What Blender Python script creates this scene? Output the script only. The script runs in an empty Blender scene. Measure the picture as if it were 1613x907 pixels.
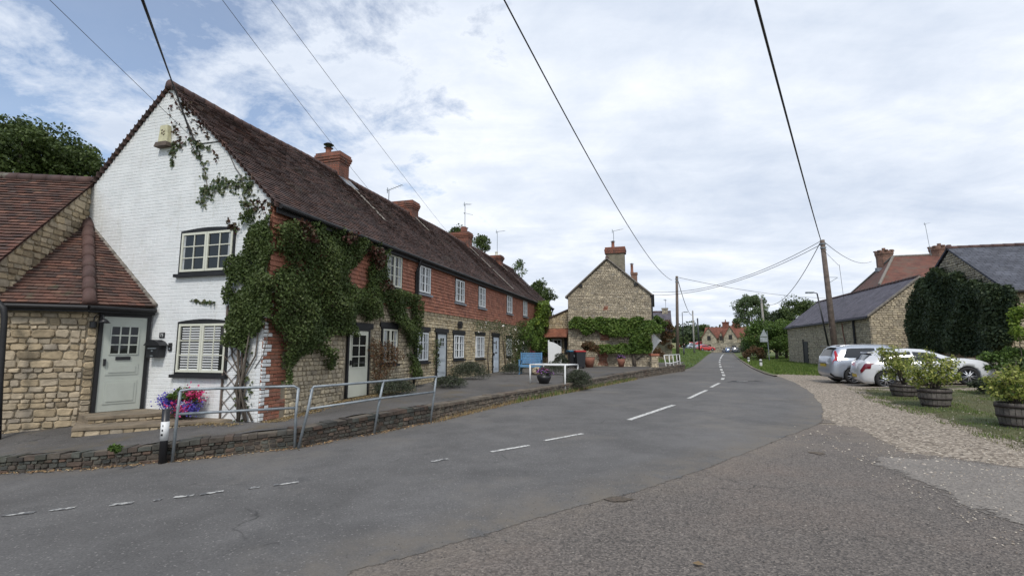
import bpy, math, random
import numpy as np
from mathutils import Vector, noise as mnoise
R = math.radians
rng = random.Random(7)
npr = np.random.default_rng(11)
sc = bpy.context.scene
C = sc.collection

# ------------------------------------------------------------------ camera
FPX = 770.0; EYE = 1.65; PITCH = math.atan(93.5 / FPX)
cam = bpy.data.cameras.new('camera'); cam_o = bpy.data.objects.new('camera', cam); C.objects.link(cam_o)
cam_o.location = (0, 0, EYE); cam_o.rotation_euler = (R(90) + PITCH, 0, 0)
cam.sensor_width = 36; cam.lens = FPX / 1613 * 36; cam.clip_start = .05; cam.clip_end = 6000
sc.camera = cam_o

# ------------------------------------------------------------------ sky and sun
SUN_EL = R(50); SUN_AZ = R(182)      # azimuth clockwise from +Y: behind the camera, a little to the left
w = bpy.data.worlds.new('World'); sc.world = w; w.use_nodes = True
nt = w.node_tree; nt.nodes.clear()
def wn(t, **k):
    n = nt.nodes.new(t)
    for a, b in k.items(): setattr(n, a, b)
    return n
def wl(a, b): nt.links.new(a, b)
out = wn('ShaderNodeOutputWorld'); mixs = wn('ShaderNodeMixShader')
sky = wn('ShaderNodeTexSky', sky_type='NISHITA', sun_disc=False); sky.sun_elevation = SUN_EL; sky.sun_rotation = SUN_AZ
sky.air_density = 1.0; sky.dust_density = 1.5
bg1 = wn('ShaderNodeBackground'); bg1.inputs[1].default_value = .15; wl(sky.outputs[0], bg1.inputs[0])
bg2 = wn('ShaderNodeBackground'); bg2.inputs[1].default_value = 1.0
tc = wn('ShaderNodeTexCoord'); sep = wn('ShaderNodeSeparateXYZ'); wl(tc.outputs['Generated'], sep.inputs[0])
def mth(op, a, b=None, clamp=False):
    n = wn('ShaderNodeMath', operation=op); n.use_clamp = clamp
    for i, v in enumerate((a, b)):
        if v is None: continue
        if isinstance(v, (int, float)): n.inputs[i].default_value = v
        else: wl(v, n.inputs[i])
    return n.outputs[0]
zz = mth('ADD', mth('MAXIMUM', sep.outputs[2], 0.0), .16)
cx = mth('DIVIDE', sep.outputs[0], zz); cy = mth('DIVIDE', sep.outputs[1], zz)
cmb = wn('ShaderNodeCombineXYZ'); wl(cx, cmb.inputs[0]); wl(cy, cmb.inputs[1])
def nz(scale, detail, rough, loc=(0, 0, 0), sc3=(1, 1, 1), dist=0.):
    mp = wn('ShaderNodeMapping'); mp.inputs[1].default_value = loc; mp.inputs[3].default_value = sc3
    mp.inputs[2].default_value = (0, 0, R(20)); wl(cmb.outputs[0], mp.inputs[0])
    n = wn('ShaderNodeTexNoise'); n.inputs['Scale'].default_value = scale; n.inputs['Detail'].default_value = detail
    n.inputs['Roughness'].default_value = rough; n.inputs['Distortion'].default_value = dist
    wl(mp.outputs[0], n.inputs[0]); return n.outputs[0]
def rampw(src, stops):
    r = wn('ShaderNodeValToRGB'); el = r.color_ramp.elements
    while len(el) < len(stops): el.new(.5)
    for e, (p, c) in zip(el, stops): e.position = p; e.color = (*c, 1)
    wl(src, r.inputs[0]); return r.outputs[0]
n_big = nz(.75, 3, .5, (3.1, 1.7, 0))
n_fine = nz(2.9, 10, .66, (0, 4, 0), (1, 1.0, 1), .25)
n_str = nz(1.3, 8, .55, (7, 2, 0), (.55, 1.5, 1), .5)
# blue gaps open towards the upper left of the view and a little overhead
side = mth('MULTIPLY', mth('ADD', mth('ADD', mth('MULTIPLY', sep.outputs[0], -.75), mth('MULTIPLY', sep.outputs[2], .5)), -.42), .42)
gap = mth('ADD', mth('ADD', mth('MULTIPLY', n_fine, .72), mth('MULTIPLY', n_big, .28)), side)
gapm = rampw(gap, [(.485, (0, 0, 0)), (.60, (.85,) * 3)])
shade = mth('ADD', mth('MULTIPLY', n_str, .62), mth('MULTIPLY', n_fine, .38))
ccol = rampw(shade, [(.34, (.53, .60, .72)), (.5, (.68, .735, .825)), (.64, (.85, .88, .925))])
wl(ccol, bg2.inputs[0]); wl(gapm, mixs.inputs[0]); wl(bg2.outputs[0], mixs.inputs[1]); wl(bg1.outputs[0], mixs.inputs[2])
wl(mixs.outputs[0], out.inputs[0])
sl = bpy.data.lights.new('sun', 'SUN'); sl.energy = 1.8; sl.angle = R(10); sl.color = (1, .96, .9)
so = bpy.data.objects.new('sun', sl); C.objects.link(so)
sd = Vector((math.sin(SUN_AZ) * math.cos(SUN_EL), math.cos(SUN_AZ) * math.cos(SUN_EL), math.sin(SUN_EL)))
so.rotation_euler = sd.to_track_quat('Z', 'Y').to_euler()
sc.view_settings.view_transform = 'Standard'; sc.view_settings.look = 'None'
sc.view_settings.exposure = 0.28; sc.view_settings.gamma = 1
sc.cycles.max_bounces = 6; sc.cycles.diffuse_bounces = 3; sc.cycles.transparent_max_bounces = 6

# ------------------------------------------------------------------ measuring helpers
CP, SP = math.cos(PITCH), math.sin(PITCH)
def ray(px, py):
    u = 453.5 - py; Y = -u * SP + FPX * CP; Z = u * CP + FPX * SP
    return (px - 806.5) / Y, Z / Y
def atY(px, py, Y): a, b = ray(px, py); return Vector((a * Y, Y, EYE + b * Y))
def G(x, y):
    g = -.003 * min(max(0., 2 - x), 12) ** 2
    wy = 1. if y < 17.5 else (.3 if y > 22 else 1 - .7 * (y - 17.5) / 4.5)
    return g + .05 * min(max(x - 10, 0), 25) * wy
def gp(px, py):
    a, b = ray(px, py); z = 0.
    for _ in range(30):
        Y = min((z - EYE) / b, 900.) if b < -1e-4 else 900.; z = .5 * z + .5 * G(a * Y, Y)
    return Vector((a * Y, Y, z))
PAVE = [(-14, 7.1, -.30), (-8.0, 7.93, -.07), (-6.8, 8.05, .02), (-5.66, 8.25, .10), (-4.0, 9.1, .17), (-1.9, 12, .25), (.1, 15.2, .33),
        (2.2, 18.6, .40), (6.6, 26.2, .48), (9.5, 31, .5), (12.4, 36, .5),
        (-14, 8.4, -.2), (-10, 9.6, 0), (-8.8, 10.15, .08), (-8.14, 11., .1), (-5.18, 10.2, .14), (-4.2, 13.56, .31), (-2.66, 18.8, .42),
        (-.98, 24.6, .40), (1, 31.3, .42), (4, 32.6, .43), (9.2, 31, .46), (3.2, 39, .45), (11, 37, .5)]
PA = np.array(PAVE)
def GP(x, y):
    d2 = (PA[:, 0] - x) ** 2 + (PA[:, 1] - y) ** 2 + 1e-4
    wt = d2 ** -1.6
    return float((wt * PA[:, 2]).sum() / wt.sum())

# ------------------------------------------------------------------ materials
def material(name):
    m = bpy.data.materials.new(name); m.use_nodes = True
    return m, m.node_tree, m.node_tree.nodes['Principled BSDF']
def ramp(nt, src, stops):
    r = nt.nodes.new('ShaderNodeValToRGB'); el = r.color_ramp.elements
    while len(el) < len(stops): el.new(.5)
    for e, (p, c) in zip(el, stops): e.position = p; e.color = (*c, 1)
    nt.links.new(src, r.inputs[0]); return r.outputs[0]
def noise(nt, scale, detail=4, rough=.55, coord='Object', sc3=None, dist=0.):
    t = nt.nodes.new('ShaderNodeTexCoord'); s = t.outputs[coord]
    if sc3:
        mp = nt.nodes.new('ShaderNodeMapping'); mp.inputs[3].default_value = sc3; nt.links.new(s, mp.inputs[0]); s = mp.outputs[0]
    n = nt.nodes.new('ShaderNodeTexNoise'); n.inputs['Scale'].default_value = scale; n.inputs['Detail'].default_value = detail
    n.inputs['Roughness'].default_value = rough; n.inputs['Distortion'].default_value = dist; nt.links.new(s, n.inputs[0]); return n.outputs[0]
def mixc(nt, a, b, fac, mode='MIX'):
    n = nt.nodes.new('ShaderNodeMix'); n.data_type = 'RGBA'; n.blend_type = mode
    for i, v in ((0, fac), (6, a), (7, b)):
        if isinstance(v, (int, float)): n.inputs[i].default_value = v
        elif isinstance(v, tuple): n.inputs[i].default_value = (*v, 1)
        else: nt.links.new(v, n.inputs[i])
    return n.outputs[2]
def bump(nt, b, h, strength=.5, dist=.02):
    n = nt.nodes.new('ShaderNodeBump'); n.inputs['Strength'].default_value = strength; n.inputs['Distance'].default_value = dist
    nt.links.new(h, n.inputs['Height'])
    if b.inputs['Normal'].links: nt.links.new(b.inputs['Normal'].links[0].from_socket, n.inputs['Normal'])
    nt.links.new(n.outputs[0], b.inputs['Normal'])
def M(name, cols, rough=.8, metal=0., nscale=None, namt=(.75, 1.2), bscale=None, bstr=.4, bdist=.01, attr=None, spec=None, patch=None, coat=0.):
    """cols: one colour, or a list spread by the per-piece random value (attr) or by noise; patch=(colour, scale, lo, hi) lays worn patches."""
    m, nt, b = material(name)
    if isinstance(cols, tuple): cols = [cols]
    if attr is None: attr = len(cols) > 1
    if len(cols) > 1:
        if attr:
            a = nt.nodes.new('ShaderNodeAttribute'); a.attribute_name = 'rnd'; src = a.outputs['Fac']
        else: src = ramp(nt, noise(nt, (nscale or 3) * .7), [(.3, (0, 0, 0)), (.7, (1, 1, 1))])
        col = ramp(nt, src, [(i / (len(cols) - 1), c) for i, c in enumerate(cols)])
    else:
        rg = nt.nodes.new('ShaderNodeRGB'); rg.outputs[0].default_value = (*cols[0], 1); col = rg.outputs[0]
    if nscale:
        v = ramp(nt, noise(nt, nscale, 6, .62), [(.3, (namt[0],) * 3), (.7, (namt[1],) * 3)])
        col = mixc(nt, col, v, 1., 'MULTIPLY')
    if patch:
        f = ramp(nt, noise(nt, patch[1], 6, .65), [(patch[2], (0, 0, 0)), (patch[3], (1, 1, 1))])
        col = mixc(nt, col, patch[0], f)
    nt.links.new(col, b.inputs['Base Color'])
    b.inputs['Roughness'].default_value = rough; b.inputs['Metallic'].default_value = metal
    if spec is not None: b.inputs['Specular IOR Level'].default_value = spec
    if coat: b.inputs['Coat Weight'].default_value = coat; b.inputs['Coat Roughness'].default_value = .05
    if bscale: bump(nt, b, noise(nt, bscale, 6, .6), bstr, bdist)
    return m
def leafmat(name, cols, trans=.25):
    m, nt, b = material(name)
    a = nt.nodes.new('ShaderNodeAttribute'); a.attribute_name = 'rnd'
    col = ramp(nt, a.outputs['Fac'], [(i / (len(cols) - 1), c) for i, c in enumerate(cols)])
    nt.links.new(col, b.inputs['Base Color']); b.inputs['Roughness'].default_value = .55; b.inputs['Specular IOR Level'].default_value = .3
    t = nt.nodes.new('ShaderNodeBsdfTranslucent'); nt.links.new(col, t.inputs[0])
    mx = nt.nodes.new('ShaderNodeMixShader'); mx.inputs[0].default_value = trans
    nt.links.new(b.outputs[0], mx.inputs[1]); nt.links.new(t.outputs[0], mx.inputs[2])
    nt.links.new(mx.outputs[0], nt.nodes['Material Output'].inputs[0]); return m
def brickmat(name, c1, c2, mortar, bw=.225, bh=.075, gap=.01, tile=False, wob=.01, patch=None):
    m, nt, b = material(name)
    t = nt.nodes.new('ShaderNodeTexCoord')
    br = nt.nodes.new('ShaderNodeTexBrick'); nt.links.new(t.outputs['UV'], br.inputs[0])
    br.inputs['Color1'].default_value = (*c1, 1); br.inputs['Color2'].default_value = (*c2, 1); br.inputs['Mortar'].default_value = (*mortar, 1)
    br.inputs['Scale'].default_value = 1; br.inputs['Brick Width'].default_value = bw; br.inputs['Row Height'].default_value = bh
    br.inputs['Mortar Size'].default_value = gap; br.inputs['Mortar Smooth'].default_value = .3; br.inputs['Bias'].default_value = 0
    v = ramp(nt, noise(nt, 1.6, 7, .65), [(.3, (.62,) * 3), (.7, (1.3,) * 3)])
    col = mixc(nt, br.outputs[0], v, 1., 'MULTIPLY')
    if patch:
        f = ramp(nt, noise(nt, patch[1], 6, .65), [(patch[2], (0, 0, 0)), (patch[3], (1, 1, 1))]); col = mixc(nt, col, patch[0], f)
    nt.links.new(col, b.inputs['Base Color']); b.inputs['Roughness'].default_value = .88
    bump(nt, b, noise(nt, 14, 5), .4, .02)
    inv = nt.nodes.new('ShaderNodeMath'); inv.operation = 'SUBTRACT'; inv.inputs[0].default_value = 1; nt.links.new(br.outputs[1], inv.inputs[1])
    bump(nt, b, inv.outputs[0], .8, .02)
    return m
def stonemat(name, cols, mortar, scale=(3, 3, 7.5)):
    m, nt, b = material(name)
    t = nt.nodes.new('ShaderNodeTexCoord'); mp = nt.nodes.new('ShaderNodeMapping'); mp.inputs[3].default_value = scale
    nd = nt.nodes.new('ShaderNodeTexNoise'); nd.inputs['Scale'].default_value = 2.5; nt.links.new(t.outputs['Object'], nd.inputs[0])
    add = nt.nodes.new('ShaderNodeMixRGB'); add.blend_type = 'ADD'; add.inputs[0].default_value = .12
    nt.links.new(t.outputs['Object'], add.inputs[1]); nt.links.new(nd.outputs[1], add.inputs[2]); nt.links.new(add.outputs[0], mp.inputs[0])
    v1 = nt.nodes.new('ShaderNodeTexVoronoi'); v1.inputs['Scale'].default_value = 1; nt.links.new(mp.outputs[0], v1.inputs[0])
    v2 = nt.nodes.new('ShaderNodeTexVoronoi'); v2.feature = 'DISTANCE_TO_EDGE'; v2.inputs['Scale'].default_value = 1; nt.links.new(mp.outputs[0], v2.inputs[0])
    sp = nt.nodes.new('ShaderNodeSeparateColor'); nt.links.new(v1.outputs['Color'], sp.inputs[0])
    col = ramp(nt, sp.outputs[0], [(i / (len(cols) - 1), c) for i, c in enumerate(cols)])
    v = ramp(nt, noise(nt, 1.1, 8, .7), [(.3, (.65,) * 3), (.7, (1.3,) * 3)]); col = mixc(nt, col, v, 1., 'MULTIPLY')
    e = ramp(nt, v2.outputs[0], [(.03, (0, 0, 0)), (.12, (1, 1, 1))])
    col = mixc(nt, mortar, col, e)
    nt.links.new(col, b.inputs['Base Color']); b.inputs['Roughness'].default_value = .92
    bump(nt, b, noise(nt, 16, 5), .5, .02); bump(nt, b, e, .7, .03)
    return m

MT = {}
MT['stone_gold'] = M('golden_rubble_stone', [(0.229, 0.182, 0.12), (0.374, 0.296, 0.19), (0.468, 0.374, 0.244), (0.342, 0.291, 0.218), (0.52, 0.426, 0.294), (0.291, 0.25, 0.196)], .93, nscale=7, namt=(.68, 1.22), bscale=22, bstr=.7, bdist=.015, patch=((.12, .11, .09), 1.3, .6, .8))
MT['stone_pale'] = M('pale_rubble_stone', [(0.277, 0.236, 0.176), (0.445, 0.378, 0.266), (0.554, 0.472, 0.329), (0.397, 0.342, 0.255), (0.602, 0.507, 0.351)], .93, nscale=8, namt=(.7, 1.2), bscale=25, bstr=.7, bdist=.015)
MT['stone_yel'] = M('yellow_rubble_stone', [(0.366, 0.297, 0.187), (0.517, 0.418, 0.263), (0.592, 0.495, 0.328), (0.431, 0.363, 0.258)], .93, nscale=8, namt=(.72, 1.18), bscale=25, bstr=.7, bdist=.015)
MT['step_stone'] = M('worn_step_stone', (.25, .20, .14), .9, nscale=3, namt=(.55, 1.25), bscale=12, bstr=.8, patch=((.12, .105, .08), 1.8, .5, .7))
MT['mortar'] = M('lime_mortar', (.30, .255, .185), .95, nscale=5, bscale=30)
MT['mortar_dk'] = M('dark_joint', (.13, .11, .085), .95, nscale=5, bscale=30)
MT['white_brick'] = M('white_painted_brick', [(.70, .72, .715), (.74, .755, .75), (.72, .73, .725)], .75, nscale=1.6, namt=(.9, 1.05), bscale=18, bstr=.5, bdist=.006, patch=((.56, .56, .51), 1.3, .60, .85))
_m = MT['white_brick']; _t = _m.node_tree; _b = _t.nodes['Principled BSDF']; _c = _b.inputs['Base Color'].links[0].from_socket
_c = mixc(_t, _c, (.50, .50, .44), ramp(_t, noise(_t, 1., 6, .62, sc3=(1, 5, .55)), [(.56, (0, 0, 0)), (.74, (.6, .6, .6))]))
_c = mixc(_t, _c, (.42, .42, .36), ramp(_t, noise(_t, 4.5, 6, .75), [(.64, (0, 0, 0)), (.76, (.7, .7, .7))])); _t.links.new(_c, _b.inputs['Base Color'])
MT['white_joint'] = M('white_paint_in_joints', (.68, .70, .70), .85, nscale=2)
MT['red_brick'] = M('red_brick', [(.22, .085, .055), (.32, .125, .075), (.28, .14, .10), (.36, .15, .09)], .9, nscale=6, bscale=30, bstr=.5, bdist=.006)
MT['kerb_brick'] = M('old_brown_kerb_brick', [(0.0491, 0.045, 0.0397), (0.0913, 0.0675, 0.052), (0.0702, 0.072, 0.0614), (0.133, 0.0855, 0.0614), (0.0597, 0.063, 0.0567), (0.105, 0.108, 0.0898)], .93, nscale=5, namt=(.55, 1.3), bscale=22, bstr=.8, bdist=.015, patch=((.06, .062, .045), 2.2, .55, .7))
MT['kerb_stone'] = M('old_grey_kerb_stone', [(0.095, 0.0808, 0.0665), (0.152, 0.128, 0.0997), (0.19, 0.157, 0.119), (0.114, 0.0808, 0.0617)], .93, nscale=5, namt=(.6, 1.3), bscale=22, bstr=.8, bdist=.015, patch=((.06, .062, .045), 2.2, .58, .72))
MT['roof_tile'] = M('brown_clay_roof_tile', [(0.0659, 0.0443, 0.0408), (0.0934, 0.0583, 0.0502), (0.0791, 0.0583, 0.0548), (0.132, 0.0724, 0.056), (0.0857, 0.0536, 0.0467)], .86, nscale=2.2, namt=(.72, 1.25), bscale=25, bstr=.4, bdist=.006, patch=((.13, .12, .09), 1.5, .58, .80))
MT['hang_tile'] = M('orange_red_hung_tile', [(0.288, 0.118, 0.0739), (0.358, 0.14, 0.0847), (0.311, 0.129, 0.0815), (0.404, 0.174, 0.109), (0.242, 0.101, 0.0695)], .84, nscale=3.5, namt=(.7, 1.2), bscale=25, bstr=.3, bdist=.005)
MT['porch_tile'] = M('red_brown_porch_tile', [(.065, .042, .036), (.105, .056, .043), (.145, .068, .048), (.08, .056, .047), (.19, .095, .065)], .88, nscale=3, namt=(.65, 1.25), bscale=25, bstr=.5, bdist=.006, patch=((.09, .095, .06), 2.2, .6, .74))
MT['ridge_tile'] = M('dark_ridge_tile', [(.07, .042, .038), (.10, .055, .046)], .8, nscale=4, namt=(.7, 1.3), patch=((.16, .15, .12), 3, .62, .75))
MT['flash'] = M('pale_mortar_fillet', (.23, .205, .175), .9, nscale=6, namt=(.45, 1.3), bscale=20)
MT['lead'] = M('grey_lead', (.20, .22, .25), .5, nscale=4)
MT['black'] = M('black_painted_wood', (.009, .009, .010), .62, nscale=5, namt=(.7, 1.6))
MT['blackmetal'] = M('black_metal', (.014, .014, .016), .38, nscale=5, namt=(.8, 1.5))
MT['sage'] = M('sage_grey_paint', (.46, .49, .44), .5, nscale=3, namt=(.93, 1.05))
MT['cream'] = M('cream_paint', (.62, .62, .52), .5, nscale=3, namt=(.93, 1.05))
MT['white'] = M('white_paint', (.78, .80, .80), .45, nscale=3, namt=(.93, 1.03))
MT['doorgrey'] = M('pale_grey_blue_paint', (.50, .54, .56), .5, nscale=3, namt=(.93, 1.05))
MT['doorblue'] = M('pale_blue_paint', (.56, .62, .68), .5, nscale=3, namt=(.93, 1.05))
MT['pink'] = M('faded_pink_paint', (.50, .13, .17), .5, nscale=3)
m, nt2, b = material('window_glass'); b.inputs['Base Color'].default_value = (.012, .013, .014, 1); b.inputs['Roughness'].default_value = .05; b.inputs['Specular IOR Level'].default_value = .42
bump(nt2, b, noise(nt2, 2.2, 2), .12, .02); MT['glass'] = m
MT['curtain'] = M('white_curtain', (.42, .44, .45), .8, nscale=9, namt=(.65, 1.1))
MT['galv'] = M('galvanised_steel', (.26, .29, .31), .5, .45, nscale=7, namt=(.7, 1.25), bscale=50, bstr=.15, patch=((.16, .12, .09), 5, .66, .8))
MT['whitemetal'] = M('white_painted_rail', (.74, .75, .74), .5, nscale=6, namt=(.8, 1.05), patch=((.25, .17, .11), 7, .68, .78))
MT['wood_pole'] = M('weathered_pole_wood', (.135, .105, .085), .9, nscale=5, namt=(.6, 1.3), bscale=30, bstr=.5)
MT['pale_pole'] = M('pale_pole_wood', (.30, .28, .25), .9, nscale=5)
MT['bark'] = M('bark', (.12, .10, .08), .95, nscale=8, namt=(.6, 1.3), bscale=25, bstr=.8)
MT['wire'] = M('black_cable', (.02, .02, .022), .6)
MT['wire_lt'] = M('grey_cable', (.08, .08, .09), .6)
MT['slate'] = brickmat('purple_grey_slate', (.098, .090, .108), (.135, .122, .142), (.045, .042, .05), .28, .17, .012, patch=((.17, .16, .16), 1.2, .62, .8))
MT['slate_dk'] = brickmat('dark_blue_slate', (.070, .075, .092), (.10, .105, .125), (.035, .036, .044), .32, .2, .014, patch=((.15, .15, .15), 1.4, .64, .8))
MT['redroof'] = brickmat('mottled_red_roof', (.24, .085, .05), (.15, .06, .042), (.06, .035, .028), .18, .12, .014, patch=((.13, .085, .06), .9, .5, .66))
MT['farroof'] = brickmat('orange_red_roof', (.25, .092, .055), (.18, .07, .048), (.12, .05, .04), .3, .2, .02)
MT['brick_tex'] = brickmat('orange_chimney_brick', (.29, .10, .062), (.20, .075, .052), (.17, .11, .08), patch=((.085, .06, .05), 1.8, .50, .68))
MT['brick_old'] = brickmat('weathered_brown_brick', (.30, .15, .10), (.20, .11, .08), (.22, .18, .14), patch=((.12, .10, .08), 1.6, .58, .74))
MT['stone_grey'] = M('grey_buff_rubble_stone', [(0.293, 0.254, 0.191), (0.439, 0.377, 0.283), (0.557, 0.486, 0.36), (0.38, 0.334, 0.254), (0.644, 0.558, 0.403), (0.322, 0.29, 0.241)], .93, nscale=3, namt=(.7, 1.2), bscale=25, bstr=.7, bdist=.015)
MT['stone_tex'] = stonemat('barn_stone', [(0.309, 0.246, 0.164), (0.445, 0.36, 0.243), (0.519, 0.426, 0.288), (0.371, 0.3, 0.203)], (.24, .205, .155))
MT['stone_far'] = stonemat('far_stone', [(0.231, 0.2, 0.14), (0.399, 0.347, 0.249), (0.483, 0.42, 0.299), (0.294, 0.252, 0.18)], (.26, .23, .18), (1.6, 1.6, 3.4))
MT['render_grey'] = M('old_render', (.20, .18, .13), .9, nscale=4, namt=(.6, 1.25))
MT['clay'] = M('terracotta', (.24, .10, .065), .8, nscale=8, namt=(.75, 1.15))
MT['soil'] = M('soil', (.05, .038, .028), 1, nscale=12)
MT['barrel'] = M('weathered_oak', [(.10, .088, .076), (.15, .132, .115), (.12, .105, .092)], .85, nscale=9, namt=(.6, 1.3), bscale=40, bstr=.5)
MT['rusty'] = M('rusty_hoop', (.035, .026, .023), .7, .3, nscale=10)
MT['dry'] = M('dry_leaf', [(.22, .13, .06), (.34, .23, .12), (.16, .085, .045), (.42, .32, .18)], .9)
MT['l_ivy'] = leafmat('creeper_leaf', [(0.0251, 0.0381, 0.0125), (0.0502, 0.0783, 0.0213), (0.0942, 0.132, 0.0373), (0.0627, 0.09, 0.0284), (0.157, 0.19, 0.0622)])
MT['l_ivyred'] = leafmat('creeper_reddened_leaf', [(.05, .015, .014), (.09, .03, .022), (.06, .055, .03), (.10, .065, .035)])
MT['l_dark'] = leafmat('dark_ivy_leaf', [(0.0232, 0.0374, 0.0188), (0.0428, 0.0646, 0.0289), (0.075, 0.102, 0.0433), (0.0536, 0.0748, 0.0347)])
MT['l_tree'] = leafmat('tree_leaf', [(0.0358, 0.055, 0.0191), (0.066, 0.0975, 0.0298), (0.11, 0.15, 0.0446), (0.0756, 0.106, 0.0361)])
MT['l_hedge'] = leafmat('hedge_leaf', [(0.0405, 0.0688, 0.018), (0.081, 0.138, 0.0293), (0.128, 0.2, 0.0428), (0.0648, 0.1, 0.027)])
MT['l_birch'] = leafmat('birch_leaf', [(0.0751, 0.111, 0.0494), (0.123, 0.169, 0.0741), (0.177, 0.221, 0.0988)])
MT['l_bright'] = leafmat('yellow_green_leaf', [(0.069, 0.127, 0.0207), (0.149, 0.23, 0.0345), (0.253, 0.333, 0.0575), (0.103, 0.161, 0.0287)], .35)
MT['l_wist'] = leafmat('bright_climber_leaf', [(0.029, 0.054, 0.0151), (0.0594, 0.108, 0.0216), (0.099, 0.168, 0.0302), (0.158, 0.228, 0.0486), (0.0528, 0.084, 0.0216)], .3)
MT['l_tub'] = leafmat('variegated_leaf', [(0.055, 0.0935, 0.022), (0.132, 0.187, 0.033), (0.286, 0.319, 0.066), (0.462, 0.462, 0.143), (0.099, 0.143, 0.0275)], .3)
MT['l_lav'] = leafmat('lavender_leaf', [(0.042, 0.054, 0.0324), (0.072, 0.09, 0.054), (0.102, 0.114, 0.0756), (0.084, 0.072, 0.081)])
MT['l_rose'] = leafmat('rose_leaf', [(0.0375, 0.0625, 0.025), (0.075, 0.106, 0.0375), (0.125, 0.125, 0.0625)])
MT['l_brown'] = leafmat('rusty_shrub_leaf', [(.06, .065, .025), (.12, .085, .04), (.17, .08, .045), (.09, .10, .035)])
MT['f_pink'] = leafmat('pink_petal', [(.65, .05, .18), (.80, .12, .30), (.45, .03, .12)])
MT['f_blue'] = leafmat('blue_petal', [(0.112, 0.1, 0.475), (0.2, 0.163, 0.688), (0.075, 0.0625, 0.275)])
MT['f_white'] = leafmat('white_petal', [(.75, .70, .60), (.8, .78, .74)])
MT['f_purple'] = leafmat('purple_petal', [(.28, .10, .40), (.42, .18, .5)])
MT['grass'] = leafmat('grass_blade', [(0.0588, 0.096, 0.023), (0.101, 0.168, 0.0317), (0.151, 0.224, 0.0432), (0.202, 0.232, 0.072)], .2)
MT['grass_dry'] = leafmat('worn_grass_blade', [(0.0805, 0.0862, 0.031), (0.115, 0.127, 0.0466), (0.161, 0.161, 0.0725), (0.196, 0.178, 0.0931)], .2)
MT['straw'] = leafmat('straw', [(.26, .19, .09), (.36, .28, .15), (.20, .13, .06)], .1)
MT['blue_bench'] = M('blue_bench_paint', (.11, .25, .42), .55, nscale=6, namt=(.8, 1.15))
def paint(name, c, metal=.0, rough=.25):
    return M(name, c, rough, metal, coat=1.)
MT['car_silver'] = paint('silver_blue_car_paint', (.42, .46, .52), .55, .3)
MT['car_white'] = paint('white_car_paint', (.60, .61, .62))
MT['car_red'] = paint('red_car_paint', (.45, .03, .03)); MT['car_dark'] = paint('dark_car_paint', (.03, .035, .05)); MT['car_bluegrey'] = paint('blue_grey_car_paint', (.20, .26, .38), .4)
MT['car_glass'] = M('car_glass', (.018, .022, .026), .04, spec=.7)
MT['tyre'] = M('tyre_rubber', (.018, .018, .018), .85); MT['alloy'] = M('alloy_wheel', (.50, .51, .53), .3, .7)
MT['trim'] = M('black_trim', (.025, .025, .028), .6); MT['redlens'] = M('red_lens', (.42, .012, .018), .12, spec=.8); MT['darkred'] = M('dark_red_lens', (.16, .008, .02), .12, spec=.8)
MT['lens'] = M('clear_lens', (.45, .48, .5), .1, .3); MT['plate'] = M('yellow_plate', (.62, .44, .04), .4); MT['chrome'] = M('chrome', (.6, .6, .62), .15, .9)
MT['binblack'] = M('black_plastic', (.02, .022, .026), .5); MT['bin_blue'] = M('blue_lid', (.03, .13, .22), .5); MT['bin_red'] = M('red_lid', (.35, .03, .03), .5)
MT['alarm'] = M('yellowed_plastic', (.55, .52, .33), .5, nscale=9); MT['signback'] = M('grey_sign_back', (.36, .40, .42), .5, .2, nscale=3)

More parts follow.
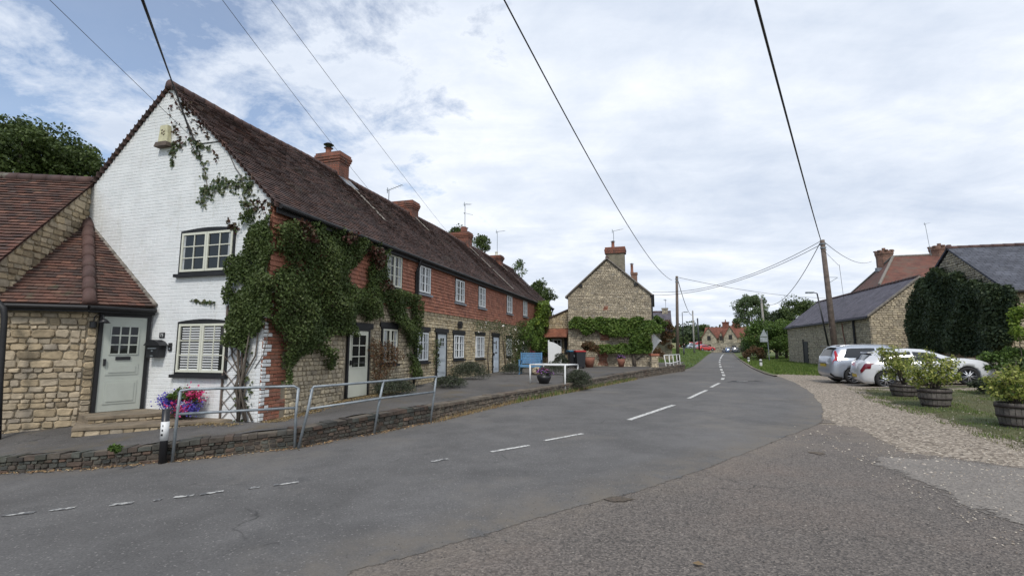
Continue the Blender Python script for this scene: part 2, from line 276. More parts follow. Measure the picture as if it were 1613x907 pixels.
# ------------------------------------------------------------------ mesh building
class MB:
    def __init__(s): s.v = []; s.f = []; s.r = []; s.m = []
    def add(s, vs, fs, r=None, mi=0):
        n = len(s.v); s.v += [tuple(p) for p in vs]; r = rng.random() if r is None else r
        for f in fs: s.f.append(tuple(n + i for i in f)); s.r.append(r); s.m.append(mi)
    def box(s, x0, x1, y0, y1, z0, z1, mp=None, r=None, mi=0):
        vs = [(x, y, z) for x in (x0, x1) for y in (y0, y1) for z in (z0, z1)]
        if mp: vs = [mp(*p) for p in vs]
        s.add(vs, [(0, 1, 3, 2), (4, 6, 7, 5), (0, 4, 5, 1), (2, 3, 7, 6), (0, 2, 6, 4), (1, 5, 7, 3)], r, mi)
    def prism(s, poly, z0, z1, mp=None, r=None, mi=0):
        n = len(poly); vs = [(x, y, z0) for x, y in poly] + [(x, y, z1) for x, y in poly]
        if mp: vs = [mp(*p) for p in vs]
        s.add(vs, [tuple(range(n))[::-1], tuple(range(n, 2 * n))] + [(i, (i + 1) % n, n + (i + 1) % n, n + i) for i in range(n)], r, mi)
    def tube(s, pts, rad, seg=8, cap=True, r=None, mi=0):
        pts = [Vector(p) for p in pts]; rad = rad if isinstance(rad, (list, tuple)) else [rad] * len(pts); vs = []; up = None
        for i, p in enumerate(pts):
            d = (pts[min(i + 1, len(pts) - 1)] - pts[max(i - 1, 0)]).normalized()
            if up is None: up = Vector((0, 0, 1)) if abs(d.z) < .9 else Vector((1, 0, 0))
            a = d.cross(up).normalized(); b_ = a.cross(d).normalized(); up = b_
            for k in range(seg):
                t = 2 * math.pi * k / seg; vs.append(p + (a * math.cos(t) + b_ * math.sin(t)) * rad[i])
        fs = [(i * seg + k, i * seg + (k + 1) % seg, (i + 1) * seg + (k + 1) % seg, (i + 1) * seg + k) for i in range(len(pts) - 1) for k in range(seg)]
        if cap: fs += [tuple(range(seg))[::-1], tuple((len(pts) - 1) * seg + k for k in range(seg))]
        s.add(vs, fs, r, mi)
    def lathe(s, prof, seg=20, c=(0, 0, 0), r=None, mi=0, mp=None):
        vs = []
        for rr, z in prof:
            for k in range(seg):
                t = 2 * math.pi * k / seg; p = (c[0] + rr * math.cos(t), c[1] + rr * math.sin(t), c[2] + z); vs.append(mp(*p) if mp else p)
        n = len(prof)
        s.add(vs, [(i * seg + k, i * seg + (k + 1) % seg, (i + 1) * seg + (k + 1) % seg, (i + 1) * seg + k) for i in range(n - 1) for k in range(seg)], r, mi)
    def build(s, name, mats, parent=None, smooth=False, uv=True):
        me = bpy.data.meshes.new(name); me.from_pydata(s.v, [], s.f)
        mats = mats if isinstance(mats, (list, tuple)) else [mats]
        for q in mats: me.materials.append(MT[q] if isinstance(q, str) else q)
        at = me.attributes.new('rnd', 'FLOAT', 'FACE'); at.data.foreach_set('value', np.array(s.r, dtype=np.float32))
        me.polygons.foreach_set('material_index', s.m)
        if smooth: me.polygons.foreach_set('use_smooth', [True] * len(s.f))
        if uv and len(s.f) < 4000:
            ul = me.uv_layers.new(name='UVMap'); d = ul.data
            for p in me.polygons:
                n = p.normal; h = Vector((-n.y, n.x, 0))
                h = h.normalized() if h.length > .05 else Vector((1, 0, 0)); vv = n.cross(h)
                for li in p.loop_indices:
                    co = me.vertices[me.loops[li].vertex_index].co; d[li].uv = (co.dot(h), co.dot(vv))
        me.update(); o = bpy.data.objects.new(name, me); C.objects.link(o)
        if parent: o.parent = parent
        return o
def tag(o, label=None, cat=None, group=None, kind=None):
    if label: o['label'] = label
    if cat: o['category'] = cat
    if group: o['group'] = group
    if kind: o['kind'] = kind
    return o
def thing(name, label, cat, loc=(0, 0, 0), rz=0., group=None):
    o = bpy.data.objects.new(name, None); C.objects.link(o); o.location = loc; o.rotation_euler = (0, 0, rz); o.empty_display_size = .3
    return tag(o, label, cat, group)
def copy_tree(o, parent=None):
    c = o.copy(); C.objects.link(c); c.parent = parent
    for ch in [x for x in bpy.data.objects if x.parent == o]: copy_tree(ch, c)
    return c

# masonry -----------------------------------------------------------
def fill_rows(v0, v1, h):
    out_ = []; v = v0
    while v < v1 - .02:
        hh = rng.uniform(*h) if isinstance(h, tuple) else h
        e = v + hh
        if v1 - e < (h[0] * .6 if isinstance(h, tuple) else .02): e = v1
        out_.append((v, min(e, v1))); v = e
    return out_
def masonry(mb, mp, ext, v0, v1, openings=(), style='rubble', h=(.09, .19), wd=(.14, .42), gap=.012, prot=.035, mi=0):
    for k, (a, b_) in enumerate(fill_rows(v0, v1, h)):
        vm = (a + b_) / 2; e0 = ext(a + .01); e1 = ext(b_ - .01)
        ivs = [(max(e0[0], e1[0]), min(e0[1], e1[1]))] if e0 and e1 else []
        for o in openings:
            if o[2] < vm < o[3]:
                nv = []
                for (p, q) in ivs:
                    if o[1] <= p or o[0] >= q: nv.append((p, q)); continue
                    if o[0] - p > .03: nv.append((p, o[0]))
                    if q - o[1] > .03: nv.append((o[1], q))
                ivs = nv
        for (p, q) in ivs:
            if q - p < .03: continue
            if style in ('brick', 'tile'):
                L = wd[0]; us = [p]; u = math.floor(p / L) * L + (L / 2 if k % 2 else 0)
                while u < q - .03:
                    if u > p + .03: us.append(u)
                    u += L
                us.append(q)
            else:
                us = [p]
                while q - us[-1] > wd[0] * 1.6: us.append(us[-1] + min(rng.uniform(*wd) * (b_ - a) / .14 * .8 + .04, q - us[-1] - wd[0] * .6))
                us.append(q)
            for i in range(len(us) - 1):
                x0, x1 = us[i] + gap / 2, us[i + 1] - gap / 2; y0, y1 = a + gap / 2, b_ - gap / 2
                if x1 - x0 < .01 or y1 - y0 < .01: continue
                if style == 'tile':
                    j = rng.uniform(-.003, .003); tw = prot + rng.uniform(-.004, .006); dz = rng.uniform(-.004, .004)
                    vs = [(x0, y0 - .012 + dz, tw), (x1, y0 - .012 + dz + j, tw + rng.uniform(-.004, .004)), (x1, y1 + .01, .006), (x0, y1 + .01, .006), (x0, y0 - .012 + dz, tw - .016), (x1, y0 - .012 + dz + j, tw - .018)]
                    mb.add([mp(*p_) for p_ in vs], [(0, 1, 2, 3), (4, 5, 1, 0), (0, 3, 4), (1, 5, 2)], mi=mi)
                elif style == 'brick':
                    pr = prot * rng.uniform(.75, 1.2); bv = min(.006, (y1 - y0) * .2); jj = [rng.uniform(-.003, .003) for _ in range(8)]
                    vs = [(x0 + jj[0], y0 + jj[1], 0), (x1 + jj[2], y0 + jj[3], 0), (x1 + jj[4], y1 + jj[5], 0), (x0 + jj[6], y1 + jj[7], 0)]
                    vs += [(x + (bv if n_ in (0, 3) else -bv), y + (bv if n_ < 2 else -bv), pr) for n_, (x, y, _) in enumerate(vs)]
                    mb.add([mp(*p_) for p_ in vs], [(4, 5, 6, 7), (0, 1, 5, 4), (1, 2, 6, 5), (2, 3, 7, 6), (3, 0, 4, 7)], mi=mi)
                else:
                    pr = prot * rng.uniform(.45, 1.2); ww, hh = x1 - x0, y1 - y0; cr = min(ww, hh) * .20; jt = min(ww, hh) * .11
                    ring = [(x0 + cr, y0), (x1 - cr, y0), (x1, y0 + cr), (x1, y1 - cr), (x1 - cr, y1), (x0 + cr, y1), (x0, y1 - cr), (x0, y0 + cr)]
                    ring = [(x + rng.uniform(-jt, jt), y + rng.uniform(-jt, jt)) for x, y in ring]
                    cx_, cy_ = (x0 + x1) / 2, (y0 + y1) / 2
                    vs = [(x, y, -.005) for x, y in ring] + [(x + (cx_ - x) * .04, y + (cy_ - y) * .08, pr * .75) for x, y in ring] + [(cx_ + (x - cx_) * .84, cy_ + (y - cy_) * .78, pr + rng.uniform(-.006, .006)) for x, y in ring]
                    fs = [tuple(range(16, 24))]
                    for r_ in (0, 8): fs += [(r_ + i_, r_ + (i_ + 1) % 8, r_ + 8 + (i_ + 1) % 8, r_ + 8 + i_) for i_ in range(8)]
                    mb.add([mp(*p_) for p_ in vs], fs, mi=mi)

# foliage -----------------------------------------------------------
def leafcloud(name, pts, size, mat, parent=None, nrm=None, flat=.6, aspect=.65, rnd=None):
    pts = np.asarray(pts, dtype=np.float64); n = len(pts)
    if n == 0: pts = np.zeros((1, 3)); n = 1
    d = npr.normal(size=(n, 3))
    if nrm is not None: d = d * (1 - flat) + np.asarray(nrm) * flat * 1.6
    else: d[:, 2] += .5
    d /= np.linalg.norm(d, axis=1)[:, None] + 1e-9
    a = np.cross(d, npr.normal(size=(n, 3))); a /= np.linalg.norm(a, axis=1)[:, None] + 1e-9
    b_ = np.cross(d, a); s = size * npr.uniform(.6, 1.3, n)[:, None]
    v = np.empty((n, 4, 3)); v[:, 0] = pts + a * s * .5; v[:, 1] = pts + b_ * s * .5 * aspect + d * s * .08
    v[:, 2] = pts - a * s * .5; v[:, 3] = pts - b_ * s * .5 * aspect + d * s * .08
    me = bpy.data.meshes.new(name); me.vertices.add(4 * n); me.vertices.foreach_set('co', v.reshape(-1))
    me.loops.add(4 * n); me.loops.foreach_set('vertex_index', np.arange(4 * n, dtype=np.int32))
    me.polygons.add(n); me.polygons.foreach_set('loop_start', np.arange(0, 4 * n, 4, dtype=np.int32)); me.polygons.foreach_set('loop_total', np.full(n, 4, dtype=np.int32))
    at = me.attributes.new('rnd', 'FLOAT', 'FACE'); rr = npr.random(n) if rnd is None else np.clip(rnd, 0, 1)
    at.data.foreach_set('value', rr.astype(np.float32))
    me.materials.append(MT[mat]); me.update(calc_edges=True); me.validate()
    o = bpy.data.objects.new(name, me); C.objects.link(o)
    if parent: o.parent = parent
    return o
def inpoly(x, y, poly):
    c = False; n = len(poly); j = n - 1
    for i in range(n):
        xi, yi = poly[i]; xj, yj = poly[j]
        if (yi > y) != (yj > y) and x < (xj - xi) * (y - yi) / (yj - yi + 1e-12) + xi: c = not c
        j = i
    return c
def patch_pts(mp, poly, n, thick, fr=1.4, thr=-.9, seed=0., edge=.12):
    xs = [p[0] for p in poly]; ys = [p[1] for p in poly]; out_ = []; rr = []; t = 0
    while len(out_) < n and t < n * 12:
        t += 1; x = rng.uniform(min(xs), max(xs)); y = rng.uniform(min(ys), max(ys))
        nn = mnoise.noise(Vector((x * fr + seed, y * fr, seed)))
        jx = x + mnoise.noise(Vector((x * 3, y * 3, 5 + seed))) * edge * 2; jy = y + mnoise.noise(Vector((x * 3, y * 3, 9 + seed))) * edge * 2
        if not inpoly(jx, jy, poly) or nn < thr + rng.uniform(-.1, .1): continue
        w_ = thick * (.35 + .65 * (.5 + nn)) * rng.random() ** .5
        out_.append(mp(x, y, w_ + .02)); rr.append(.25 + .55 * rng.random() + .35 * nn)
    return np.array(out_), np.array(rr)
def crown_pts(c, rad, ncl, per, cr=.32, seed=None, low=-.85, fill=.5):
    c = np.array(c); rad = np.array(rad); pts = []; rr = []
    for k in range(ncl):
        d = npr.normal(size=3); d /= np.linalg.norm(d)
        if d[2] < low: d[2] = -d[2]
        q = d * npr.uniform(.35, .95) ** fill; cc = c + q * rad * (1 - cr * .6)
        r_ = cr * rad.mean() * npr.uniform(.55, 1.25)
        e = npr.normal(size=(per, 3)); e /= np.linalg.norm(e, axis=1)[:, None]; e *= npr.uniform(.3, 1., (per, 1)) ** .6
        pts.append(cc + e * r_ * np.array([1, 1, .75])); rr.append(npr.normal(.45, .2, per) + npr.normal(0, .13) + e[:, 2] * .12)
    return np.vstack(pts), np.concatenate(rr)
def tree(name, label, cat, base, c, rad, mat, leaf, ncl=60, per=200, cr=.3, group=None, trunk=.22, fill=.5, low=-.7, part='crown'):
    t = thing(name, label, cat, base, 0, group)
    c = np.array(c) - np.array(base)
    pts, rr = crown_pts(c, rad, ncl, per, cr, low=low, fill=fill)
    leafcloud(part, pts, leaf, mat, t, rnd=rr)
    mb = MB(); mb.tube([(0, 0, -.3), (0.02, 0, c[2] * .4), (c[0] * .6, c[1] * .6, c[2] * .95)], [trunk, trunk * .75, trunk * .3], 8)
    for k in range(7):
        d = Vector((rng.uniform(-1, 1), rng.uniform(-1, 1), rng.uniform(.1, 1)))
        mb.tube([(0, 0, c[2] * rng.uniform(.35, .6)), (c[0] * .4 + d.x * rad[0] * .4, c[1] * .4 + d.y * rad[1] * .4, c[2] * .8 + d.z * rad[2] * .2), (c[0] + d.x * rad[0] * .5, c[1] + d.y * rad[1] * .5, c[2] + d.z * rad[2] * .45)], [trunk * .5, trunk * .3, trunk * .08], 6)
    mb.build('trunk', 'bark', t, True); return t

# draped sheets -------------------------------------------------------
import bmesh
CUTS = [-60, -40, -25, -18, -14, -12, -10] + [x * .8 for x in range(-10, 38)] + [31, 33, 35, 40, 50, 60, 80, 120, 200]
CUTY = [-20, -10, -5] + [y * .8 for y in range(-2, 55)] + [46, 49, 53, 58, 64, 72, 82, 95, 110, 125, 145, 200, 300]
def frayed(m, fuzz):
    nt = m.node_tree
    if 'frayed' in nt.nodes: return
    b = nt.nodes['Principled BSDF']; a = nt.nodes.new('ShaderNodeAttribute'); a.attribute_name = 'edge'; a.name = 'frayed'
    n1 = noise(nt, 1.6, 4, .6); n2 = noise(nt, 14, 5, .7)
    def mt(op, x, y):
        n = nt.nodes.new('ShaderNodeMath'); n.operation = op
        for i, v in enumerate((x, y)):
            if isinstance(v, (int, float)): n.inputs[i].default_value = v
            else: nt.links.new(v, n.inputs[i])
        return n.outputs[0]
    nn = mt('ADD', mt('MULTIPLY', n1, fuzz * .9), mt('MULTIPLY', n2, fuzz * 1.1)); d = mt('SUBTRACT', a.outputs['Fac'], mt('SUBTRACT', nn, fuzz * .45))
    al = mt('MULTIPLY', d, 1 / (.10 * fuzz + .004)); c = nt.nodes.new('ShaderNodeClamp'); nt.links.new(al, c.inputs[0]); nt.links.new(c.outputs[0], b.inputs['Alpha'])
def drape(name, poly, hfun, off, mat, wob=0., wf=1.2, fuzz=0.):
    pts = []
    if wob:                         # ragged edge
        n = len(poly)
        for i in range(n):
            a = Vector(poly[i]).to_2d() if len(poly[i]) > 2 else Vector(poly[i]); b_ = Vector(poly[(i + 1) % n][:2]); a = Vector(poly[i][:2])
            L = (b_ - a).length; k = max(1, min(60, int(L / .25))) if min(a.y, b_.y) < 30 else 1
            for j in range(k):
                p = a.lerp(b_, j / k); q = Vector((p.x * wf, p.y * wf, 3.3)); q2 = Vector((p.x * wf * 4, p.y * wf * 4, 1.3))
                pts.append((p.x + wob * (mnoise.noise(q) + .45 * mnoise.noise(q2)) * 1.6, p.y + wob * (mnoise.noise(q + Vector((9, 9, 9))) + .45 * mnoise.noise(q2 + Vector((4, 4, 4)))) * 1.6))
    else: pts = [(p[0], p[1]) for p in poly]
    bm = bmesh.new(); f = bm.faces.new([bm.verts.new((x, y, 0)) for x, y in pts])
    bmesh.ops.triangulate(bm, faces=[f])
    for cs, nrm in ((CUTS, (1, 0, 0)), (CUTY, (0, 1, 0))):
        for c_ in cs:
            co = (c_, 0, 0) if nrm[0] else (0, c_, 0)
            bmesh.ops.bisect_plane(bm, geom=bm.verts[:] + bm.edges[:] + bm.faces[:], plane_co=co, plane_no=nrm, dist=1e-5)
    if fuzz:                        # distance to the outline, so that the material can fray the edge
        PP = np.array(pts); QQ = np.roll(PP, -1, 0); DD = QQ - PP; LL = (DD ** 2).sum(1) + 1e-12; lay = bm.verts.layers.float.new('edge')
        for v in bm.verts:
            p = np.array([v.co.x, v.co.y]); t = np.clip(((p - PP) * DD).sum(1) / LL, 0, 1); v[lay] = float(np.sqrt((((PP + DD * t[:, None]) - p) ** 2).sum(1).min()))
        frayed(mat, fuzz)
    for v in bm.verts: v.co.z = hfun(v.co.x, v.co.y) + off
    bmesh.ops.recalc_face_normals(bm, faces=bm.faces[:])
    me = bpy.data.meshes.new(name); bm.to_mesh(me); bm.free()
    if sum(p.normal.z for p in me.polygons) < 0: me.flip_normals()
    me.polygons.foreach_set('use_smooth', [True] * len(me.polygons)); me.materials.append(mat)
    o = bpy.data.objects.new(name, me); C.objects.link(o); return o

# ------------------------------------------------------------------ ground
def pgp(px, py):
    a, b = ray(px, py); z = .3
    for _ in range(40): Y = (z - EYE) / b; z = .5 * z + .5 * GP(a * Y, Y)
    return Vector((a * Y, Y, z))
def pz(px, py, z):
    a, b = ray(px, py); Y = (z - EYE) / b; return Vector((a * Y, Y, z))
KPX = [(-90, 752, 727), (0, 745, 720), (130, 738, 712), (260, 727, 698), (463, 705, 676), (588, 682, 652), (680, 664, 638), (800, 635, 618), (900, 616, 603), (1000, 597, 584.5), (1040, 590, 578.5), (1079, 584, 573.5)]
KERB = []
for px, yb, yt in KPX:
    p = gp(px, yb); KERB.append((p.x, p.y, p.z, EYE + ray(px, yt)[1] * p.y))
PA = np.array([(k[0], k[1], k[3]) for k in KERB] + [p for p in PAVE[11:]])

def groundmat(name, c1, c2, scale=60, speck=None, bd=.01, bs=.6, big=(.8, 1.2), stains=None, vor=None, cracks=None, dust=None):
    m, nt, b = material(name)
    base = mixc(nt, c1, c2, ramp(nt, noise(nt, scale, 3, .7), [(.35, (0, 0, 0)), (.65, (1, 1, 1))]))
    base = mixc(nt, base, ramp(nt, noise(nt, .35, 8, .62, dist=.6), [(.3, (big[0],) * 3), (.7, (big[1],) * 3)]), 1., 'MULTIPLY')
    base = mixc(nt, base, ramp(nt, noise(nt, 1.7, 6, .65), [(.3, (.86,) * 3), (.7, (1.13,) * 3)]), 1., 'MULTIPLY')
    if stains:
        for c, s, lo, hi in stains: base = mixc(nt, base, c, ramp(nt, noise(nt, s, 7, .68), [(lo, (0, 0, 0)), (hi, (1, 1, 1))]))
    if vor:                                   # separate pebbles
        t = nt.nodes.new('ShaderNodeTexCoord'); v = nt.nodes.new('ShaderNodeTexVoronoi'); v.inputs['Scale'].default_value = vor[0]; nt.links.new(t.outputs['Object'], v.inputs[0])
        sp = nt.nodes.new('ShaderNodeSeparateColor'); nt.links.new(v.outputs['Color'], sp.inputs[0])
        st = ramp(nt, sp.outputs[0], [(0, vor[1]), (.5, vor[2]), (1, vor[3])]); base = mixc(nt, base, st, vor[4])
        bump(nt, b, v.outputs['Distance'], .6, .015)
    if speck:
        t = nt.nodes.new('ShaderNodeTexCoord'); v = nt.nodes.new('ShaderNodeTexVoronoi'); v.inputs['Scale'].default_value = speck[0]; nt.links.new(t.outputs['Object'], v.inputs[0])
        sp = nt.nodes.new('ShaderNodeSeparateColor'); nt.links.new(v.outputs['Color'], sp.inputs[0])
        f = ramp(nt, sp.outputs[0], [(speck[2], (0, 0, 0)), (min(speck[2] + .02, 1), (1, 1, 1))]); base = mixc(nt, base, speck[1], f)
    if cracks:
        t = nt.nodes.new('ShaderNodeTexCoord'); nd = nt.nodes.new('ShaderNodeTexNoise'); nd.inputs['Scale'].default_value = 1.1; nd.inputs['Detail'].default_value = 6; nt.links.new(t.outputs['Object'], nd.inputs[0])
        ad = nt.nodes.new('ShaderNodeMixRGB'); ad.blend_type = 'ADD'; ad.inputs[0].default_value = 1.1; nt.links.new(t.outputs['Object'], ad.inputs[1]); nt.links.new(nd.outputs[1], ad.inputs[2])
        v = nt.nodes.new('ShaderNodeTexVoronoi'); v.feature = 'DISTANCE_TO_EDGE'; v.inputs['Scale'].default_value = cracks[0]; nt.links.new(ad.outputs[0], v.inputs[0])
        f = ramp(nt, v.outputs[0], [(.0, (1, 1, 1)), (cracks[1], (0, 0, 0))]); g = ramp(nt, noise(nt, .5, 4, .6), [(cracks[2], (0, 0, 0)), (cracks[2] + .08, (1, 1, 1))])
        base = mixc(nt, base, cracks[3], mixc(nt, f, g, 1., 'MULTIPLY'))
    if dust:
        a = nt.nodes.new('ShaderNodeAttribute'); a.attribute_name = 'edge'; f = ramp(nt, a.outputs['Fac'], [(.0, (1, 1, 1)), (dust[1], (0, 0, 0))]); g = ramp(nt, noise(nt, 2.5, 7, .7), [(.35, (0, 0, 0)), (.62, (1, 1, 1))])
        base = mixc(nt, base, dust[0], mixc(nt, f, g, 1., 'MULTIPLY'))
    nt.links.new(base, b.inputs['Base Color']); b.inputs['Roughness'].default_value = .9; b.inputs['Specular IOR Level'].default_value = .3
    bump(nt, b, noise(nt, scale * .8, 4, .7), bs, bd); return m
m_grass = groundmat('grassland', (.07, .105, .028), (.11, .15, .04), 9, stains=[((.15, .14, .06), .05, .5, .62), ((.10, .11, .04), .6, .55, .75)])
m_road = groundmat('worn_grey_asphalt', (0.0944, 0.0912, 0.088), (0.148, 0.142, 0.135), 55, speck=(75, (0.236, 0.224, 0.209), .97), big=(.80, 1.22), bd=.008, stains=[((0.0707, 0.0697, 0.0695), .55, .60, .72), ((0.177, 0.162, 0.142), .30, .52, .72), ((0.0664, 0.0645, 0.0626), 2.3, .66, .72)], cracks=(.34, .006, .55, (0.0536, 0.052, 0.0497)), dust=((0.171, 0.148, 0.119), 1.3))
m_apron = groundmat('old_brown_asphalt', (0.105, 0.092, 0.0811), (0.191, 0.167, 0.146), 42, speck=(70, (0.333, 0.293, 0.251), .975), big=(.72, 1.28), bd=.018, bs=.95, stains=[((0.215, 0.167, 0.134), .45, .48, .66), ((0.0764, 0.0718, 0.0685), .8, .60, .72), ((0.247, 0.215, 0.177), 1.6, .62, .74)], vor=(60, (0.0616, 0.0562, 0.0525), (0.154, 0.135, 0.119), (0.283, 0.246, 0.212), .6), cracks=(.6, .007, .53, (0.0555, 0.0502, 0.0457)), dust=((0.247, 0.209, 0.166), 1.6))
m_light = groundmat('pale_worn_concrete', (.175, .155, .13), (.255, .225, .19), 30, big=(.85, 1.15), bd=.012, stains=[((.12, .115, .10), .8, .58, .72)], vor=(40, (.12, .11, .10), (.21, .195, .18), (.33, .30, .27), .45))
m_gravel = groundmat('beige_gravel', (.17, .138, .105), (.28, .235, .18), 22, big=(.82, 1.15), bd=.02, bs=.9, vor=(26, (.085, .068, .052), (.26, .215, .165), (.60, .52, .42), .75), stains=[((.16, .125, .09), .6, .58, .75)])
m_turf = groundmat('worn_turf', (.09, .088, .04), (.12, .122, .055), 14, bd=.03, bs=.8, stains=[((.065, .085, .03), .5, .45, .62), ((.17, .145, .09), .9, .6, .74)])
m_pave = groundmat('grey_footway_asphalt', (.085, .08, .076), (.135, .127, .118), 50, speck=(70, (.2, .185, .17), .975), bd=.008, big=(.72, 1.25), stains=[((.12, .10, .07), .9, .52, .68), ((.06, .06, .06), .7, .6, .7)], cracks=(.5, .008, .45, (.05, .048, .045)))
m_verge = groundmat('verge_soil', (.055, .085, .022), (.08, .12, .03), 9)
m_mark, ntm, bm_ = material('worn_white_paint')
ntm.links.new(mixc(ntm, (.62, .61, .57), (.14, .14, .14), ramp(ntm, noise(ntm, 14, 5, .7), [(.5, (0, 0, 0)), (.62, (1, 1, 1))])), bm_.inputs['Base Color']); bm_.inputs['Roughness'].default_value = .8
m_mark2, ntm, bm_ = material('very_worn_white_paint')
ntm.links.new(mixc(ntm, (.50, .49, .46), (.11, .11, .11), ramp(ntm, noise(ntm, 11, 5, .7), [(.42, (0, 0, 0)), (.52, (1, 1, 1))])), bm_.inputs['Base Color']); bm_.inputs['Roughness'].default_value = .8
m_tar = groundmat('tar_patch', (.045, .045, .047), (.06, .06, .062), 60)
m_dirt = groundmat('pothole_grit', (.075, .062, .05), (.15, .12, .09), 30)

gb = MB()   # far ground to the horizon, with the near hole filled by the draped sheet
lim = 3500
tag(drape('ground', [(-110, -25), (130, -25), (130, 290), (-110, 290)], G, -.03, m_grass), kind='structure')
Fz = lambda x, y: -.3
gb.add([(-lim, -lim, -.8), (lim, -lim, -.8), (lim, lim, -.8), (-lim, lim, -.8)], [(0, 1, 2, 3)])
tag(gb.build('terrain', m_grass), kind='structure')

left = [(k[0] - .35, k[1] + .3) for k in KERB]
vl = [gp(1092, 577), gp(1104, 568), gp(1112, 561), gp(1119, 556.5), gp(1121, 554.5)]
redge = [gp(1152, 554.5), gp(1156, 557), gp(1158, 560.5), gp(1166, 567), gp(1186, 580), gp(1207, 589), gp(1222, 593)]
road = [(-18, 6.6)] + left + [(p.x - .35, p.y + .2) for p in vl] + [(p.x + .3, p.y + .1) for p in redge] + [tuple(gp(*q)[:2]) for q in ((1256, 602), (1288, 622), (1304, 645), (1300, 668), (1240, 692), (1150, 728), (1050, 765), (940, 795), (760, 850), (560, 907))] + [(-1.3, -3), (-18, -12)]
tag(drape('road', [q for q in road], G, 0., m_road, wob=.03, fuzz=.16), kind='structure')
apron = [tuple(gp(*q)[:2]) for q in ((1175, 692), (1245, 660), (1295, 650), (1330, 667), (1368, 671), (1440, 710), (1613, 731), (1800, 756))] + [(16, -6), (-3, -6), (-.9, -3)] + [tuple(gp(*q)[:2]) for q in ((480, 885), (700, 830), (890, 772), (1020, 742), (1120, 710), (1190, 695))]
tag(drape('forecourt', apron, G, -.004, m_apron, wob=.05, fuzz=.35), kind='structure')
grav = [tuple(gp(*q)[:2]) for q in ((1190, 589.5), (1222, 588.5), (1262, 587), (1320, 587))] + [(17.5, 26.5), (21.5, 29), (24, 24), (30, 10), (20, -3), (9, -3)] + [tuple(gp(*q)[:2]) for q in ((1613, 775), (1440, 745), (1300, 715), (1225, 700), (1225, 650), (1200, 604))]
tag(drape('gravel_drive', grav, G, -.014, m_gravel, wob=.12, fuzz=.5), kind='structure')
lightp = [tuple(gp(*q)[:2]) for q in ((1302, 707), (1440, 712), (1613, 728), (1760, 750), (2000, 850), (2100, 1100), (1720, 930), (1613, 882), (1545, 845), (1470, 795), (1395, 762), (1340, 735))]
tag(drape('worn_drive_surface', lightp, G, .002, m_light, wob=.10, fuzz=.7), kind='structure')
lp2 = [tuple(gp(*q)[:2]) for q in ((1296, 650), (1325, 655), (1352, 666), (1300, 669), (1298, 660))]
tag(drape('worn_road_shoulder', lp2, G, .004, m_light, wob=.05, fuzz=.2), kind='structure')
turf = [tuple(gp(*q)[:2]) for q in ((1334, 611), (1370, 631), (1420, 646), (1492, 669), (1545, 689), (1600, 709), (1760, 754))] + [(14, 3), (24, 8), (26, 15), (20, 17.2), (16.5, 16.6), (13.8, 16.8)]
tag(drape('lawn', turf, G, -.009, m_turf, wob=.16, fuzz=.7), kind='structure')
# footway, raised above the road
house = [(9.6, 31.2), (4, 32.6), (3.4, 39), (1.6, 36), (-5.0, 11.2), (-5.3, 10.6), (-8.0, 11.3), (-8.7, 10.5), (-10.1, 10.0), (-14, 9.2)]
kin = [(k[0] - .2, k[1] + .12) for k in KERB]
tag(drape('pavement', [(-14, 7.4)] + kin + [(14, 40), (10.2, 37.5)] + house, GP, 0., m_pave), kind='structure')
# left verge rising from the road
VP_ = [(p.x, p.y, p.z + .03) for p in vl] + [(12.6, 35.6, .1), (12.0, 38, .5)] + [tuple(atY(1066, 563, 43)), tuple(atY(1076, 560, 62)), tuple(atY(1070, 556, 62)), tuple(atY(1078, 550, 105)), tuple(atY(1100, 552, 110)), tuple(atY(1113, 553, 112)), tuple(atY(1050, 560, 50))]
VP_ = np.array([tuple(v) for v in VP_])
VE = [Vector((k[0], k[1])) for k in KERB[-2:]] + [p.to_2d() for p in vl]
def GV(x, y):
    p = Vector((x, y)); dm = 1e9
    for a, b_ in zip(VE[:-1], VE[1:]):
        t = min(1, max(0, (p - a).dot(b_ - a) / (b_ - a).length_squared)); dm = min(dm, (p - a.lerp(b_, t)).length)
    return G(x, y) + min(.5, .03 + dm * .14) + max(0, min(1, (y - 50) / 60)) * .45 * min(1, dm / 3)
vpoly = [(12.5, 35.9)] + [(p.x, p.y) for p in vl] + [(45, 140), (10, 130), (8, 60), (11, 40)]
tag(drape('left_verge', vpoly, GV, .0, m_verge), kind='structure')

# paint on the road
mk = MB()
def dash(p, q, wd=.1, mi=0, z=.008):
    a, b_ = gp(*p), gp(*q); d = (b_ - a).to_2d().normalized(); n = Vector((-d.y, d.x)) * wd / 2; k = 4; vs = []
    for i in range(k + 1):
        c_ = a.lerp(b_, i / k); j = rng.uniform(-.012, .012)
        for s_ in (-1, 1): x, y = c_.x + n.x * s_ + j, c_.y + n.y * s_; vs.append((x, y, G(x, y) + z))
    mk.add(vs, [(2 * i, 2 * i + 1, 2 * i + 3, 2 * i + 2) for i in range(k)], mi=mi)
for p, q in (((5, 812), (55, 807)), ((78, 804), (118, 800)), ((172, 796), (208, 792)), ((243, 788), (255, 786.5)), ((275, 783.5), (305, 780)), ((315, 779), (353, 773.5)), ((392, 769), (410, 767)), ((430, 764.5), (470, 759)), ((680, 727), (705, 722.5))):
    dash(p, q, .085, 1)
for p, q in (((773, 712), (833, 701.5)), ((858, 694), (918, 683))): dash(p, q, .085, 0 if p[0] > 700 else 1)
for p, q in (((990, 661.5), (1061, 638)), ((1084, 627.5), (1113, 614.5)), ((1120, 610), (1133, 603.3))): dash(p, q, .13)
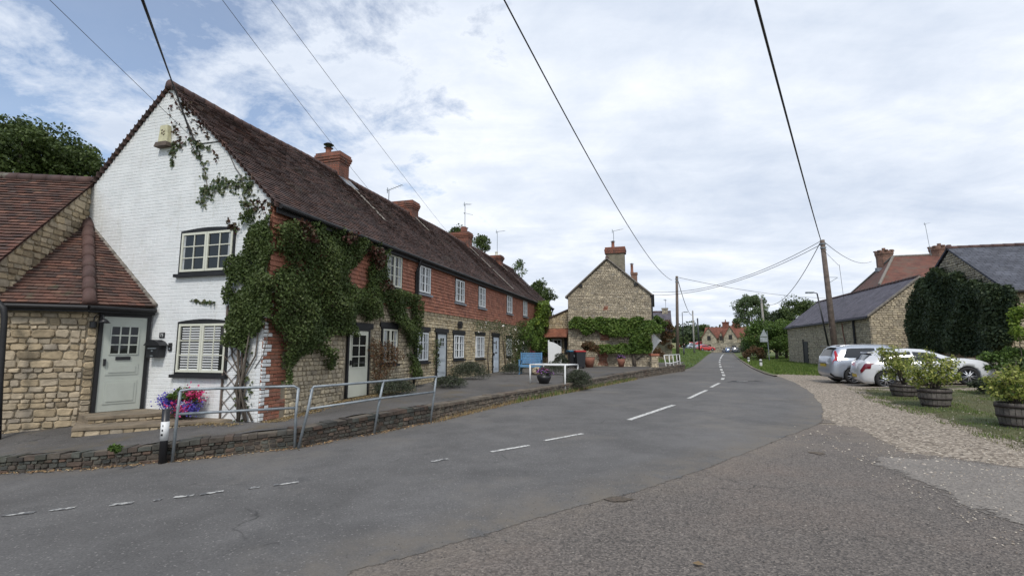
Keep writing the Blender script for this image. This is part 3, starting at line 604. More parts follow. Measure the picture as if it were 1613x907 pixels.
for p, q in (((1137.5, 598), (1139.5, 595)), ((1140, 592), (1139.5, 589.5)), ((1138.6, 587.5), (1137.8, 585.2)), ((1137, 583.5), (1136, 581)), ((1135, 578.5), (1134.6, 576.5)), ((1134, 574.6), (1133.8, 573)), ((1133.6, 571), (1133.6, 569.5)), ((1133.8, 568), (1134.2, 566.5)), ((1134.6, 565), (1136.3, 561.8)), ((1136.5, 561.3), (1139.5, 557.8))): dash(p, q, .16)
for i in range(5): dash((1141 + i * 3.4, 577.3), (1143 + i * 3.4, 577.3), .3)
dash((1160, 600.2), (1178, 600.4), .12)
tag(mk.build('road_markings', [m_mark, m_mark2], uv=False), kind='structure')
for nm_, px, py, a_, b_, t_, m_ in (('tar_patch', 690, 772, .28, .10, .3, m_tar), ('tar_patch', 843, 752, .4, .13, .2, m_tar), ('road_patch', 975, 786, .42, .15, .5, m_dirt), ('pothole', 1288, 714, .42, .2, 0, m_dirt), ('tar_patch', 1230, 681, .35, .13, 0, m_tar), ('tar_patch', 1165, 600, 1.3, .5, 0, m_tar), ('road_patch', 1060, 775, .5, .16, .5, m_dirt)):
    c_ = gp(px, py); vs = []
    for k in range(26):
        t = 2 * math.pi * k / 26; rr = 1 + .7 * mnoise.noise(Vector((math.cos(t) * 1.5 + px, math.sin(t) * 1.5, 0))); u = a_ * math.cos(t) * rr; v = b_ * math.sin(t) * rr
        vs.append((c_.x + u * math.cos(t_) - v * math.sin(t_), c_.y + u * math.sin(t_) + v * math.cos(t_)))
    tag(drape(nm_, vs, G, .003 if m_ is m_tar else .0045, m_, fuzz=.14), kind='structure')
# loose stones
def pebbles(name, poly, n, smin, smax, mat, hf=G, bias=None):
    mb = MB(); xs = [p[0] for p in poly]; ys = [p[1] for p in poly]; k = 0; tr = 0
    while k < n and tr < n * 40:
        tr += 1; x, y = rng.uniform(min(xs), max(xs)), rng.uniform(min(ys), max(ys))
        if y > 17 or y < 2.2 or not inpoly(x, y, poly) or rng.random() > (5 / max(y, 5)) ** 1.3 or (name != 'loose_grit' and rng.random() < .93 and inpoly(x, y, road)): continue
        if bias and mnoise.noise(Vector((x * .8, y * .8, 2))) < bias: continue
        s = rng.uniform(smin, smax) * rng.random() ** .7 + .004; z = hf(x, y); a = rng.random() * 6
        vs = [(x + s * math.cos(a + q * 1.57) * rng.uniform(.7, 1.2), y + s * math.sin(a + q * 1.57) * rng.uniform(.7, 1.2), z + s * .1) for q in range(4)] + [(x, y, z + s * .8), (x, y, z - .01)]
        mb.add(vs, [(0, 1, 4), (1, 2, 4), (2, 3, 4), (3, 0, 4)]); k += 1
    return tag(mb.build(name, mat, uv=False), kind='stuff')
MT['pebble'] = M('pebble', [(.20, .16, .125), (.38, .32, .25), (.56, .50, .41), (.28, .25, .22)], .9)
MT['grit'] = M('grit', [(.06, .056, .054), (.12, .11, .10), (.16, .145, .13), (.085, .08, .078), (.27, .245, .21)], .9)
pebbles('gravel_stones', grav, 7500, .009, .024, 'pebble')
pebbles('loose_grit', apron, 6500, .003, .008, 'grit')
pebbles('scattered_stones', lightp, 900, .005, .014, 'pebble')
# grass blades
def blades(name, poly, n, hf, h, mat, near=30, w_=.006, thr=-9., fade=.7):
    xs = [p[0] for p in poly]; ys = [p[1] for p in poly]; pts = []; tr = 0
    while len(pts) < n and tr < n * 30:
        tr += 1; x, y = rng.uniform(min(xs), max(xs)), rng.uniform(min(ys), max(ys))
        if y < 3 or y > near or not inpoly(x, y, poly) or mnoise.noise(Vector((x * .9, y * .9, 4))) < thr: continue
        pts.append((x, y, hf(x, y)))
    p = np.array(pts); n = len(p); a = npr.uniform(0, 6.28, n); hh = h * npr.uniform(.5, 1.4, n); d = np.stack([np.cos(a), np.sin(a)], 1); ln = npr.normal(0, .35, (n, 2)) * hh[:, None]
    ww = w_ * npr.uniform(.7, 1.4, n)[:, None]; v = np.zeros((n, 3, 3)); v[:, 0, :2] = p[:, :2] - d * ww; v[:, 1, :2] = p[:, :2] + d * ww; v[:, 2, :2] = p[:, :2] + ln
    v[:, :2, 2] = p[:, 2:3] - .02; v[:, 2, 2] = p[:, 2] + hh
    me = bpy.data.meshes.new(name); me.vertices.add(3 * n); me.vertices.foreach_set('co', v.reshape(-1)); me.loops.add(3 * n); me.loops.foreach_set('vertex_index', np.arange(3 * n, dtype=np.int32))
    me.polygons.add(n); me.polygons.foreach_set('loop_start', np.arange(0, 3 * n, 3, dtype=np.int32)); me.polygons.foreach_set('loop_total', np.full(n, 3, dtype=np.int32))
    at = me.attributes.new('rnd', 'FLOAT', 'FACE'); at.data.foreach_set('value', npr.random(n).astype(np.float32)); me.materials.append(MT[mat]); me.update(calc_edges=True)
    o = bpy.data.objects.new(name, me); C.objects.link(o); return tag(o, kind='stuff')
blades('lawn_grass', turf, 42000, G, .03, 'grass_dry', w_=.007)
blades('lawn_tufts', turf, 22000, G, .05, 'grass', w_=.007, thr=.08)
rv = [tuple(gp(*q)[:2]) for q in ((1222, 589), (1187, 578), (1167, 566), (1160, 561))] + [(46, 72), (36, 52), (27, 46), (22, 29.5), (17.5, 27)]
blades('right_verge_grass', rv, 42000, G, .16, 'grass', near=66, w_=.025)
blades('left_verge_grass', vpoly, 26000, GV, .14, 'grass', near=110, w_=.03)
ke = [(k[0] + .12, k[1] - .25) for k in KERB[1:10]]; ki = [(k[0] - .05, k[1] + .05) for k in KERB[1:10]]
MT['leaflit'] = MT['dry']
blades('kerb_weeds', ke[5:] + ki[5:][::-1], 3000, G, .10, 'straw', w_=.008)
blades('kerb_greenery', ke[6:] + ki[6:][::-1], 900, G, .16, 'l_hedge', w_=.014)
pts = []
for i in range(7):
    a, b_ = Vector(KERB[i][:2]), Vector(KERB[i + 1][:2]); n_ = int((b_ - a).length * 160)
    for k in range(n_):
        p = a.lerp(b_, rng.random()); o_ = abs(rng.gauss(0, .10)) + .03
        if mnoise.noise(Vector((p.x * 1.5, p.y * 1.5, 0))) < -.15 and rng.random() < .7: continue
        x, y = p.x + o_ * .55, p.y - o_ * .8; pts.append((x, y, G(x, y) + .012))
tag(leafcloud('leaf_litter', pts, .045, 'dry', nrm=np.array([[0, 0, 1.]] * len(pts)), flat=.7), kind='stuff')
pts = []
for k in range(2600):
    t = rng.uniform(0, 1) ** 1.2; sx = t * 6.; x, y = -5.18 + .2803 * sx + .9599 * (.1 + abs(rng.gauss(0, .2))), 10.2 + .9599 * sx - .2803 * (.1 + abs(rng.gauss(0, .2)))
    pts.append((x, y, GP(x, y) + .015))
for k in range(700):
    d_ = rng.uniform(0, 2.6); o_ = .35 + abs(rng.gauss(0, .15)); x, y = -5.18 - .9599 * d_ - .2803 * o_, 10.2 + .2803 * d_ - .9599 * o_; pts.append((x, y, GP(x, y) + .015))
tag(leafcloud('dry_straw', pts, .06, 'straw', nrm=np.array([[0, 0, 1.]] * len(pts)), flat=.5, aspect=.25), kind='stuff')
lf = gp(1100, 890); tag(leafcloud('fallen_leaf', [(lf.x, lf.y, lf.z + .012)], .085, 'straw', nrm=np.array([[0, 0, 1.]]), flat=.95, aspect=.8), 'single yellowed leaf lying on the rough tarmac near the camera', 'leaf')

# old brick retaining kerb along the footway
def kerbwall(name, label, i0, i1, mat, style, h, wd):
    a0 = KERB[i0]; root = thing(name, label, 'wall', (a0[0], a0[1], a0[2]))
    mb = MB(); cp = MB(); bk = MB()
    for i in range(i0, i1):
        a, b_ = KERB[i], KERB[i + 1]; A_ = Vector((a[0], a[1])); B_ = Vector((b_[0], b_[1])); L = (B_ - A_).length; d = (B_ - A_) / L; n = Vector((d.y, -d.x))
        def mp(u, v, w_, A_=A_, d=d, n=n, a=a, b_=b_, L=L):
            f = u / L; bt = a[2] + (b_[2] - a[2]) * f - .03; tp_ = a[3] + (b_[3] - a[3]) * f; wv = .02 * mnoise.noise(Vector((A_.x + d.x * u, A_.y + d.y * u, 1.)) * 1.3)
            z = bt + v * (tp_ - bt) + wv * v; p = A_ + d * u + n * (w_ + wv * 1.5); return (p.x - a0[0], p.y - a0[1], z - a0[2])
        Hh = (a[3] - a[2] + b_[3] - b_[2]) / 2 + .03; nb = max(2, round(Hh / h)); 
        bk.add([mp(0, 0, 0), mp(L, 0, 0), mp(L, .97, 0), mp(0, .97, 0), mp(0, .97, -.3), mp(L, .97, -.3), mp(L, 0, -.3), mp(0, 0, -.3)], [(0, 1, 2, 3), (3, 2, 5, 4), (4, 5, 6, 7), (0, 3, 4, 7), (1, 6, 5, 2)])
        mq = lambda u, v, w_, mp=mp, Hh=Hh: mp(u, v / Hh, w_)
        masonry(mb, mq, lambda v: (0, L), 0, Hh - .075, (), style, (.062, .082) if mat == 'kerb_brick' else (.05, .11), wd, .012, .032)
        u = 0
        while u < L - .03:                                   # coping laid as headers
            e = min(L, u + (rng.uniform(.10, .24) if mat == 'kerb_brick' else rng.uniform(.3, .6))); z0, z1 = 1 - .07 / Hh, 1 + rng.uniform(-.02, .012) / Hh; f_ = .045 + rng.uniform(-.012, .012)
            cp.box(u + .004, e - .004, z0, z1, -.28, f_, mp=lambda x, y, z, mp=mp: mp(x, y, z)); u = e
    bk.build('core', 'mortar_dk', root); mb.build('brickwork', mat, root); cp.build('coping', mat, root)
    return root
kerbwall('retaining_wall', 'low dark brown brick kerb wall holding up the pavement behind the grey railings', 0, 6, 'kerb_brick', 'rubble', .075, (.15, .30))
kerbwall('retaining_wall', 'low grey stone kerb wall further along, running past the white railings', 6, 11, 'kerb_stone', 'rubble', .08, (.14, .34))
kb = MB()
for i, (p, q) in enumerate(zip(redge[:-1], redge[1:])):
    d = (q - p).normalized(); n = Vector((d.y, -d.x, 0)) * -.08
    kb.add([(p.x - n.x, p.y - n.y, p.z - .05), (q.x - n.x, q.y - n.y, q.z - .05), (q.x - n.x, q.y - n.y, q.z + .06), (p.x - n.x, p.y - n.y, p.z + .06), (q.x + n.x, q.y + n.y, q.z + .06), (p.x + n.x, p.y + n.y, p.z + .06), (q.x + n.x, q.y + n.y, q.z - .05), (p.x + n.x, p.y + n.y, p.z - .05)], [(0, 1, 2, 3), (3, 2, 4, 5), (5, 4, 6, 7)])
tag(kb.build('kerb', 'kerb_stone'), kind='structure')
# ------------------------------------------------------------------ terrace of cottages
ANG = R(73.7); AX = Vector((math.cos(ANG), math.sin(ANG))); NX = Vector((-AX.y, AX.x)); O0 = Vector((-5.18, 10.2))
EV, RD, HD = 4.7, 7.9, 3.1                     # eave height, ridge height, half depth
def TW(s, d, z): return Vector((O0.x + AX.x * s + NX.x * d, O0.y + AX.y * s + NX.y * d, z))   # terrace frame to world
FM = lambda u, v, w_: tuple(TW(u, -w_, v))     # on the street front
GM = lambda u, v, w_: tuple(TW(-w_, u, v))     # on the end gable
SL = (RD - EV) / (HD + .2)
def roofz(d): return RD - abs(HD - d) * SL
def window(parent, mp, u0, u1, v0, v1, nx, ny, cas=2, frame='white', surround='black', sill='black', w0=.05, curtain=.25, fw=.045, lintel=None, name='window', shutters=False, label=None):
    mb = MB(); sg = 1 if u1 > u0 else -1; u0, u1 = min(u0, u1), max(u0, u1)
    bx = lambda a, b_, c_, d_, e, f: mb.box(a, b_, c_, d_, e, f, mp=lambda x, y, z: mp(x, y, z))
    if surround:
        sb = MB(); t = .05
        for a in ((u0 - t, u0, v0 - t, v1 + t), (u1, u1 + t, v0 - t, v1 + t), (u0, u1, v1, v1 + t), (u0, u1, v0 - t, v0)): sb.box(*a, -.03, w0 - .004, mp=mp)
    wf = w0 + .012; cw = (u1 - u0) / cas
    for c_ in range(cas):
        a, b_ = u0 + c_ * cw + .004, u0 + (c_ + 1) * cw - .004
        bx(a, a + fw, v0, v1, 0, wf); bx(b_ - fw, b_, v0, v1, 0, wf); bx(a + fw, b_ - fw, v0, v0 + fw, 0, wf - .002); bx(a + fw, b_ - fw, v1 - fw, v1, 0, wf - .002)
        for i in range(1, nx): x = a + fw + (b_ - a - 2 * fw) * i / nx; bx(x - .011, x + .011, v0 + fw, v1 - fw, 0, wf - .008)
        for j in range(1, ny): y = v0 + fw + (v1 - v0 - 2 * fw) * j / ny; bx(a + fw, b_ - fw, y - .011, y + .011, 0, wf - .010)
    o = mb.build(name, frame, parent)
    if label: o['label'] = label
    if surround: sb.build('surround', surround, o)
    g = MB(); gw = w0 - .016
    g.add([mp(u0, v0, gw), mp(u1, v0, gw), mp(u1, v1, gw), mp(u0, v1, gw)], [(0, 1, 2, 3)])
    g.build('pane', 'glass', o)
    if curtain:
        L = (u1 - u0) * curtain
        for a, b_ in ((u0 + .02, u0 + L), (u1 - L * rng.uniform(.7, 1.1), u1 - .02)):
            cu = MB(); k = 8; vs = []
            for i in range(k + 1):
                x = a + (b_ - a) * i / k
                for y in (v0, v1): vs.append(mp(x, y, gw + .003 + .003 * (i % 2)))
            cu.add(vs, [(2 * i, 2 * i + 2, 2 * i + 3, 2 * i + 1) for i in range(k)])
            cu.build('curtain', 'curtain', o)
    if shutters:
        sh = MB()
        n = int((v1 - v0 - .1) / .055)
        for (a, b_) in ((u0 + .17, u0 + (u1 - u0) * .5 - .05), (u0 + (u1 - u0) * .5 + .05, u1 - .1)):
            for i in range(n):
                y = v0 + .05 + i * .055
                sh.add([mp(a, y, gw + .004), mp(b_, y, gw + .004), mp(b_, y + .028, gw + .009), mp(a, y + .028, gw + .009)], [(0, 1, 2, 3)])
        sh.build('shutter', 'white', o)
    if sill:
        s_ = MB(); s_.box(u0 - .10, u1 + .10, v0 - .12, v0 - .051, -.02, w0 + .07, mp=mp); s_.build('sill', sill, o)
    if lintel:
        s_ = MB(); s_.box(u0 - .16, u1 + .16, v1 + .052, v1 + .20, -.02, w0 + .012, mp=mp); s_.build('lintel', lintel, o)
    return o
def door(parent, mp, u0, u1, v0, v1, col, glass=None, w0=.04, frame='black', slot=True, lintel=None, strap=False, label=None, panels=True, name='door'):
    mb = MB(); mb.box(u0, u1, v0, v1, 0, w0, mp=mp); W = u1 - u0; H_ = v1 - v0
    if panels:
        zt = v0 + H_ * .6 if glass else v1 - .1
        ps = ((u0 + .1, u1 - .1, v0 + .15, v0 + H_ * .32), (u0 + .1, u1 - .1, v0 + H_ * .38, v0 + H_ * .5))
        for a in ps:
            mb.box(a[0], a[1], a[2], a[3], w0, w0 + .012, mp=mp); mb.box(a[0] + .05, a[1] - .05, a[2] + .05, a[3] - .05, w0 + .012, w0 + .024, mp=mp)
    d = mb.build(name, col, parent)
    if label: d['label'] = label
    f = MB(); t = .07
    for a in ((u0 - t, u0 - .003, v0 - .02, v1 + t), (u1 + .003, u1 + t, v0 - .02, v1 + t), (u0 - .003, u1 + .003, v1 + .003, v1 + t), (u0 - .12, u1 + .12, v0 - .07, v0 - .021)): f.box(*a, -.02, w0 + .02, mp=mp)
    f.build('door_frame', frame, d)
    if glass:
        nx, ny, f0, f1, mg = glass; a, b_, c_, e = u0 + mg, u1 - mg, v0 + H_ * f0, v0 + H_ * f1
        g = MB(); g.add([mp(a, c_, w0 + .004), mp(b_, c_, w0 + .004), mp(b_, e, w0 + .004), mp(a, e, w0 + .004)], [(0, 1, 2, 3)]); g.build('pane', 'glass', d)
        b2 = MB()
        for i in range(nx + 1): x = a + (b_ - a) * i / nx; b2.box(x - .013, x + .013, c_ - .013, e + .013, w0, w0 + .016, mp=mp)
        for j in range(ny + 1): y = c_ + (e - c_) * j / ny; b2.box(a, b_, y - .013, y + .013, w0, w0 + .014, mp=mp)
        b2.build('glazing_bar', col, d)
    if slot: s_ = MB(); m_ = (u0 + u1) / 2; y = v0 + H_ * .555; s_.box(m_ - .13, m_ + .13, y - .035, y + .035, w0 + .002, w0 + .02, mp=mp); s_.build('letter_slot', 'blackmetal', d)
    h_ = MB(); h_.box(u0 + .05, u0 + .09, v0 + H_ * .48, v0 + H_ * .55, w0 + .002, w0 + .05, mp=mp); h_.build('handle', 'blackmetal', d)
    if strap:
        for y in (v0 + .25, v1 - .3): s_ = MB(); s_.box(u0 + .02, u0 + .4, y, y + .05, w0 + .002, w0 + .012, mp=mp); s_.build('hinge', 'blackmetal', d)
    if lintel: s_ = MB(); s_.box(u0 - .2, u1 + .2, v1 + t + .002, v1 + t + .15, -.02, w0 + .03, mp=mp); s_.build('lintel', lintel, d)
    return d
def chimney(parent, mp, u0, u1, d0, d1, z0, z1, mat='brick_tex', pot='pot', corbel=(.025, .055, .075, .045), fil=True, potx=.5):
    mb = MB(); mb.box(u0, u1, d0, d1, z0, z1 - .36, mp=mp)
    zz = z1 - .36
    for i, c_ in enumerate(corbel): h_ = .36 / len(corbel); mb.box(u0 - c_, u1 + c_, d0 - c_, d1 + c_, zz, zz + h_, mp=mp); zz += h_
    o = mb.build('chimney', mat, parent)
    if fil: f = MB(); f.box(u0 - .05, u1 + .05, d0 - .05, d1 + .05, z0, z0 + .0, mp=mp) if False else None
    cx_, cy_ = (u0 + u1) / 2, d0 + (d1 - d0) * potx
    if pot:
        p = MB(); p.lathe([(.12, 0), (.13, .06), (.10, .1), (.10, .27), (.125, .3), (.1, .3), (.085, .2)], 14, (cx_, cy_, z1), mp=mp); po = p.build('chimney_pot', 'clay' if pot != 'buff' else 'cream', o, True)
        if pot == 'cowl':
            q = MB()
            for k in range(4): t = k * 1.57; q.tube([mp(cx_ + .1 * math.cos(t), cy_ + .1 * math.sin(t), z1 + .28), mp(cx_ + .1 * math.cos(t), cy_ + .1 * math.sin(t), z1 + .45)], .008, 5)
            q.lathe([(.0, .52), (.1, .5), (.19, .44), (.18, .43), (0, .46)], 14, (cx_, cy_, z1), mp=mp); q.lathe([(.12, .3), (.17, .31), (.12, .33)], 14, (cx_, cy_, z1), mp=mp); q.build('cowl', 'blackmetal', o, True)
    return o
def cottage(name, label, s0, s1, zb, wallmat, chim=None, group='cottages in the brick-and-tile terrace', gable=False, end=False, joint='mortar'):
    org = TW(s0, 0, zb); root = thing(name, label, 'house', org, ANG, group)
    L = lambda u, d, z: (u - s0, d, z - zb)
    F = lambda u, v, w_: (u - s0, -w_, v - zb)
    return root, L, F
def roof_on(root, L, s0, s1, over0=0., over1=0.):
    mb = MB(); ln = math.hypot(HD + .2, RD - EV); ca, sa = (HD + .2) / ln, (RD - EV) / ln
    def wav(u): return .055 * mnoise.noise(Vector((u * .3, 0, 4.))) + .012 * mnoise.noise(Vector((u * 1.3, 2, 4.)))
    def mp(u, v, w_):
        q = wav(u) * (.3 + v / ln) + .018 * mnoise.noise(Vector((u * .8, v * .8, 0))); return L(u, -.2 + v * ca - (w_ + q) * sa, EV + v * sa + (w_ + q) * ca)
    masonry(mb, mp, lambda v: (s0 - over0, s1 + over1), 0, ln - .02, (), 'tile', .105, (.165, .165), .004, .034)
    def mpr(u, v, w_): q = wav(u); return L(u, 2 * HD + .2 - v * ca + (w_ + q) * sa, EV + v * sa + (w_ + q) * ca)
    a, b_ = s0 - over0, s1 + over1; n = max(1, int((b_ - a) / 1.))
    for i in range(n):
        x0, x1 = a + (b_ - a) * i / n, a + (b_ - a) * (i + 1) / n
        mb.add([mp(x0, 0, -.03), mp(x1, 0, -.03), mp(x1, ln, -.03), mp(x0, ln, -.03)], [(0, 1, 2, 3)], r=.1)
        mb.add([mpr(x0, 0, .0), mpr(x1, 0, .0), mpr(x1, ln, .0), mpr(x0, ln, .0)], [(3, 2, 1, 0)], r=.4)
    ro = mb.build('roof', 'roof_tile', root)
    rt = MB(); u = a
    while u < b_:
        e = min(u + .3, b_); rt.tube([L(u, HD, RD + wav(u) - .02), L(e + .01, HD, RD + wav(e) - .02)], [.115, .105], 10); u = e
    rt.build('ridge_tile', 'ridge_tile', ro, True)
    return ro, mp, ln
def gutter(root, L, s0, s1):
    mb = MB(); mb.tube([L(s0, -.27, EV - .06), L(s1, -.27, EV - .06)], .055, 8); mb.box(s0, s1, -.19, -.16, EV - .2, EV - .02, mp=L); return mb.build('gutter', 'black', root, False)
def frontwall(root, F, s0, s1, zb, mat, ops, joint='mortar', zt=2.95, lo=None, extra=None):
    bk = MB(); b_ = [s0] + sorted([x for o in ops for x in o[:2] if s0 < x < s1]) + [s1]
    bk.box(s0, s1, zb - .4, EV, -.25, 0, mp=F); bk.build('wall_core', joint, root)
    mb = MB(); masonry(mb, F, lambda v: (s0, s1), zb - .15, zt, ops, 'rubble', (.07, .15), (.12, .34), .016, .036); return mb.build('wall', mat, root)
def hanging(root, F, s0, s1, ops):
    mb = MB(); mb.box(s0, s1, 2.93, EV - .02, 0.002, .05, mp=F, r=.1)
    masonry(mb, lambda u, v, w_: F(u, v, w_ + .05), lambda v: (s0, s1), 2.93, EV - .03, ops, 'tile', .115, (.18, .18), .005, .036)
    return mb.build('tile_hanging', 'hang_tile', root)
def body(root, L, s0, s1, zb, mat, lo0=.0):
    mb = MB(); pr = [(.26, zb - .4), (2 * HD, zb - .4), (2 * HD, EV - .1), (HD, RD - .16), (.26, EV - .05)]
    vs = [L(s0 + lo0, d, z) for d, z in pr] + [L(s1 - .003, d, z) for d, z in pr]; n = len(pr)
    mb.add(vs, [tuple(range(n)), tuple(range(n, 2 * n))[::-1]] + [(i, n + i, n + (i + 1) % n, (i + 1) % n) for i in range(n)]); return mb.build('rear_wall', mat, root)

S = [0, 6.6, 12.1, 19.1, 25.0, 29.2]
# --- white gabled end cottage
root, L, F = cottage('cottage', 'end cottage with a white painted brick gable facing the road', S[0], S[1], .15, None)
LG = lambda u, v, w_: (-w_, u, v - .15)
wops = [(.86, 2.42, 3.26, 4.30), (.86, 2.30, 1.06, 2.24)]
ge = lambda v: (0.0, 2 * HD) if v < 4.55 else (max(0, HD - (RD - .02 - v) / SL), min(2 * HD, HD + (RD - .02 - v) / SL))
gb = MB(); vs = [LG(0, -.2, 0), LG(2 * HD, -.2, 0), LG(2 * HD, EV + .1, 0), LG(HD, RD - .04, 0), LG(0, EV + .1, 0)]
gb.add(vs + [(x + .2, y, z) for x, y, z in vs], [(0, 4, 3, 2, 1), (5, 6, 7, 8, 9), (0, 1, 6, 5), (0, 5, 9, 4)]); gb.build('gable_core', 'white_joint', root)
mb = MB(); masonry(mb, LG, ge, -.1, RD - .05, wops, 'brick', .078, (.228, .228), .0045, .0055); gw_ = mb.build('gable_wall', 'white_brick', root)
body(root, L, S[0], S[1], .15, 'white_joint', .21)
ops = [(2.80, 4.06, .0, 2.34), (4.52, 5.60, 1.06, 2.42)]
b_ = MB(); b_.box(0, 6.6, -.25, EV, -.25, 0, mp=F); b_.build('wall_core', 'mortar', root)
mb = MB(); masonry(mb, F, lambda v: (.72, 6.6), 0, 2.95, ops, 'rubble', (.065, .13), (.10, .28), .016, .038); mb.build('wall', 'stone_pale', root)
mb = MB(); masonry(mb, F, lambda v: (0.0, .72 if int(v / .3) % 2 else .58), 0, 2.95, (), 'brick', .078, (.228, .228), .010, .028, mi=0)
masonry(mb, F, lambda v: (0.0, .12 if int(v / .156) % 2 else .24), 0, 2.95, (), 'brick', .078, (.228, .228), .010, .0335, mi=1); mb.build('brick_corner', ['red_brick', 'white_brick'], root)
hanging(root, F, 0, 6.6, [(4.55, 5.63, 3.45, EV)])
roof_on(root, L, S[0], S[1], .09); gutter(root, L, S[0], S[1] - .02)
for (da, db) in ((-.2, HD), (2 * HD + .2, HD)):
    vg = MB(); za, zb_ = EV, RD; k = 30
    for i in range(k):
        f0, f1 = i / k, (i + 1) / k - .03; q = [(da + (db - da) * f0, za + (zb_ - za) * f0), (da + (db - da) * f1, za + (zb_ - za) * f1)]
        (y0, z0), (y1, z1) = q; vs = [L(x, y, z + o_) for x in (-.10, .02) for (y, z, o_) in ((y0, z0, -.08), (y1, z1, -.08), (y1, z1, .045), (y0, z0, .045))]
        vg.add(vs, [(0, 1, 2, 3), (7, 6, 5, 4), (0, 4, 5, 1), (3, 2, 6, 7), (0, 3, 7, 4), (1, 5, 6, 2)])
    vg.build('verge_tiles', 'roof_tile', root)
window(root, LG, .92, 2.36, 3.32, 4.20, 2, 3, 2, 'cream', 'black', 'black', .03, .09, .05)
window(root, LG, .92, 2.24, 1.12, 2.16, 2, 3, 2, 'cream', 'black', 'black', .03, 0, .05, shutters=True)
for (a, b2, v) in ((.92, 2.36, 4.25), (.92, 2.24, 2.21)):     # shallow arched heads
    ar = MB(); n = 10; pl = [(a - .05 + (b2 - a + .1) * i / n, v + .055 * math.sin(math.pi * i / n)) for i in range(n + 1)]; ar.prism(pl, -.01, .028, mp=LG); ar.build('window_arch', 'black', root)
door(root, F, 2.95, 3.85, .34, 2.10, 'cream', (2, 3, .44, .94, .12), .045, slot=False, panels=False, lintel='black')
window(root, F, 4.62, 5.46, 1.2, 2.2, 2, 3, 2, 'cream', 'black', 'black', .05, .25, lintel='black')
window(root, F, 4.64, 5.56, 3.52, 4.50, 2, 3, 2, 'cream', 'black', 'black', .085, .25)
dp = MB(); dp.tube([L(6.5, -.27, EV - .08), L(6.5, -.2, EV - .3), L(6.5, -.12, EV - .5), L(6.5, -.12, .35)], .035, 8)
dp.build('downpipe', 'black', root, True)
chimney(root, L, 6.25, 6.85, 2.95, 3.9, 7.0, 8.72, pot='cowl', potx=.75)
fl = MB()
def fillet(fl, L, s_, d0, d1, wd=.16):
    n = 22
    for i in range(n):
        if rng.random() < .15: continue
        a, b2 = d0 + (d1 - d0) * i / n, d0 + (d1 - d0) * (i + 1) / n; j = rng.uniform(-.05, .05); w2 = wd * rng.uniform(.3, 1.5)
        vs = [L(s_ - w2 / 2 + j, a, roofz(a) + .05), L(s_ + w2 / 2 + j, a, roofz(a) + .05), L(s_ + w2 / 2, b2, roofz(b2) + .05), L(s_ - w2 / 2, b2, roofz(b2) + .05), L(s_ + j, a, roofz(a) + .085), L(s_, b2, roofz(b2) + .085)]
        fl.add(vs, [(0, 4, 5, 3), (4, 1, 2, 5), (0, 1, 4), (3, 5, 2)])
fillet(fl, L, 6.60, 1.2, 2.9); fl.build('mortar_fillet', 'flash', root)
fl = MB(); fl.add([L(6.2, 2.55, roofz(2.55) + .06), L(6.95, 2.55, roofz(2.55) + .06), L(6.95, 2.96, roofz(2.96) + .06), L(6.2, 2.96, roofz(2.96) + .06)], [(0, 1, 2, 3)]); fl.build('lead_flashing', 'lead', root)
# alarm box on the gable
al = MB(); al.prism([(2.96, 6.42), (3.26, 6.42), (3.22, 6.84), (3.0, 6.84)], .015, .11, mp=LG); ab = al.build('alarm_box', 'alarm', root)
al = MB(); al.prism([(2.93, 6.32), (3.32, 6.32), (3.27, 6.42), (2.95, 6.42)], .015, .16, mp=LG); al.build('alarm_base', 'wood_pole', ab)
al = MB(); pp = [(3.17 - .10 * (i / 12) + .0 * i, 6.70 + .035 * math.sin(i / 12 * 6.28)) for i in range(13)]
for o_ in (0, -.07): al.tube([LG(x, y + o_, .116) for x, y in pp], .007, 5)
al.build('alarm_emblem', 'wood_pole', ab)
br = MB(); br.tube([LG(2.15, 6.35, .01), LG(2.15, 6.35, .16)], .012, 6); br.tube([LG(2.25, 6.52, .01), LG(2.22, 6.52, .16)], .012, 6); br.tube([LG(2.1, 6.30, .015), LG(1.4, 6.28, .02), LG(1.0, 5.6, .02), LG(.5, 5.0, .02)], .010, 6); br.build('cable_bracket', 'blackmetal', root)

# --- the others
spec = [
    ('cottage', 'second cottage from the white gable, with a pale grey panelled door under a black lintel', 1, 'stone_yel', [(6.80, 7.66, 3.56, 4.48), (10.0, 10.95, 3.52, 4.42)], [(6.85, 7.66, 1.2, 2.16), (10.02, 11.05, 1.22, 2.14)], (8.42, 9.2, .55, 2.14, 'doorgrey')),
    ('cottage', 'third cottage from the white gable, pale blue door framed by climbing roses', 2, 'stone_yel', [(12.72, 13.64, 3.52, 4.44), (17.2, 18.2, 3.55, 4.5)], [(12.55, 13.62, 1.2, 2.15), (17.3, 18.2, 1.2, 2.1)], (14.95, 15.85, .42, 2.16, 'doorblue')),
    ('cottage', 'fourth cottage from the white gable, half hidden by the yellow-green climber', 3, 'stone_yel', [(20.64, 21.6, 3.6, 4.55)], [(20.55, 21.7, 1.18, 2.05)], (22.7, 23.5, .42, 2.2, 'pink')),
    ('cottage', 'far end cottage of the red tiled terrace with a black corner downpipe', 4, 'stone_yel', [(25.9, 26.95, 3.6, 4.55)], [(26.6, 27.6, 1.2, 2.1)], None)]
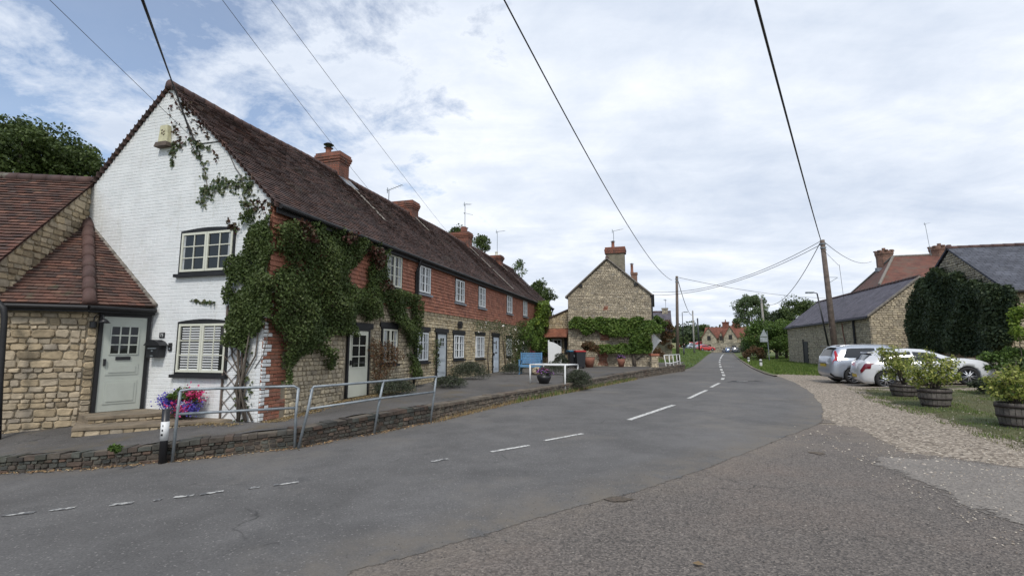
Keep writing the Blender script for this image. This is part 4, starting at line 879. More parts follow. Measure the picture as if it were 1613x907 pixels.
for nm, lab, i, wm, ups, los, dr in spec:
    s0, s1 = S[i], S[i + 1]; zb = .42
    root, L, F = cottage(nm, lab, s0, s1, zb, wm)
    ops = [(a - .09, b2 + .09, c_ - .1, d_ + .14) for a, b2, c_, d_ in los] + ([(dr[0] - .1, dr[1] + .1, -.5, dr[3] + .2)] if dr else [])
    frontwall(root, F, s0, s1, zb, wm, ops); body(root, L, s0, s1, zb, 'stone_tex')
    hanging(root, F, s0, s1, [(a - .06, b2 + .06, c_ - .1, EV) for a, b2, c_, d_ in ups])
    roof_on(root, L, s0, s1, 0, .08 if i == 4 else 0); gutter(root, L, s0, s1)
    for a in ups: window(root, F, *a, 2, 3, 2, 'white', 'black', 'lead', .085, .3)
    for a in los: window(root, F, *a, 2, 3, 2, 'white', 'black' if i < 2 else None, 'black' if i < 3 else 'white', .045, .3, lintel='black')
    if dr: door(root, F, *dr[:5], (2, 2, .72, .92, .2) if i != 2 else (1, 2, .66, .9, .34), .05, frame='black' if i < 3 else 'pink', slot=i == 2, strap=i == 2, lintel='black')
    if i == 1: chimney(root, L, 11.7, 12.35, 2.9, 4.0, 7.0, 8.5, pot=None)
    if i == 2: o_ = chimney(root, L, 18.75, 19.4, 2.85, 4.0, 7.0, 8.62, pot=None); p_ = MB(); p_.box(18.9, 19.25, 3.1, 3.4, 8.62, 8.98, mp=L); p_.build('flue_stack', 'brick_tex', o_)
    if i == 3: chimney(root, L, 24.7, 25.35, 2.7, 3.5, 7.0, 8.25, pot='buff', corbel=(.03, .07, .1, .05))
    fl = MB()
    if i == 2: fillet(fl, L, s1, .1, 2.9, .13)
    if i in (1, 3): fillet(fl, L, s1, 2.2, 2.95, .13)
    if fl.v: fl.build('mortar_fillet', 'flash', root)
    if i == 1: q = MB(); q.tube([L(s0 + .03, -.25, 4.6), L(s0 + .03, -.12, 4.3), L(s0 + .03, -.12, 3.2)], .03, 8); q.build('downpipe', 'black', root)
    if i == 1:
        q = MB(); q.box(10.35, 10.55, 2.42, 2.6, .06, .18, mp=F); q.prism([(10.32, 2.6), (10.58, 2.6), (10.45, 2.72)], .04, .2, mp=F); q.build('wall_lantern', 'blackmetal', root)
    if i == 4: q = MB(); q.tube([L(s1 - .1, -.25, 4.6), L(s1 - .08, -.1, 4.3), L(s1 - .08, -.1, .45)], .05, 8); q.build('downpipe', 'black', root); 

# --- surfaces given by corner points: p0->p1 runs along the bottom, seen from outside left to right
def on_plane(pts):
    p = [Vector(q) for q in pts]; u = (p[1] - p[0]).normalized(); n = u.cross(p[2] - p[0]).normalized(); v = n.cross(u)
    poly = [((q - p[0]).dot(u), (q - p[0]).dot(v)) for q in p]
    def ext(vv):
        xs = []; k = len(poly)
        for i in range(k):
            (x0, y0), (x1, y1) = poly[i], poly[(i + 1) % k]
            if (y0 - vv) * (y1 - vv) < 0: xs.append(x0 + (x1 - x0) * (vv - y0) / (y1 - y0))
        return (min(xs), max(xs)) if len(xs) >= 2 else None
    return (lambda a, b_, w_: tuple(p[0] + u * a + v * b_ + n * w_)), ext, max(y for _, y in poly)
def clad(mb, pts, style, h, wd, gap, prot, ops=(), mi=0):
    mp, ext, vm = on_plane(pts); masonry(mb, mp, ext, 0, vm - .005, ops, style, h, wd, gap, prot, mi); return mp
loc = lambda pts, o_: [tuple(Vector(p) - Vector(o_)) for p in pts]
# stone wing on the far left
W0 = Vector((-10.42, 11.72, 5.72)); WD = Vector((-.986, -.164, 0)); WN = Vector((.164, -.986, 0)); HW = 2.35
org = (-10.05, 9.4, 0.); root = thing('cottage', 'stone cottage at the far left edge with a dark tiled roof', 'house', org)
e1 = W0 + WN * (HW + .12) + Vector((0, 0, -(HW + .12))); e0 = e1 + WD * 8; r0 = W0 + WD * 8
mb = MB(); pts = loc([e0, e1 - WD * .08, W0 - WD * .08, r0], org); mp = clad(mb, pts, 'tile', .115, (.17, .17), .005, .04); mb.add([tuple(Vector(p) + Vector((0, 0, -.03))) for p in pts], [(0, 1, 2, 3)], r=.2)
q = W0 - WN * HW + Vector((0, 0, -HW)); mb.add(loc([W0, r0, q + WD * 8, q], org), [(0, 1, 2, 3)], r=.3); ro = mb.build('roof', 'porch_tile', root)
rt = MB(); 
for k in range(26): a = W0 + WD * (.31 * k) - Vector(org); rt.tube([a + Vector((0, 0, .01)), a + WD * .32 + Vector((0, 0, .01))], [.12, .11], 10)
rt.build('ridge_tile', 'ridge_tile', ro, True)
mb = MB(); g0 = W0 + WN * HW; g0.z = .0; g1 = W0.copy(); g1.z = 0; g2 = W0 + Vector((0, 0, -.06)); g3 = W0 + WN * HW + Vector((0, 0, -HW - .06))
pts = loc([g0 + Vector((0, 0, 1.5)), g1 + Vector((0, 0, 1.5)), g2, g3], org); mp = clad(mb, pts, 'rubble', (.09, .19), (.14, .36), .018, .04)
fw0 = g0 + WD * 7; pts2 = loc([fw0 + Vector((0, 0, -.3)), g0 + Vector((0, 0, -.3)), g3, g3 + WD * 7], org); clad(mb, pts2, 'rubble', (.1, .2), (.2, .45), .018, .04); mb.build('wall', 'stone_gold', root)
bk = MB(); bk.add(pts, [(0, 1, 2, 3)]); bk.add(pts2, [(0, 1, 2, 3)]); bk.build('wall_core', 'mortar', root)
gu = MB(); a = e1 - Vector(org) + Vector((0.02, -.04, -.05)); gu.tube([a - WD * .05, a + WD * 7], .06, 8); gu.tube([a + WD * .3, a + WD * .3 + Vector((.1, .15, -.25)), a + WD * .25 + Vector((.1, .15, -1.1)), a + WD * .2 + Vector((.1, .15, -3.4))], .045, 8); gu.build('gutter', 'black', root)
gu = MB(); gu.tube([atY(-6, 472, 9.2) - Vector(org), atY(6, 486, 9.2) - Vector(org), atY(7, 500, 9.2) - Vector(org), atY(0, 600, 9.2) - Vector(org), atY(-4, 700, 9.2) - Vector(org)], .048, 8); gu.build('downpipe', 'black', root, True)

# stone porch in the corner
P1, P2, P3 = Vector((-8.16, 11.06, 0)), Vector((-8.80, 10.15, 0)), Vector((-10.12, 9.50, 0)); Ez = 2.52; AP = Vector((-10.42, 11.72, 4.72))
org = (P2.x, P2.y, .08); root = thing('porch', 'golden stone entrance porch with a hipped tile roof beside the white gable', 'porch', org)
up = lambda p, z: Vector((p.x, p.y, z)); d1 = (P1 - P2).normalized(); d2 = (P2 - P3).normalized(); n1 = Vector((d1.y, -d1.x, 0)); n2 = Vector((d2.y, -d2.x, 0))
mb = MB(); bk = MB(); L1 = (P1 - P2).length; dr0, dr1 = .20, L1 - .07
pts = loc([up(P2, -.1), up(P1, -.1), up(P1, Ez), up(P2, Ez)], org); mpd = clad(mb, pts, 'rubble', (.07, .17), (.12, .34), .014, .05, [(dr0 - .03, L1, 0, 2.75)]); bk.add(pts, [(0, 1, 2, 3)])
pts = loc([up(P3, -.35), up(P2, -.35), up(P2, Ez), up(P3, Ez)], org); clad(mb, pts, 'rubble', (.07, .18), (.13, .38), .014, .05); bk.add(pts, [(0, 1, 2, 3)])
mb.build('wall', 'stone_gold', root); bk.build('wall_core', 'mortar', root)
door(root, mpd, dr0 + .05, dr1 - .02, .42, 2.40, 'sage', (3, 3, .60, .90, .14), .06, slot=True, frame='black', name='door')
oh = .14; E2 = P2 + (n1 + n2) * .13; E1 = P1 + n1 * oh + d1 * .02; E3 = P3 + n2 * oh - d2 * .1
mb = MB(); tp_ = loc([up(E2, Ez), up(E1, Ez + .04), AP], org); clad(mb, tp_, 'tile', .105, (.165, .165), .005, .035); mb.add([tuple(Vector(p) - Vector((0, 0, .02))) for p in tp_], [(0, 1, 2)], r=.2)
tp_ = loc([up(E3, Ez), up(E2, Ez), AP], org); clad(mb, tp_, 'tile', .105, (.165, .165), .005, .035); mb.add([tuple(Vector(p) - Vector((0, 0, .02))) for p in tp_], [(0, 1, 2)], r=.2)
ro = mb.build('roof', 'porch_tile', root)
hp = MB(); a, b2 = up(E2, Ez) - Vector(org), AP - Vector(org)
for k in range(8): hp.tube([a.lerp(b2, k / 8) + Vector((0, 0, .02)), a.lerp(b2, (k + 1.06) / 8) + Vector((0, 0, .02))], [.125, .105], 12)
hp.build('hip_tile', 'ridge_tile', ro, True)
ed = MB(); a = up(E1, Ez + .06) - Vector(org)
for k in range(12): ed.tube([a.lerp(b2, k / 12), a.lerp(b2, (k + .95) / 12)], [.05, .045], 6)
ed.build('verge_mortar', 'flash', ro, True)
fa = MB()
for p, q, n in ((E3, E2, n2), (E2, E1, n1)):
    a, b2 = p - n * .02 - Vector(org), q - n * .02 - Vector(org); vs = [(x.x + n.x * o_, x.y + n.y * o_, z - org[2] ) for z in (Ez - .15, Ez - .01) for o_ in (-.13, .0) for x in (p - Vector((org[0], org[1], 0)), q - Vector((org[0], org[1], 0)))]
    fa.add(vs, [(0, 1, 3, 2), (4, 6, 7, 5), (2, 3, 7, 6), (0, 4, 5, 1), (0, 2, 6, 4), (1, 5, 7, 3)])
    fa.tube([(p.x + n.x * .05 - org[0], p.y + n.y * .05 - org[1], Ez - .06 - org[2]), (q.x + n.x * .05 - org[0], q.y + n.y * .05 - org[1], Ez - .06 - org[2])], .045, 8)
fa.build('fascia', 'black', root)
# wall lamp by the porch door
lp = thing('wall_lamp', 'small black swan-neck lamp on the porch stonework left of the door', 'lamp', tuple(P2 + d1 * .08 + Vector((0, 0, 2.12))))
q = MB(); q.lathe([(.0, -.06), (.06, -.06), (.06, .06), (0, .06)], 12, mp=lambda x, y, z: (x + n1.x * .05, y + n1.y * .05, z)); q.build('backplate', 'blackmetal', lp)
q = MB(); a = n1 * .07; q.tube([a, a + n1 * .02 + Vector((0, 0, .16)), a + n1 * .08 + d1 * .05 + Vector((0, 0, .22)), a + n1 * .16 + d1 * .1 + Vector((0, 0, .2)), a + n1 * .2 + d1 * .12 + Vector((0, 0, .1))], .012, 6); q.build('arm', 'blackmetal', lp)
q = MB(); c_ = a + n1 * .2 + d1 * .12; q.lathe([(.02, .12), (.05, .1), (.11, .03), (.10, .03), (.02, .08)], 14, tuple(c_)); q.build('lamp_shade', 'blackmetal', lp, True)
# steps
def stepobj(name, label, front, back, z0, z1):
    mb = MB(); poly = [(p.x, p.y) for p in front] + [(p.x, p.y) for p in back]; c_ = poly[0]
    mb.prism([(x - c_[0], y - c_[1]) for x, y in poly], z0, z1 - .05)
    ov = []; 
    mb.prism([(x - c_[0] + .02 * (1 if i < len(front) else 0), y - c_[1] - (.03 if i < len(front) else 0)) for i, (x, y) in enumerate(poly)], z1 - .05 + .001, z1)
    root = thing(name, label, 'step', (c_[0], c_[1], 0)); mb.build('tread', 'step_stone', root)
    k = MB()
    for a, b2 in zip(front[:-1], front[1:]):
        pts = [(a.x - c_[0], a.y - c_[1], z0), (b2.x - c_[0], b2.y - c_[1], z0), (b2.x - c_[0], b2.y - c_[1], z1 - .05), (a.x - c_[0], a.y - c_[1], z1 - .05)]
        clad(k, pts, 'rubble', (.06, .11), (.15, .35), .012, .02)
    k.build('riser', 'stone_gold', root)
stepobj('doorstep', 'upper worn stone step running from the porch door along the white gable', [pz(139, 657, .31), pz(256, 650, .31), pz(292, 647, .31)], [TW(.05, 2.3, 0), TW(.05, 3.1, 0), P1, P2], .0, .31)
stepobj('doorstep', 'lower stone step standing on the pavement in front of the upper step', [pz(113, 676, .16), pz(250, 667, .18), pz(366, 660, .18)], [TW(.04, .75, 0), TW(.04, 3.0, 0), P2], -.15, .18)
# things on the white wall
def wallpt(u, v, w_=0.): return Vector(GM(u, v, w_))
lb = thing('post_box', 'black metal letter box with a curved lid on the white wall', 'letter box', tuple(wallpt(2.77, 1.43, .012)), ANG)
q = MB(); q.prism([(-.165, 0), (.165, 0), (.19, .27), (-.19, .27)], -.17, 0, mp=lambda x, y, z: (z, x, y)); q.build('box_body', 'blackmetal', lb)
q = MB(); pl = [(-.24 + .48 * i / 10, .26 + .13 * math.sin(math.pi * i / 10) ** .8) for i in range(11)]; q.prism(pl, -.20, 0, mp=lambda x, y, z: (z, x, y)); q.build('lid', 'blackmetal', lb)
q = MB(); q.box(-.12, .12, -.185, -.17, .19, .21, mp=lambda x, y, z: (y, x, z)); q.box(-.02, .02, -.18, -.17, .13, .16, mp=lambda x, y, z: (y, x, z)); q.box(-.04, .04, -.18, -.17, .03, .05, mp=lambda x, y, z: (y, x, z)); q.build('slot', 'galv', lb)
bl = thing('doorbell', 'slim black doorbell on the white wall right of the letter box', 'doorbell', tuple(wallpt(2.46, 1.66, .012)), ANG)
q = MB(); q.box(-.022, 0, -.045, .045, -.09, .09); q.build('case', 'blackmetal', bl); q = MB(); q.lathe([(.02, 0), (.018, .008), (0, .008)], 10, mp=lambda x, y, z: (-.022 - z, x, y - .04)); q.build('button', 'galv', bl)
pq = thing('house_number_plate', 'square black plate numbered 75 on the white wall above the letter box', 'number plate', tuple(wallpt(2.73, 1.92, .012)), ANG)
q = MB(); q.box(-.012, 0, -.075, .075, -.06, .06); q.build('plate', 'blackmetal', pq)
def text(s_, size, mat, parent, loc_, rot):
    cu = bpy.data.curves.new('t', 'FONT'); cu.body = s_; cu.size = size; cu.align_x = 'CENTER'; cu.align_y = 'CENTER'; cu.extrude = .001
    tmp = bpy.data.objects.new('t', cu); me = bpy.data.meshes.new_from_object(tmp); bpy.data.objects.remove(tmp); me.materials.append(MT[mat])
    o = bpy.data.objects.new('numeral', me); C.objects.link(o); o.parent = parent; o.location = loc_; o.rotation_euler = rot; return o
text('75', .10, 'white', pq, (-.014, 0, 0), (R(90), 0, R(-90)))
# ------------------------------------------------------------------ other buildings
V2 = lambda x, y: Vector((x, y, 0))
def gabled(name, label, o, a, b, ln, wd, z0, ze, zr, wallmat, roofmat, over=.15, eov=.2, cat='house', clads=(), group=None, wallname='wall', bargeboard=None, st=((.07, .14), (.12, .34)), rth=.09, ridge='ridge_tile', sag=.06):
    """o: corner (2D), a: unit along the ridge, b: unit across; the gable at the corner spans b."""
    o = V2(*o); a = V2(*a).normalized(); b = V2(*b).normalized(); root = thing(name, label, cat, (o.x, o.y, z0), 0, group)
    P = lambda u, v, z: tuple(a * u + b * v + Vector((0, 0, z - z0)))
    w_ = MB(); pr = [(0, z0 - .6), (wd, z0 - .6), (wd, ze), (wd / 2, zr - .03), (0, ze)]; n = 5
    vs = [P(0, v, z) for v, z in pr] + [P(ln, v, z) for v, z in pr]
    w_.add(vs, [tuple(range(n)), tuple(range(n, 2 * n))[::-1]] + [(i, n + i, n + (i + 1) % n, (i + 1) % n) for i in range(n)])
    wall = w_.build('wall_core' if clads else wallname, 'mortar' if clads else wallmat, root)
    if clads:
        m_ = MB()
        for c_ in clads:
            pts = [P(*q) for q in c_]; clad(m_, pts, 'rubble', st[0], st[1], .02, .045)
        m_.build(wallname, wallmat, root)
    r_ = MB(); sl = (zr - ze) / (wd / 2); k = 14
    for sgn in (0, 1):
        e_v = -eov if sgn == 0 else wd + eov; e_z = ze - eov * sl
        for i in range(k):
            u0, u1 = -over + (ln + 2 * over) * i / k, -over + (ln + 2 * over) * (i + 1) / k
            for j in range(4):
                f0, f1 = j / 4, (j + 1) / 4; q = []
                for (u, f) in ((u0, f0), (u1, f0), (u1, f1), (u0, f1)):
                    v = e_v + (wd / 2 - e_v) * f; z = e_z + (zr - e_z) * f + rth + sag * mnoise.noise(Vector((u * .5 + o.x, v * .7, 1))); q.append(P(u, v, z))
                r_.add(q, [(0, 1, 2, 3) if sgn == 0 else (3, 2, 1, 0)], r=.5)
        # closing edges
        for u in (-over, ln + over):
            r_.add([P(u, e_v, e_z), P(u, wd / 2, zr), P(u, wd / 2, zr + rth), P(u, e_v, e_z + rth)], [(0, 1, 2, 3)], r=.5)
        r_.add([P(-over, e_v, e_z), P(ln + over, e_v, e_z), P(ln + over, e_v, e_z + rth), P(-over, e_v, e_z + rth)], [(0, 1, 2, 3)], r=.5)
    rf = r_.build('roof', roofmat, root)
    rt = MB(); u = -over
    while u < ln + over: e = min(u + .45, ln + over); rt.tube([P(u, wd / 2, zr + rth + .0), P(e, wd / 2, zr + rth)], [.11, .10], 8); u = e
    rt.build('ridge_tile', ridge, rf, True)
    if bargeboard:
        bb = MB()
        for e_v in (-eov, wd + eov):
            e_z = ze - eov * sl
            vs = [P(u, v, z) for u in (-over - .03, -over + .02) for v, z in ((e_v, e_z + .0), (wd / 2, zr + .0), (wd / 2, zr + rth + .01), (e_v, e_z + rth + .01))]
            bb.add(vs, [(0, 1, 2, 3), (7, 6, 5, 4), (3, 2, 6, 7), (0, 4, 5, 1), (0, 3, 7, 4)])
        bb.build('bargeboard', bargeboard, root)
    return root, P, rf
def pchim(root, P, u0, u1, v0, v1, z0, z1, mat='brick_tex', cap=None, pots=1, corbel=(.05, .09), caph=.35, potmat='clay', poth=.35):
    mb = MB(); mb.box(u0, u1, v0, v1, z0, z1 - (caph if corbel else 0), mp=P); o = mb.build('chimney', mat, root)
    if corbel:
        cb = MB(); z = z1 - caph; h_ = caph / len(corbel)
        for c_ in corbel: cb.box(u0 - c_, u1 + c_, v0 - c_, v1 + c_, z, z + h_, mp=P); z += h_
        cb.build('chimney_cap', cap or mat, o)
    for i in range(pots):
        cx_, cy_ = (u0 + u1) / 2, v0 + (v1 - v0) * (i + .5) / pots + (.15 if pots == 1 else 0)
        p = MB(); p.lathe([(.13, 0), (.14, .05), (.11, .09), (.10, poth), (.13, poth + .03), (.09, poth + .03)], 10, (cx_, cy_, z1), mp=P); po = p.build('chimney_pot', potmat, o, True)
        p = MB(); p.lathe([(.0, poth + .16), (.16, poth + .1), (.15, poth + .09)], 10, (cx_, cy_, z1), mp=P); p.tube([P(cx_, cy_, z1 + poth), P(cx_, cy_, z1 + poth + .12)], .03, 6); p.build('cowl', 'blackmetal', po, True)
    return o
AXt, NXt = (AX.x, AX.y), (NX.x, NX.y)
# stone house whose gable faces the camera
c_ = atY(1027, 560, 31.0); hl, hw, hz, he, hr = 9.0, 5.28, .42, 5.05, 7.42
root, P, rf = gabled('house', 'tall stone house with its gable end facing the camera and a green climber across it', (c_.x, c_.y), AXt, NXt, hl, hw, hz, he, hr, 'stone_grey', 'roof_tile', .14, .16, bargeboard='flash', st=((.06, .13), (.10, .30)),
    clads=[[(0, hw, hz - .2), (0, 0, hz - .2), (0, 0, he), (0, hw / 2, hr - .05), (0, hw, he)], [(0, 0, hz - .2), (hl, 0, hz - .2), (hl, 0, he), (0, 0, he)]])
MT['stone_yel'].node_tree  # shared
for (v0, v1, z0, z1) in ((2.75, 3.35, .5, 1.55), (2.6, 3.25, 2.1, 2.95), (2.6, 2.95, 4.05, 4.35), (.0, .45, 1.2, 1.4), (1.9, 3.6, 1.35, 1.5)):
    q = MB(); mpq = lambda u, v, w_, P=P: P(-w_ - .02, -u, v); masonry(q, mpq, lambda v: (-v1 + .06 * math.sin(v * 9), -v0 + .05 * math.sin(v * 13)), z0, z1, (), 'brick', .078, (.228, .228), .01, .035); q.build('brick_patch', 'red_brick', root)
pchim(root, P, .5, 1.15, 1.55, 2.75, 6.2, 8.3, 'render_grey', 'brick_tex', 1, (.08, .10, .06), .42)
pchim(root, P, 6.0, 6.5, .95, 1.4, 5.6, 7.35, 'brick_old', None, 1, (.04,), .15, poth=.62)
q = MB(); q.tube([P(-.06, -.1, 5.0), P(-.06, -.12, 4.6), P(-.06, -.1, 3.4)], .045, 6); q.tube([P(-.1, -.2, 4.95), P(hl, -.2, 4.95)], .06, 6); q.build('downpipe', 'black', root)
for v in (.85, 4.4): q = MB(); q.box(-.12, .05, v - .12, v + .12, he + (min(v, hw - v)) * .9 - .22, he + min(v, hw - v) * .9 - .05, mp=P); q.build('purlin_end', 'black', root)
q = MB(); q.prism([(-.02, 1.0), (-.02, 2.3), (-.75, 1.75)], 1.2, 1.3, mp=lambda x, z, u, P=P: P(u - .9, x * .75, z + .35)); q.prism([(-.02, 1.0), (-.02, 2.3), (-.75, 1.75)], 2.3, 2.4, mp=lambda x, z, u, P=P: P(u - .9, x * .75, z + .35)); 
q.box(.3, 1.5, -.6, -.02, 2.0, 2.07, mp=lambda u, x, z, P=P: P(u, x, z + (x + .6) * .9)); q.build('door_hood', 'white', root)
# side outbuilding on its left
ob = thing('outbuilding', 'low stone outbuilding with a small tiled window canopy left of the stone house', 'outbuilding', P3_ := tuple(Vector(P(1.6, hw, hz)) + Vector((c_.x, c_.y, hz))))
PO = lambda u, v, z: tuple(Vector(P(1.6 + u, hw + v, z)) - Vector(P(1.6, hw, hz)))
q = MB(); clad(q, [PO(0, 2.6, .2), PO(0, 0, .2), PO(0, 0, 4.35), PO(0, 2.6, 3.3)], 'rubble', (.09, .16), (.16, .4), .018, .045, [(.9, 1.95, 1.35, 2.3)]); q.build('wall', 'stone_yel', ob)
q = MB(); q.add([PO(0, 2.6, 0), PO(0, 0, 0), PO(0, 0, 4.35), PO(0, 2.6, 3.3), PO(5, 2.6, 0), PO(5, 0, 0), PO(5, 0, 4.35), PO(5, 2.6, 3.3)], [(0, 1, 2, 3), (7, 6, 5, 4), (0, 3, 7, 4)]); q.build('wall_core', 'mortar', ob)
q = MB(); q.add([PO(-.12, 2.75, 3.3), PO(-.12, 0, 4.42), PO(5, 0, 4.42), PO(5, 2.75, 3.3), PO(-.12, 2.75, 3.22), PO(-.12, 0, 4.34)], [(0, 1, 2, 3), (4, 5, 1, 0)]); q.build('roof', 'roof_tile', ob)
FO = lambda u, v, w_: PO(-w_, -u, v)
window(ob, FO, -1.85, -.75, 1.35, 2.2, 2, 3, 2, 'white', None, 'brick_old', .12, .0)
q = MB(); clad(q, [PO(-.75, 2.2, 2.35), PO(-.75, .25, 2.35), PO(-.02, .25, 2.95), PO(-.02, 2.2, 2.95)], 'tile', .11, (.17, .17), .005, .035); q.add([PO(-.75, 2.2, 2.33), PO(-.75, .25, 2.33), PO(-.02, .25, 2.92), PO(-.02, 2.2, 2.92), PO(-.02, 2.2, 2.3), PO(-.02, .25, 2.3)], [(0, 1, 2, 3), (0, 4, 5, 1)]); q.build('canopy', 'hang_tile', ob)
q = MB(); q.box(-.1, 0.03, .35, .55, 1.2, 2.3, mp=PO); q.build('post', 'black', ob)
# house behind it
c2 = atY(1059, 560, 47.); root, P, rf = gabled('house', 'old stone house with a grey roof half covered in creeper behind the stone gable', (c2.x, c2.y), NXt, AXt, 9, 5.2, .35, 3.2, 5.15, 'stone_far', 'slate', .1, .15, sag=.1)
pchim(root, P, .2, .75, 2.2, 2.9, 4.6, 5.6, 'stone_far', None, 0, (.05,), .12)
# barn on the right
root, P, rf = gabled('barn', 'long low stone barn with a purple-grey slate roof on the right', (21.9, 29.9), (.2546, .967), (.967, -.2546), 17.6, 5.4, .1, 3.62, 5.8, 'stone_pale', 'slate', .12, .18, cat='barn',
    clads=[[(0, 0, -.1), (0, 5.4, -.1), (0, 5.4, 3.6), (0, 2.7, 5.74), (0, 0, 3.6)], [(17.6, 0, -.1), (0, 0, -.1), (0, 0, 3.6), (17.6, 0, 3.6)]], st=((.08, .15), (.15, .38)), bargeboard=None)
q = MB()
for v0_, z0_, v1_, z1_ in ((-.18, 3.5, 2.7, 5.82), (5.58, 3.5, 2.7, 5.82)):
    vs = [P(u, v, z + o_) for u in (-.15, -.02) for v, z, o_ in ((v0_, z0_, -.02), (v1_, z1_, -.02), (v1_, z1_, .1), (v0_, z0_, .1))]; q.add(vs, [(0, 1, 2, 3), (7, 6, 5, 4), (3, 2, 6, 7), (0, 4, 5, 1)])
q.build('verge', 'flash', root)
q = MB(); q.box(11.9, 12.9, -.06, .02, .15, 2.15, mp=P); dd = q.build('door', 'black', root); q = MB(); q.box(12.95, 13.1, -.09, .03, .1, 2.35, mp=P); q.build('door_frame', 'black', dd)
q = MB(); q.tube([P(2.2, -.12, 3.4), P(2.2, -.1, 1.0)], .07, 6); q.tube([P(-.1, -.28, 3.42), P(17.7, -.28, 3.42)], .06, 6); q.build('gutter', 'black', root)
q = MB(); q.tube([P(4.2, -.08, 3.3), P(4.1, -.08, 2.6), P(3.7, -.08, 1.4)], .03, 6); q.build('pipe', 'clay', root)
# slate-roofed building under dense ivy
ia, ib = (.967, -.2546), (.2546, .967)
root, P, rf = gabled('outbuilding', 'slate roofed stone building whose end wall is buried in dark ivy', (20.3, 19.9), ia, ib, 14, 7.0, .3, 4.02, 6.35, 'stone_pale', 'slate_dk', .12, .2, cat='building', rth=.07, clads=[[(0, 7.0, .2), (0, 0, .2), (0, 0, 4.0), (0, 3.5, 6.3), (0, 7.0, 4.0)], [(0, 0, .2), (8, 0, .2), (8, 0, 4.0), (0, 0, 4.0)]])
PI_ = P; ivo = V2(20.3, 19.9)
q = MB(); q.tube([P(-.1, -.3, 3.9), P(14, -.3, 3.9)], .07, 8); q.build('gutter', 'black', root)
q = MB(); q.box(2.1, 2.5, .55, .95, 4.5, 5.0, mp=P); q.box(2.0, 2.6, .45, 1.05, 5.0, 5.06, mp=P); q.build('roof_vent', 'blackmetal', root)
# big red hipped roof behind the barn
RL, RR = Vector((38, 48, 10.6)), Vector((47, 45.5, 10.6)); FL, FR, BL, BR = Vector((31.8, 42, 7)), Vector((48, 37.5, 7)), Vector((41.5, 62, 7)), Vector((57, 56, 7))
root = thing('house', 'large house with a mottled red hipped roof rising behind the barn', 'house', (31.8, 42, .3)); o_ = Vector((31.8, 42, .3))
q = MB(); q.add([tuple(v - o_) for v in (FL, FR, RR, RL)], [(0, 1, 2, 3)]); q.add([tuple(v - o_) for v in (BL, FL, RL)], [(0, 1, 2)]); q.add([tuple(v - o_) for v in (BR, BL, RL, RR)], [(0, 1, 2, 3)]); q.add([tuple(v - o_) for v in (FR, BR, RR)], [(0, 1, 2)]); rf = q.build('roof', 'redroof', root)
q = MB()
for p_, r_ in ((FL, RL), (BL, RL), (RL, RR), (FR, RR)):
    q.tube([p_ - o_ + Vector((0, 0, .03)), r_ - o_ + Vector((0, 0, .06))], .12, 8)
q.build('hip_tile', 'flash', rf)
q = MB(); ins = [(v.x, v.y) for v in (FL, FR, BR, BL)]; cxm = sum(p_[0] for p_ in ins) / 4; cym = sum(p_[1] for p_ in ins) / 4
q.prism([(cxm + (x - cxm) * .95 - o_.x, cym + (y - cym) * .95 - o_.y) for x, y in ins], -.5, 6.6); q.build('wall', 'stone_tex', root)
def roundchim(cx_, cy_, r_, z0, z1, dark=False):
    q = MB(); q.lathe([(r_, z0), (r_, z1 - .7), (r_ * 1.04, z1 - .5), (r_ * 1.06, z1 - .4), (r_ * 1.14, z1 - .3), (r_ * 1.14, z1 - .1), (r_ * 1.08, z1), (0, z1)], 8, (cx_ - o_.x, cy_ - o_.y, -o_.z)); c = q.build('chimney', 'brick_old', root)
    q = MB()
    for k in range(8): t = 2 * math.pi * k / 8 + .39; x, y = cx_ - o_.x + r_ * 1.0 * math.cos(t), cy_ - o_.y + r_ * 1.0 * math.sin(t); q.box(x - .14, x + .14, y - .14, y + .14, z1 - o_.z - .02, z1 - o_.z + .1)
    q.tube([(cx_ - o_.x, cy_ - o_.y, z1 - o_.z), (cx_ - o_.x, cy_ - o_.y, z1 + .38 - o_.z)], .16, 8); q.build('chimney_crown', 'brick_old', c)
roundchim(38.8, 50.2, .72, 7.5, 11.55); roundchim(41.8, 47, .75, 8, 11.35)
q = MB(); q.box(37.2 - o_.x, 38.5 - o_.x, 49.2 - o_.y, 49.5 - o_.y, 9.0, 9.4); q.build('lead_flashing', 'lead', root)
